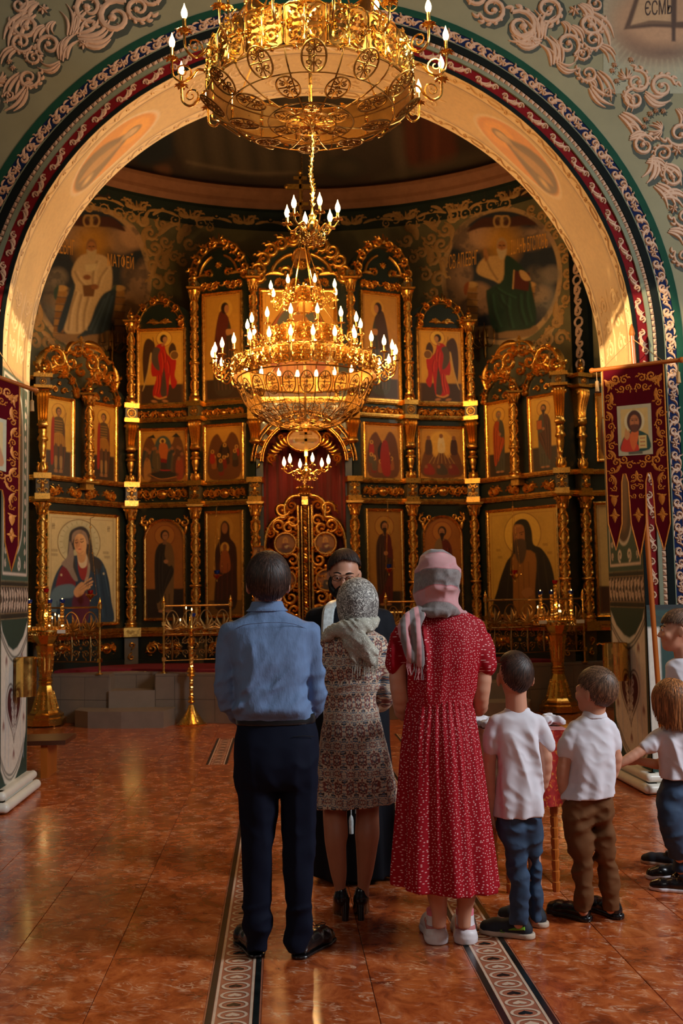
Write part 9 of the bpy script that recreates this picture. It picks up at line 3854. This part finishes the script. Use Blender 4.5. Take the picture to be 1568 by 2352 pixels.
gl.build('glasses',simple('dark_metal_frame',srgb(30,28,28),.3,.8),m.root)
# ================================================================ boys and girl
def kid(label,Y,cx,fy,box_,head,Rh,H,neck,arms,hands,torso,tee,sleeves,legs,shoes,hmat,legmat,face=False,hemf=None,collar=None,hn=1800,crown=(.15,-.3,.36),tee_mat='tee',tilt=0.0,thick=.05,length=None):
 m=Person(label,Y,cx,fy)
 S=m.box(*box_,.0065)
 hc=m.p(*head)
 add_head(S,hc,H,Rh,face)
 S.cone(m.p(*neck[0]),m.p(*neck[1]),H*.225,H*.235,.015)
 for a in arms:
  m.chain(S,a)
 for h_ in hands:
  add_hand(S,m.p(*h_[0]),h_[1],h_[2],h_[3],h_[4],.003)
 m.chain(S,torso,.03)
 for l_ in legs:
  m.chain(S,[((r[1]+r[2])/2,r[0],r[4],r[3]*.5) for r in l_[1:]])
 S.mesh('body',M['skin'],m.root)
 S=m.box(*box_,.0058)
 S.stack(m.rows(tee),.015,lambda a,t,x,y: .006*np.sin(a*8+1)*np.clip(1-t*1.6,0,1),e=2.3,tilt=tilt)
 for a in sleeves:
  m.chain(S,a,.014,2)
 z1,z0=m.p(cx,tee[0][0]+10)[2],m.p(cx,tee[-1][0])[2]
 S.noise(.010,(13,8,2.6),int(cx)%50,1,(z0,z1),True,.3)
 S.noise(.0035,(12,12,20),7,2,None,True,-.6)
 sh=S.mesh('shirt',M[tee_mat],m.root)
 if collar:
  S=m.box(collar[0][1]-12,collar[0][0]-8,collar[0][2]+12,collar[-1][0]+8,-.10,.10,.004)
  S.stack(m.rows(collar),.004,e=2)
  S.mesh('collar',M[tee_mat],sh)
 S=m.box(*box_,.0062)
 for l_ in legs:
  S.stack(m.rows(l_),.012)
 xa_,xb_=min(legs[0][1][1],legs[1][1][1]),max(legs[0][1][2],legs[1][1][2])
 hipc=m.p((xa_+xb_)/2,legs[0][1][0]+6,.01)
 S.ell(hipc,((xb_-xa_)*m.Y/F_PX*.44,.078,.085),.03)
 za,zb=m.p(cx,legs[0][0][0]+20)[2],m.p(cx,legs[0][-1][0])[2]
 S.noise(.011,(6,6,17),int(cx)%37,1,(zb,za),True,.35)
 S.noise(.004,(16,16,24),5,1,None,True,-.4)
 S.mesh('trousers',M[legmat],m.root)
 hair(m.root,hc,H*1.03,Rh,M[hmat],crown,hemf or (lambda a: 1.85-.36*abs(math.sin(a))**5),hn,thick,length,seed=int(cx)%90)
 for s_ in shoes:
  at,up,L=shoe(m,*s_[:2],s_[2],s_[3],s_[4])
  if len(s_)>5:
   q=MB()
   for v_ in (-1,1):
    q.tube([at(.10,v_*.128,.22),at(.25,v_*.130,.20),at(.42,v_*.135,.16)],[.020,.020,.008],6,flat=.4)
    for k in range(3):
     q.tube([at(.5+k*.05,v_*.155,.10+k*.035),at(.78,v_*.155,.09+k*.03)],.0022,4)
   q.build('green_trim',s_[5],up)
 return m
kid('boy in a long white T-shirt and blue jeans, next to the woman in red',4.81,1190,2160,
 (1100,1496,1282,2178,-.15,.17),(1182,1556),frame(-.12,-.10),.215,((1184,1590),(1186,1632)),
 [[(1137,1672,.015,.024),(1124,1740,0,.029),(1124,1805,.0,.026),(1127,1862,.01,.019)],[(1234,1672,.015,.024),(1253,1740,0,.029),(1246,1800,.05,.025),(1225,1830,.14,.018)]],
 [((1127,1864,.01),(.15,.1,-1),(0,1,.1),.72,.7),((1224,1832,.14),(-.8,.2,-.2),(0,0,1),.72,.5)],
 [(1186,1668,.01,.045),(1190,1760,.01,.06),(1192,1850,.01,.055)],
 [(1629,1160,1213,.042,0),(1640,1142,1230,.055,0),(1654,1128,1243,.07,0),(1690,1134,1243,.088,0),(1740,1138,1243,.092,0),(1800,1135,1244,.098,0),(1850,1134,1246,.102,0),(1872,1134,1247,.104,0)],
 [[(1140,1660,0,.040),(1129,1695,0,.041),(1126,1722,0,.038)],[(1232,1660,0,.040),(1246,1695,0,.041),(1254,1716,0,.038)]],
 [[(1845,1140,1204,.085,0),(1905,1141,1202,.076,0),(1956,1157,1208,.060,0),(1992,1164,1213,.056,0),(2033,1167,1215,.054,-.005),(2084,1168,1214,.050,0),(2122,1170,1210,.046,0)],
  [(1845,1190,1243,.085,0),(1905,1200,1242,.072,0),(1956,1206,1243,.058,.01),(1992,1212,1245,.054,.03),(2033,1213,1245,.052,.04),(2084,1213,1243,.048,.05),(2112,1213,1242,.046,.05)]],
 [((1222,2156),(1120,2143),'sport',.86,(M['navy_mesh'],M['tan_rubber']),M['lime']),((1253,2130),(1190,2118),'sport',.86,(M['navy_mesh'],M['tan_rubber']),M['lime'])],
 'hair_dark','jeans',collar=[(1626,1159,1215,.044,0),(1634,1156,1218,.047,0)],crown=(.25,-.3,.32))
kid('boy in white polo shirt and brown trousers, head turned to the left',5.01,1355,2120,
 (1268,1528,1432,2140,-.15,.17),(1366,1588),frame(.75,.05,0),.215,((1368,1618),(1364,1650)),
 [[(1318,1686,.015,.024),(1297,1745,0,.030),(1292,1795,.0,.026),(1300,1838,.02,.019)],[(1398,1686,.015,.024),(1414,1740,.03,.029),(1400,1790,.08,.025),(1385,1810,.14,.018)]],
 [((1300,1840,.02),(.2,.1,-1),(0,1,.1),.70,.6),((1384,1812,.14),(-.8,.2,-.2),(0,0,1),.70,.5)],
 [(1362,1690,.01,.045),(1358,1760,.01,.06),(1350,1840,.01,.055)],
 [(1642,1338,1390,.042,0),(1652,1324,1400,.055,0),(1668,1308,1409,.07,0),(1700,1308,1411,.088,0),(1750,1310,1410,.094,0),(1800,1301,1408,.10,0),(1829,1290,1410,.102,0)],
 [[(1320,1674,0,.040),(1304,1706,0,.041),(1300,1728,0,.038)],[(1398,1674,0,.040),(1405,1705,.02,.038),(1406,1722,.04,.034)]],
 [[(1800,1308,1362,.08,.01),(1860,1293,1364,.080,0),(1900,1297,1363,.076,0),(1960,1307,1361,.062,0),(1985,1311,1362,.060,0),(2040,1316,1361,.054,0),(2092,1320,1358,.048,0)],
  [(1800,1345,1400,.08,.01),(1860,1350,1407,.080,0),(1900,1358,1408,.074,0),(1960,1363,1412,.062,0),(2000,1370,1418,.058,.01),(2050,1379,1420,.052,.02),(2088,1382,1420,.046,.02)]],
 [((1353,2117),(1284,2100),'sport',.82,(M['leather'],M['leather'])),((1424,2112),(1372,2092),'sport',.82,(M['leather'],M['leather']))],
 'hair_brown','brown',face=True,collar=[(1632,1341,1388,.043,0),(1640,1337,1392,.05,0),(1648,1334,1394,.056,0)],crown=(-.1,-.34,.32),tilt=.06)
kid('girl with auburn bob in white T-shirt and jeans, leaning at the right edge',5.42,1552,2060,
 (1402,1548,1640,2075,-.16,.24),(1542,1618),frame(.6,-.35,0),.215,((1545,1650),(1548,1682)),
 [[(1516,1694,0,.022),(1478,1720,-.01,.026),(1444,1742,-.02,.024),(1420,1756,-.02,.017)],[(1560,1700,.08,.030),(1520,1752,.10,.026),(1490,1752,.10,.022),(1466,1748,.10,.017)]],
 [((1420,1756,-.02),(-.8,0,-.5),(0,.4,1),.66,.4),((1466,1748,.10),(-1,0,.0),(0,.4,1),.66,.5)],
 [(1550,1706,.02,.05),(1556,1760,.02,.06),(1556,1800,.02,.06)],
 [(1668,1522,1580,.05,0),(1680,1508,1598,.07,0),(1700,1510,1606,.09,0),(1740,1516,1604,.092,0),(1786,1518,1602,.094,0)],
 [[(1518,1690,0,.040),(1500,1704,0,.042),(1486,1714,-.01,.038)],[(1596,1690,0.04,.040),(1600,1720,.06,.038)]],
 [[(1778,1530,1580,.066,.02),(1830,1511,1572,.076,0),(1880,1514,1570,.066,-.02),(1940,1528,1580,.056,0),(1972,1536,1584,.048,.05)],
  [(1778,1556,1594,.066,.02),(1830,1556,1612,.074,.04),(1900,1556,1604,.060,.10),(1970,1548,1588,.050,.14),(2000,1544,1580,.044,.16)]],
 [((1556,1992),(1500,1984),'sport',.74,(M['navy_mesh'],M['tan_rubber'])),((1588,2052),(1530,2046),'sport',.74,(M['leather'],M['sneaker_white']))],
 'hair_auburn','jeans',face=True,hemf=lambda a: 2.55-.85*max(0,-math.cos(a))**1.5,crown=(0,-.2,.4),thick=.10,hn=2600,length=.62)
kb=kid('older boy in a white T-shirt seen in profile, at the right edge behind the girl',5.75,1590,2030,
   (1500,1388,1680,2050,-.16,.18),(1556,1450),frame(1.35,.02,.12),.225,((1566,1485),(1572,1520)),
   [[(1548,1545,0,.034),(1542,1620,0,.030),(1560,1680,0,.026)],[(1630,1545,0,.034),(1640,1620,0,.030),(1636,1690,0,.026)]],
   [((1560,1682,0),(.1,0,-1),(0,1,0),.75,.5),((1636,1692,0),(0,0,-1),(0,1,0),.75,.5)],
   [(1586,1556,0,.05),(1590,1650,0,.065),(1590,1740,0,.065)],
   [(1510,1552,1604,.05,0),(1522,1535,1625,.07,0),(1560,1532,1638,.095,0),(1640,1540,1636,.10,0),(1720,1540,1636,.10,0)],
   [[(1545,1535,0,.042),(1541,1575,0,.042)],[(1630,1535,0,.042),(1638,1575,0,.042)]],
   [[(1700,1554,1592,.07,0),(1800,1545,1594,.075,0),(1900,1556,1594,.06,0),(2000,1564,1594,.05,0)],[(1700,1586,1624,.07,0),(1800,1588,1636,.075,0),(1900,1592,1630,.06,0),(2000,1594,1624,.05,0)]],
   [((1588,2018),(1548,2018),'sport',.85,(M['leather'],M['sneaker_white'])),((1616,2018),(1580,2026),'sport',.85,(M['leather'],M['sneaker_white']))],
   'hair_brown','jeans',face=True,hemf=lambda a: 1.85-.34*abs(math.sin(a))**5-.05*max(0,-math.cos(a)),crown=(0,-.25,.4))
Rb,hb=frame(1.35,.02,.12),kb.p(1556,1450)
for s_ in (-1,1):
 e_=MB()
 bt=lambda x,y_,z_: hb+Rb @ (np.array([x,y_,z_])*.225)
 e_.ball(bt(s_*.14,.368,.02),.052*.225,12,8)
 e_.mi=1
 e_.ball(bt(s_*.14,.40,.02),.028*.225,10,6)
 e_.build('eye',[M['eye_white'],M['iris']],kb.root)
 e_=MB()
 e_.tube(catmull([bt(s_*.05,.42,.11),bt(s_*.14,.41,.135),bt(s_*.24,.34,.105)],4),.0028,5)
 e_.build('eyebrow',M['hair_brown'],kb.root)
# two crumpled towels on the table
for px_,w_ in ((1112,.085),(1256,.075)):
 c=PY(px_,1655,TABLE_Y-.05)
 S=SDF((c[0]-.13,TABLE_Y-.2,TABLE_Z-.02),(c[0]+.13,TABLE_Y+.16,TABLE_Z+.12),.006)
 for k in range(4):
  a=k*1.7+px_
  S.cone((c[0]-w_*math.cos(a),TABLE_Y-.03-.09*math.sin(a),TABLE_Z+.022),(c[0]+w_*math.cos(a),TABLE_Y-.03+.09*math.sin(a),TABLE_Z+.035),.026,.022,.012)
 S.noise(.014,(18,18,26),px_%9,2,None,True,.5)
 S.cut(2,TABLE_Z+.006)
 o=S.mesh('folded_towel',M['tee'])
 tag(o,'crumpled white towel on the brocade cloth, '+('at its left end beside the red dress' if px_<1200 else 'at its right end behind the boy'),'towel')
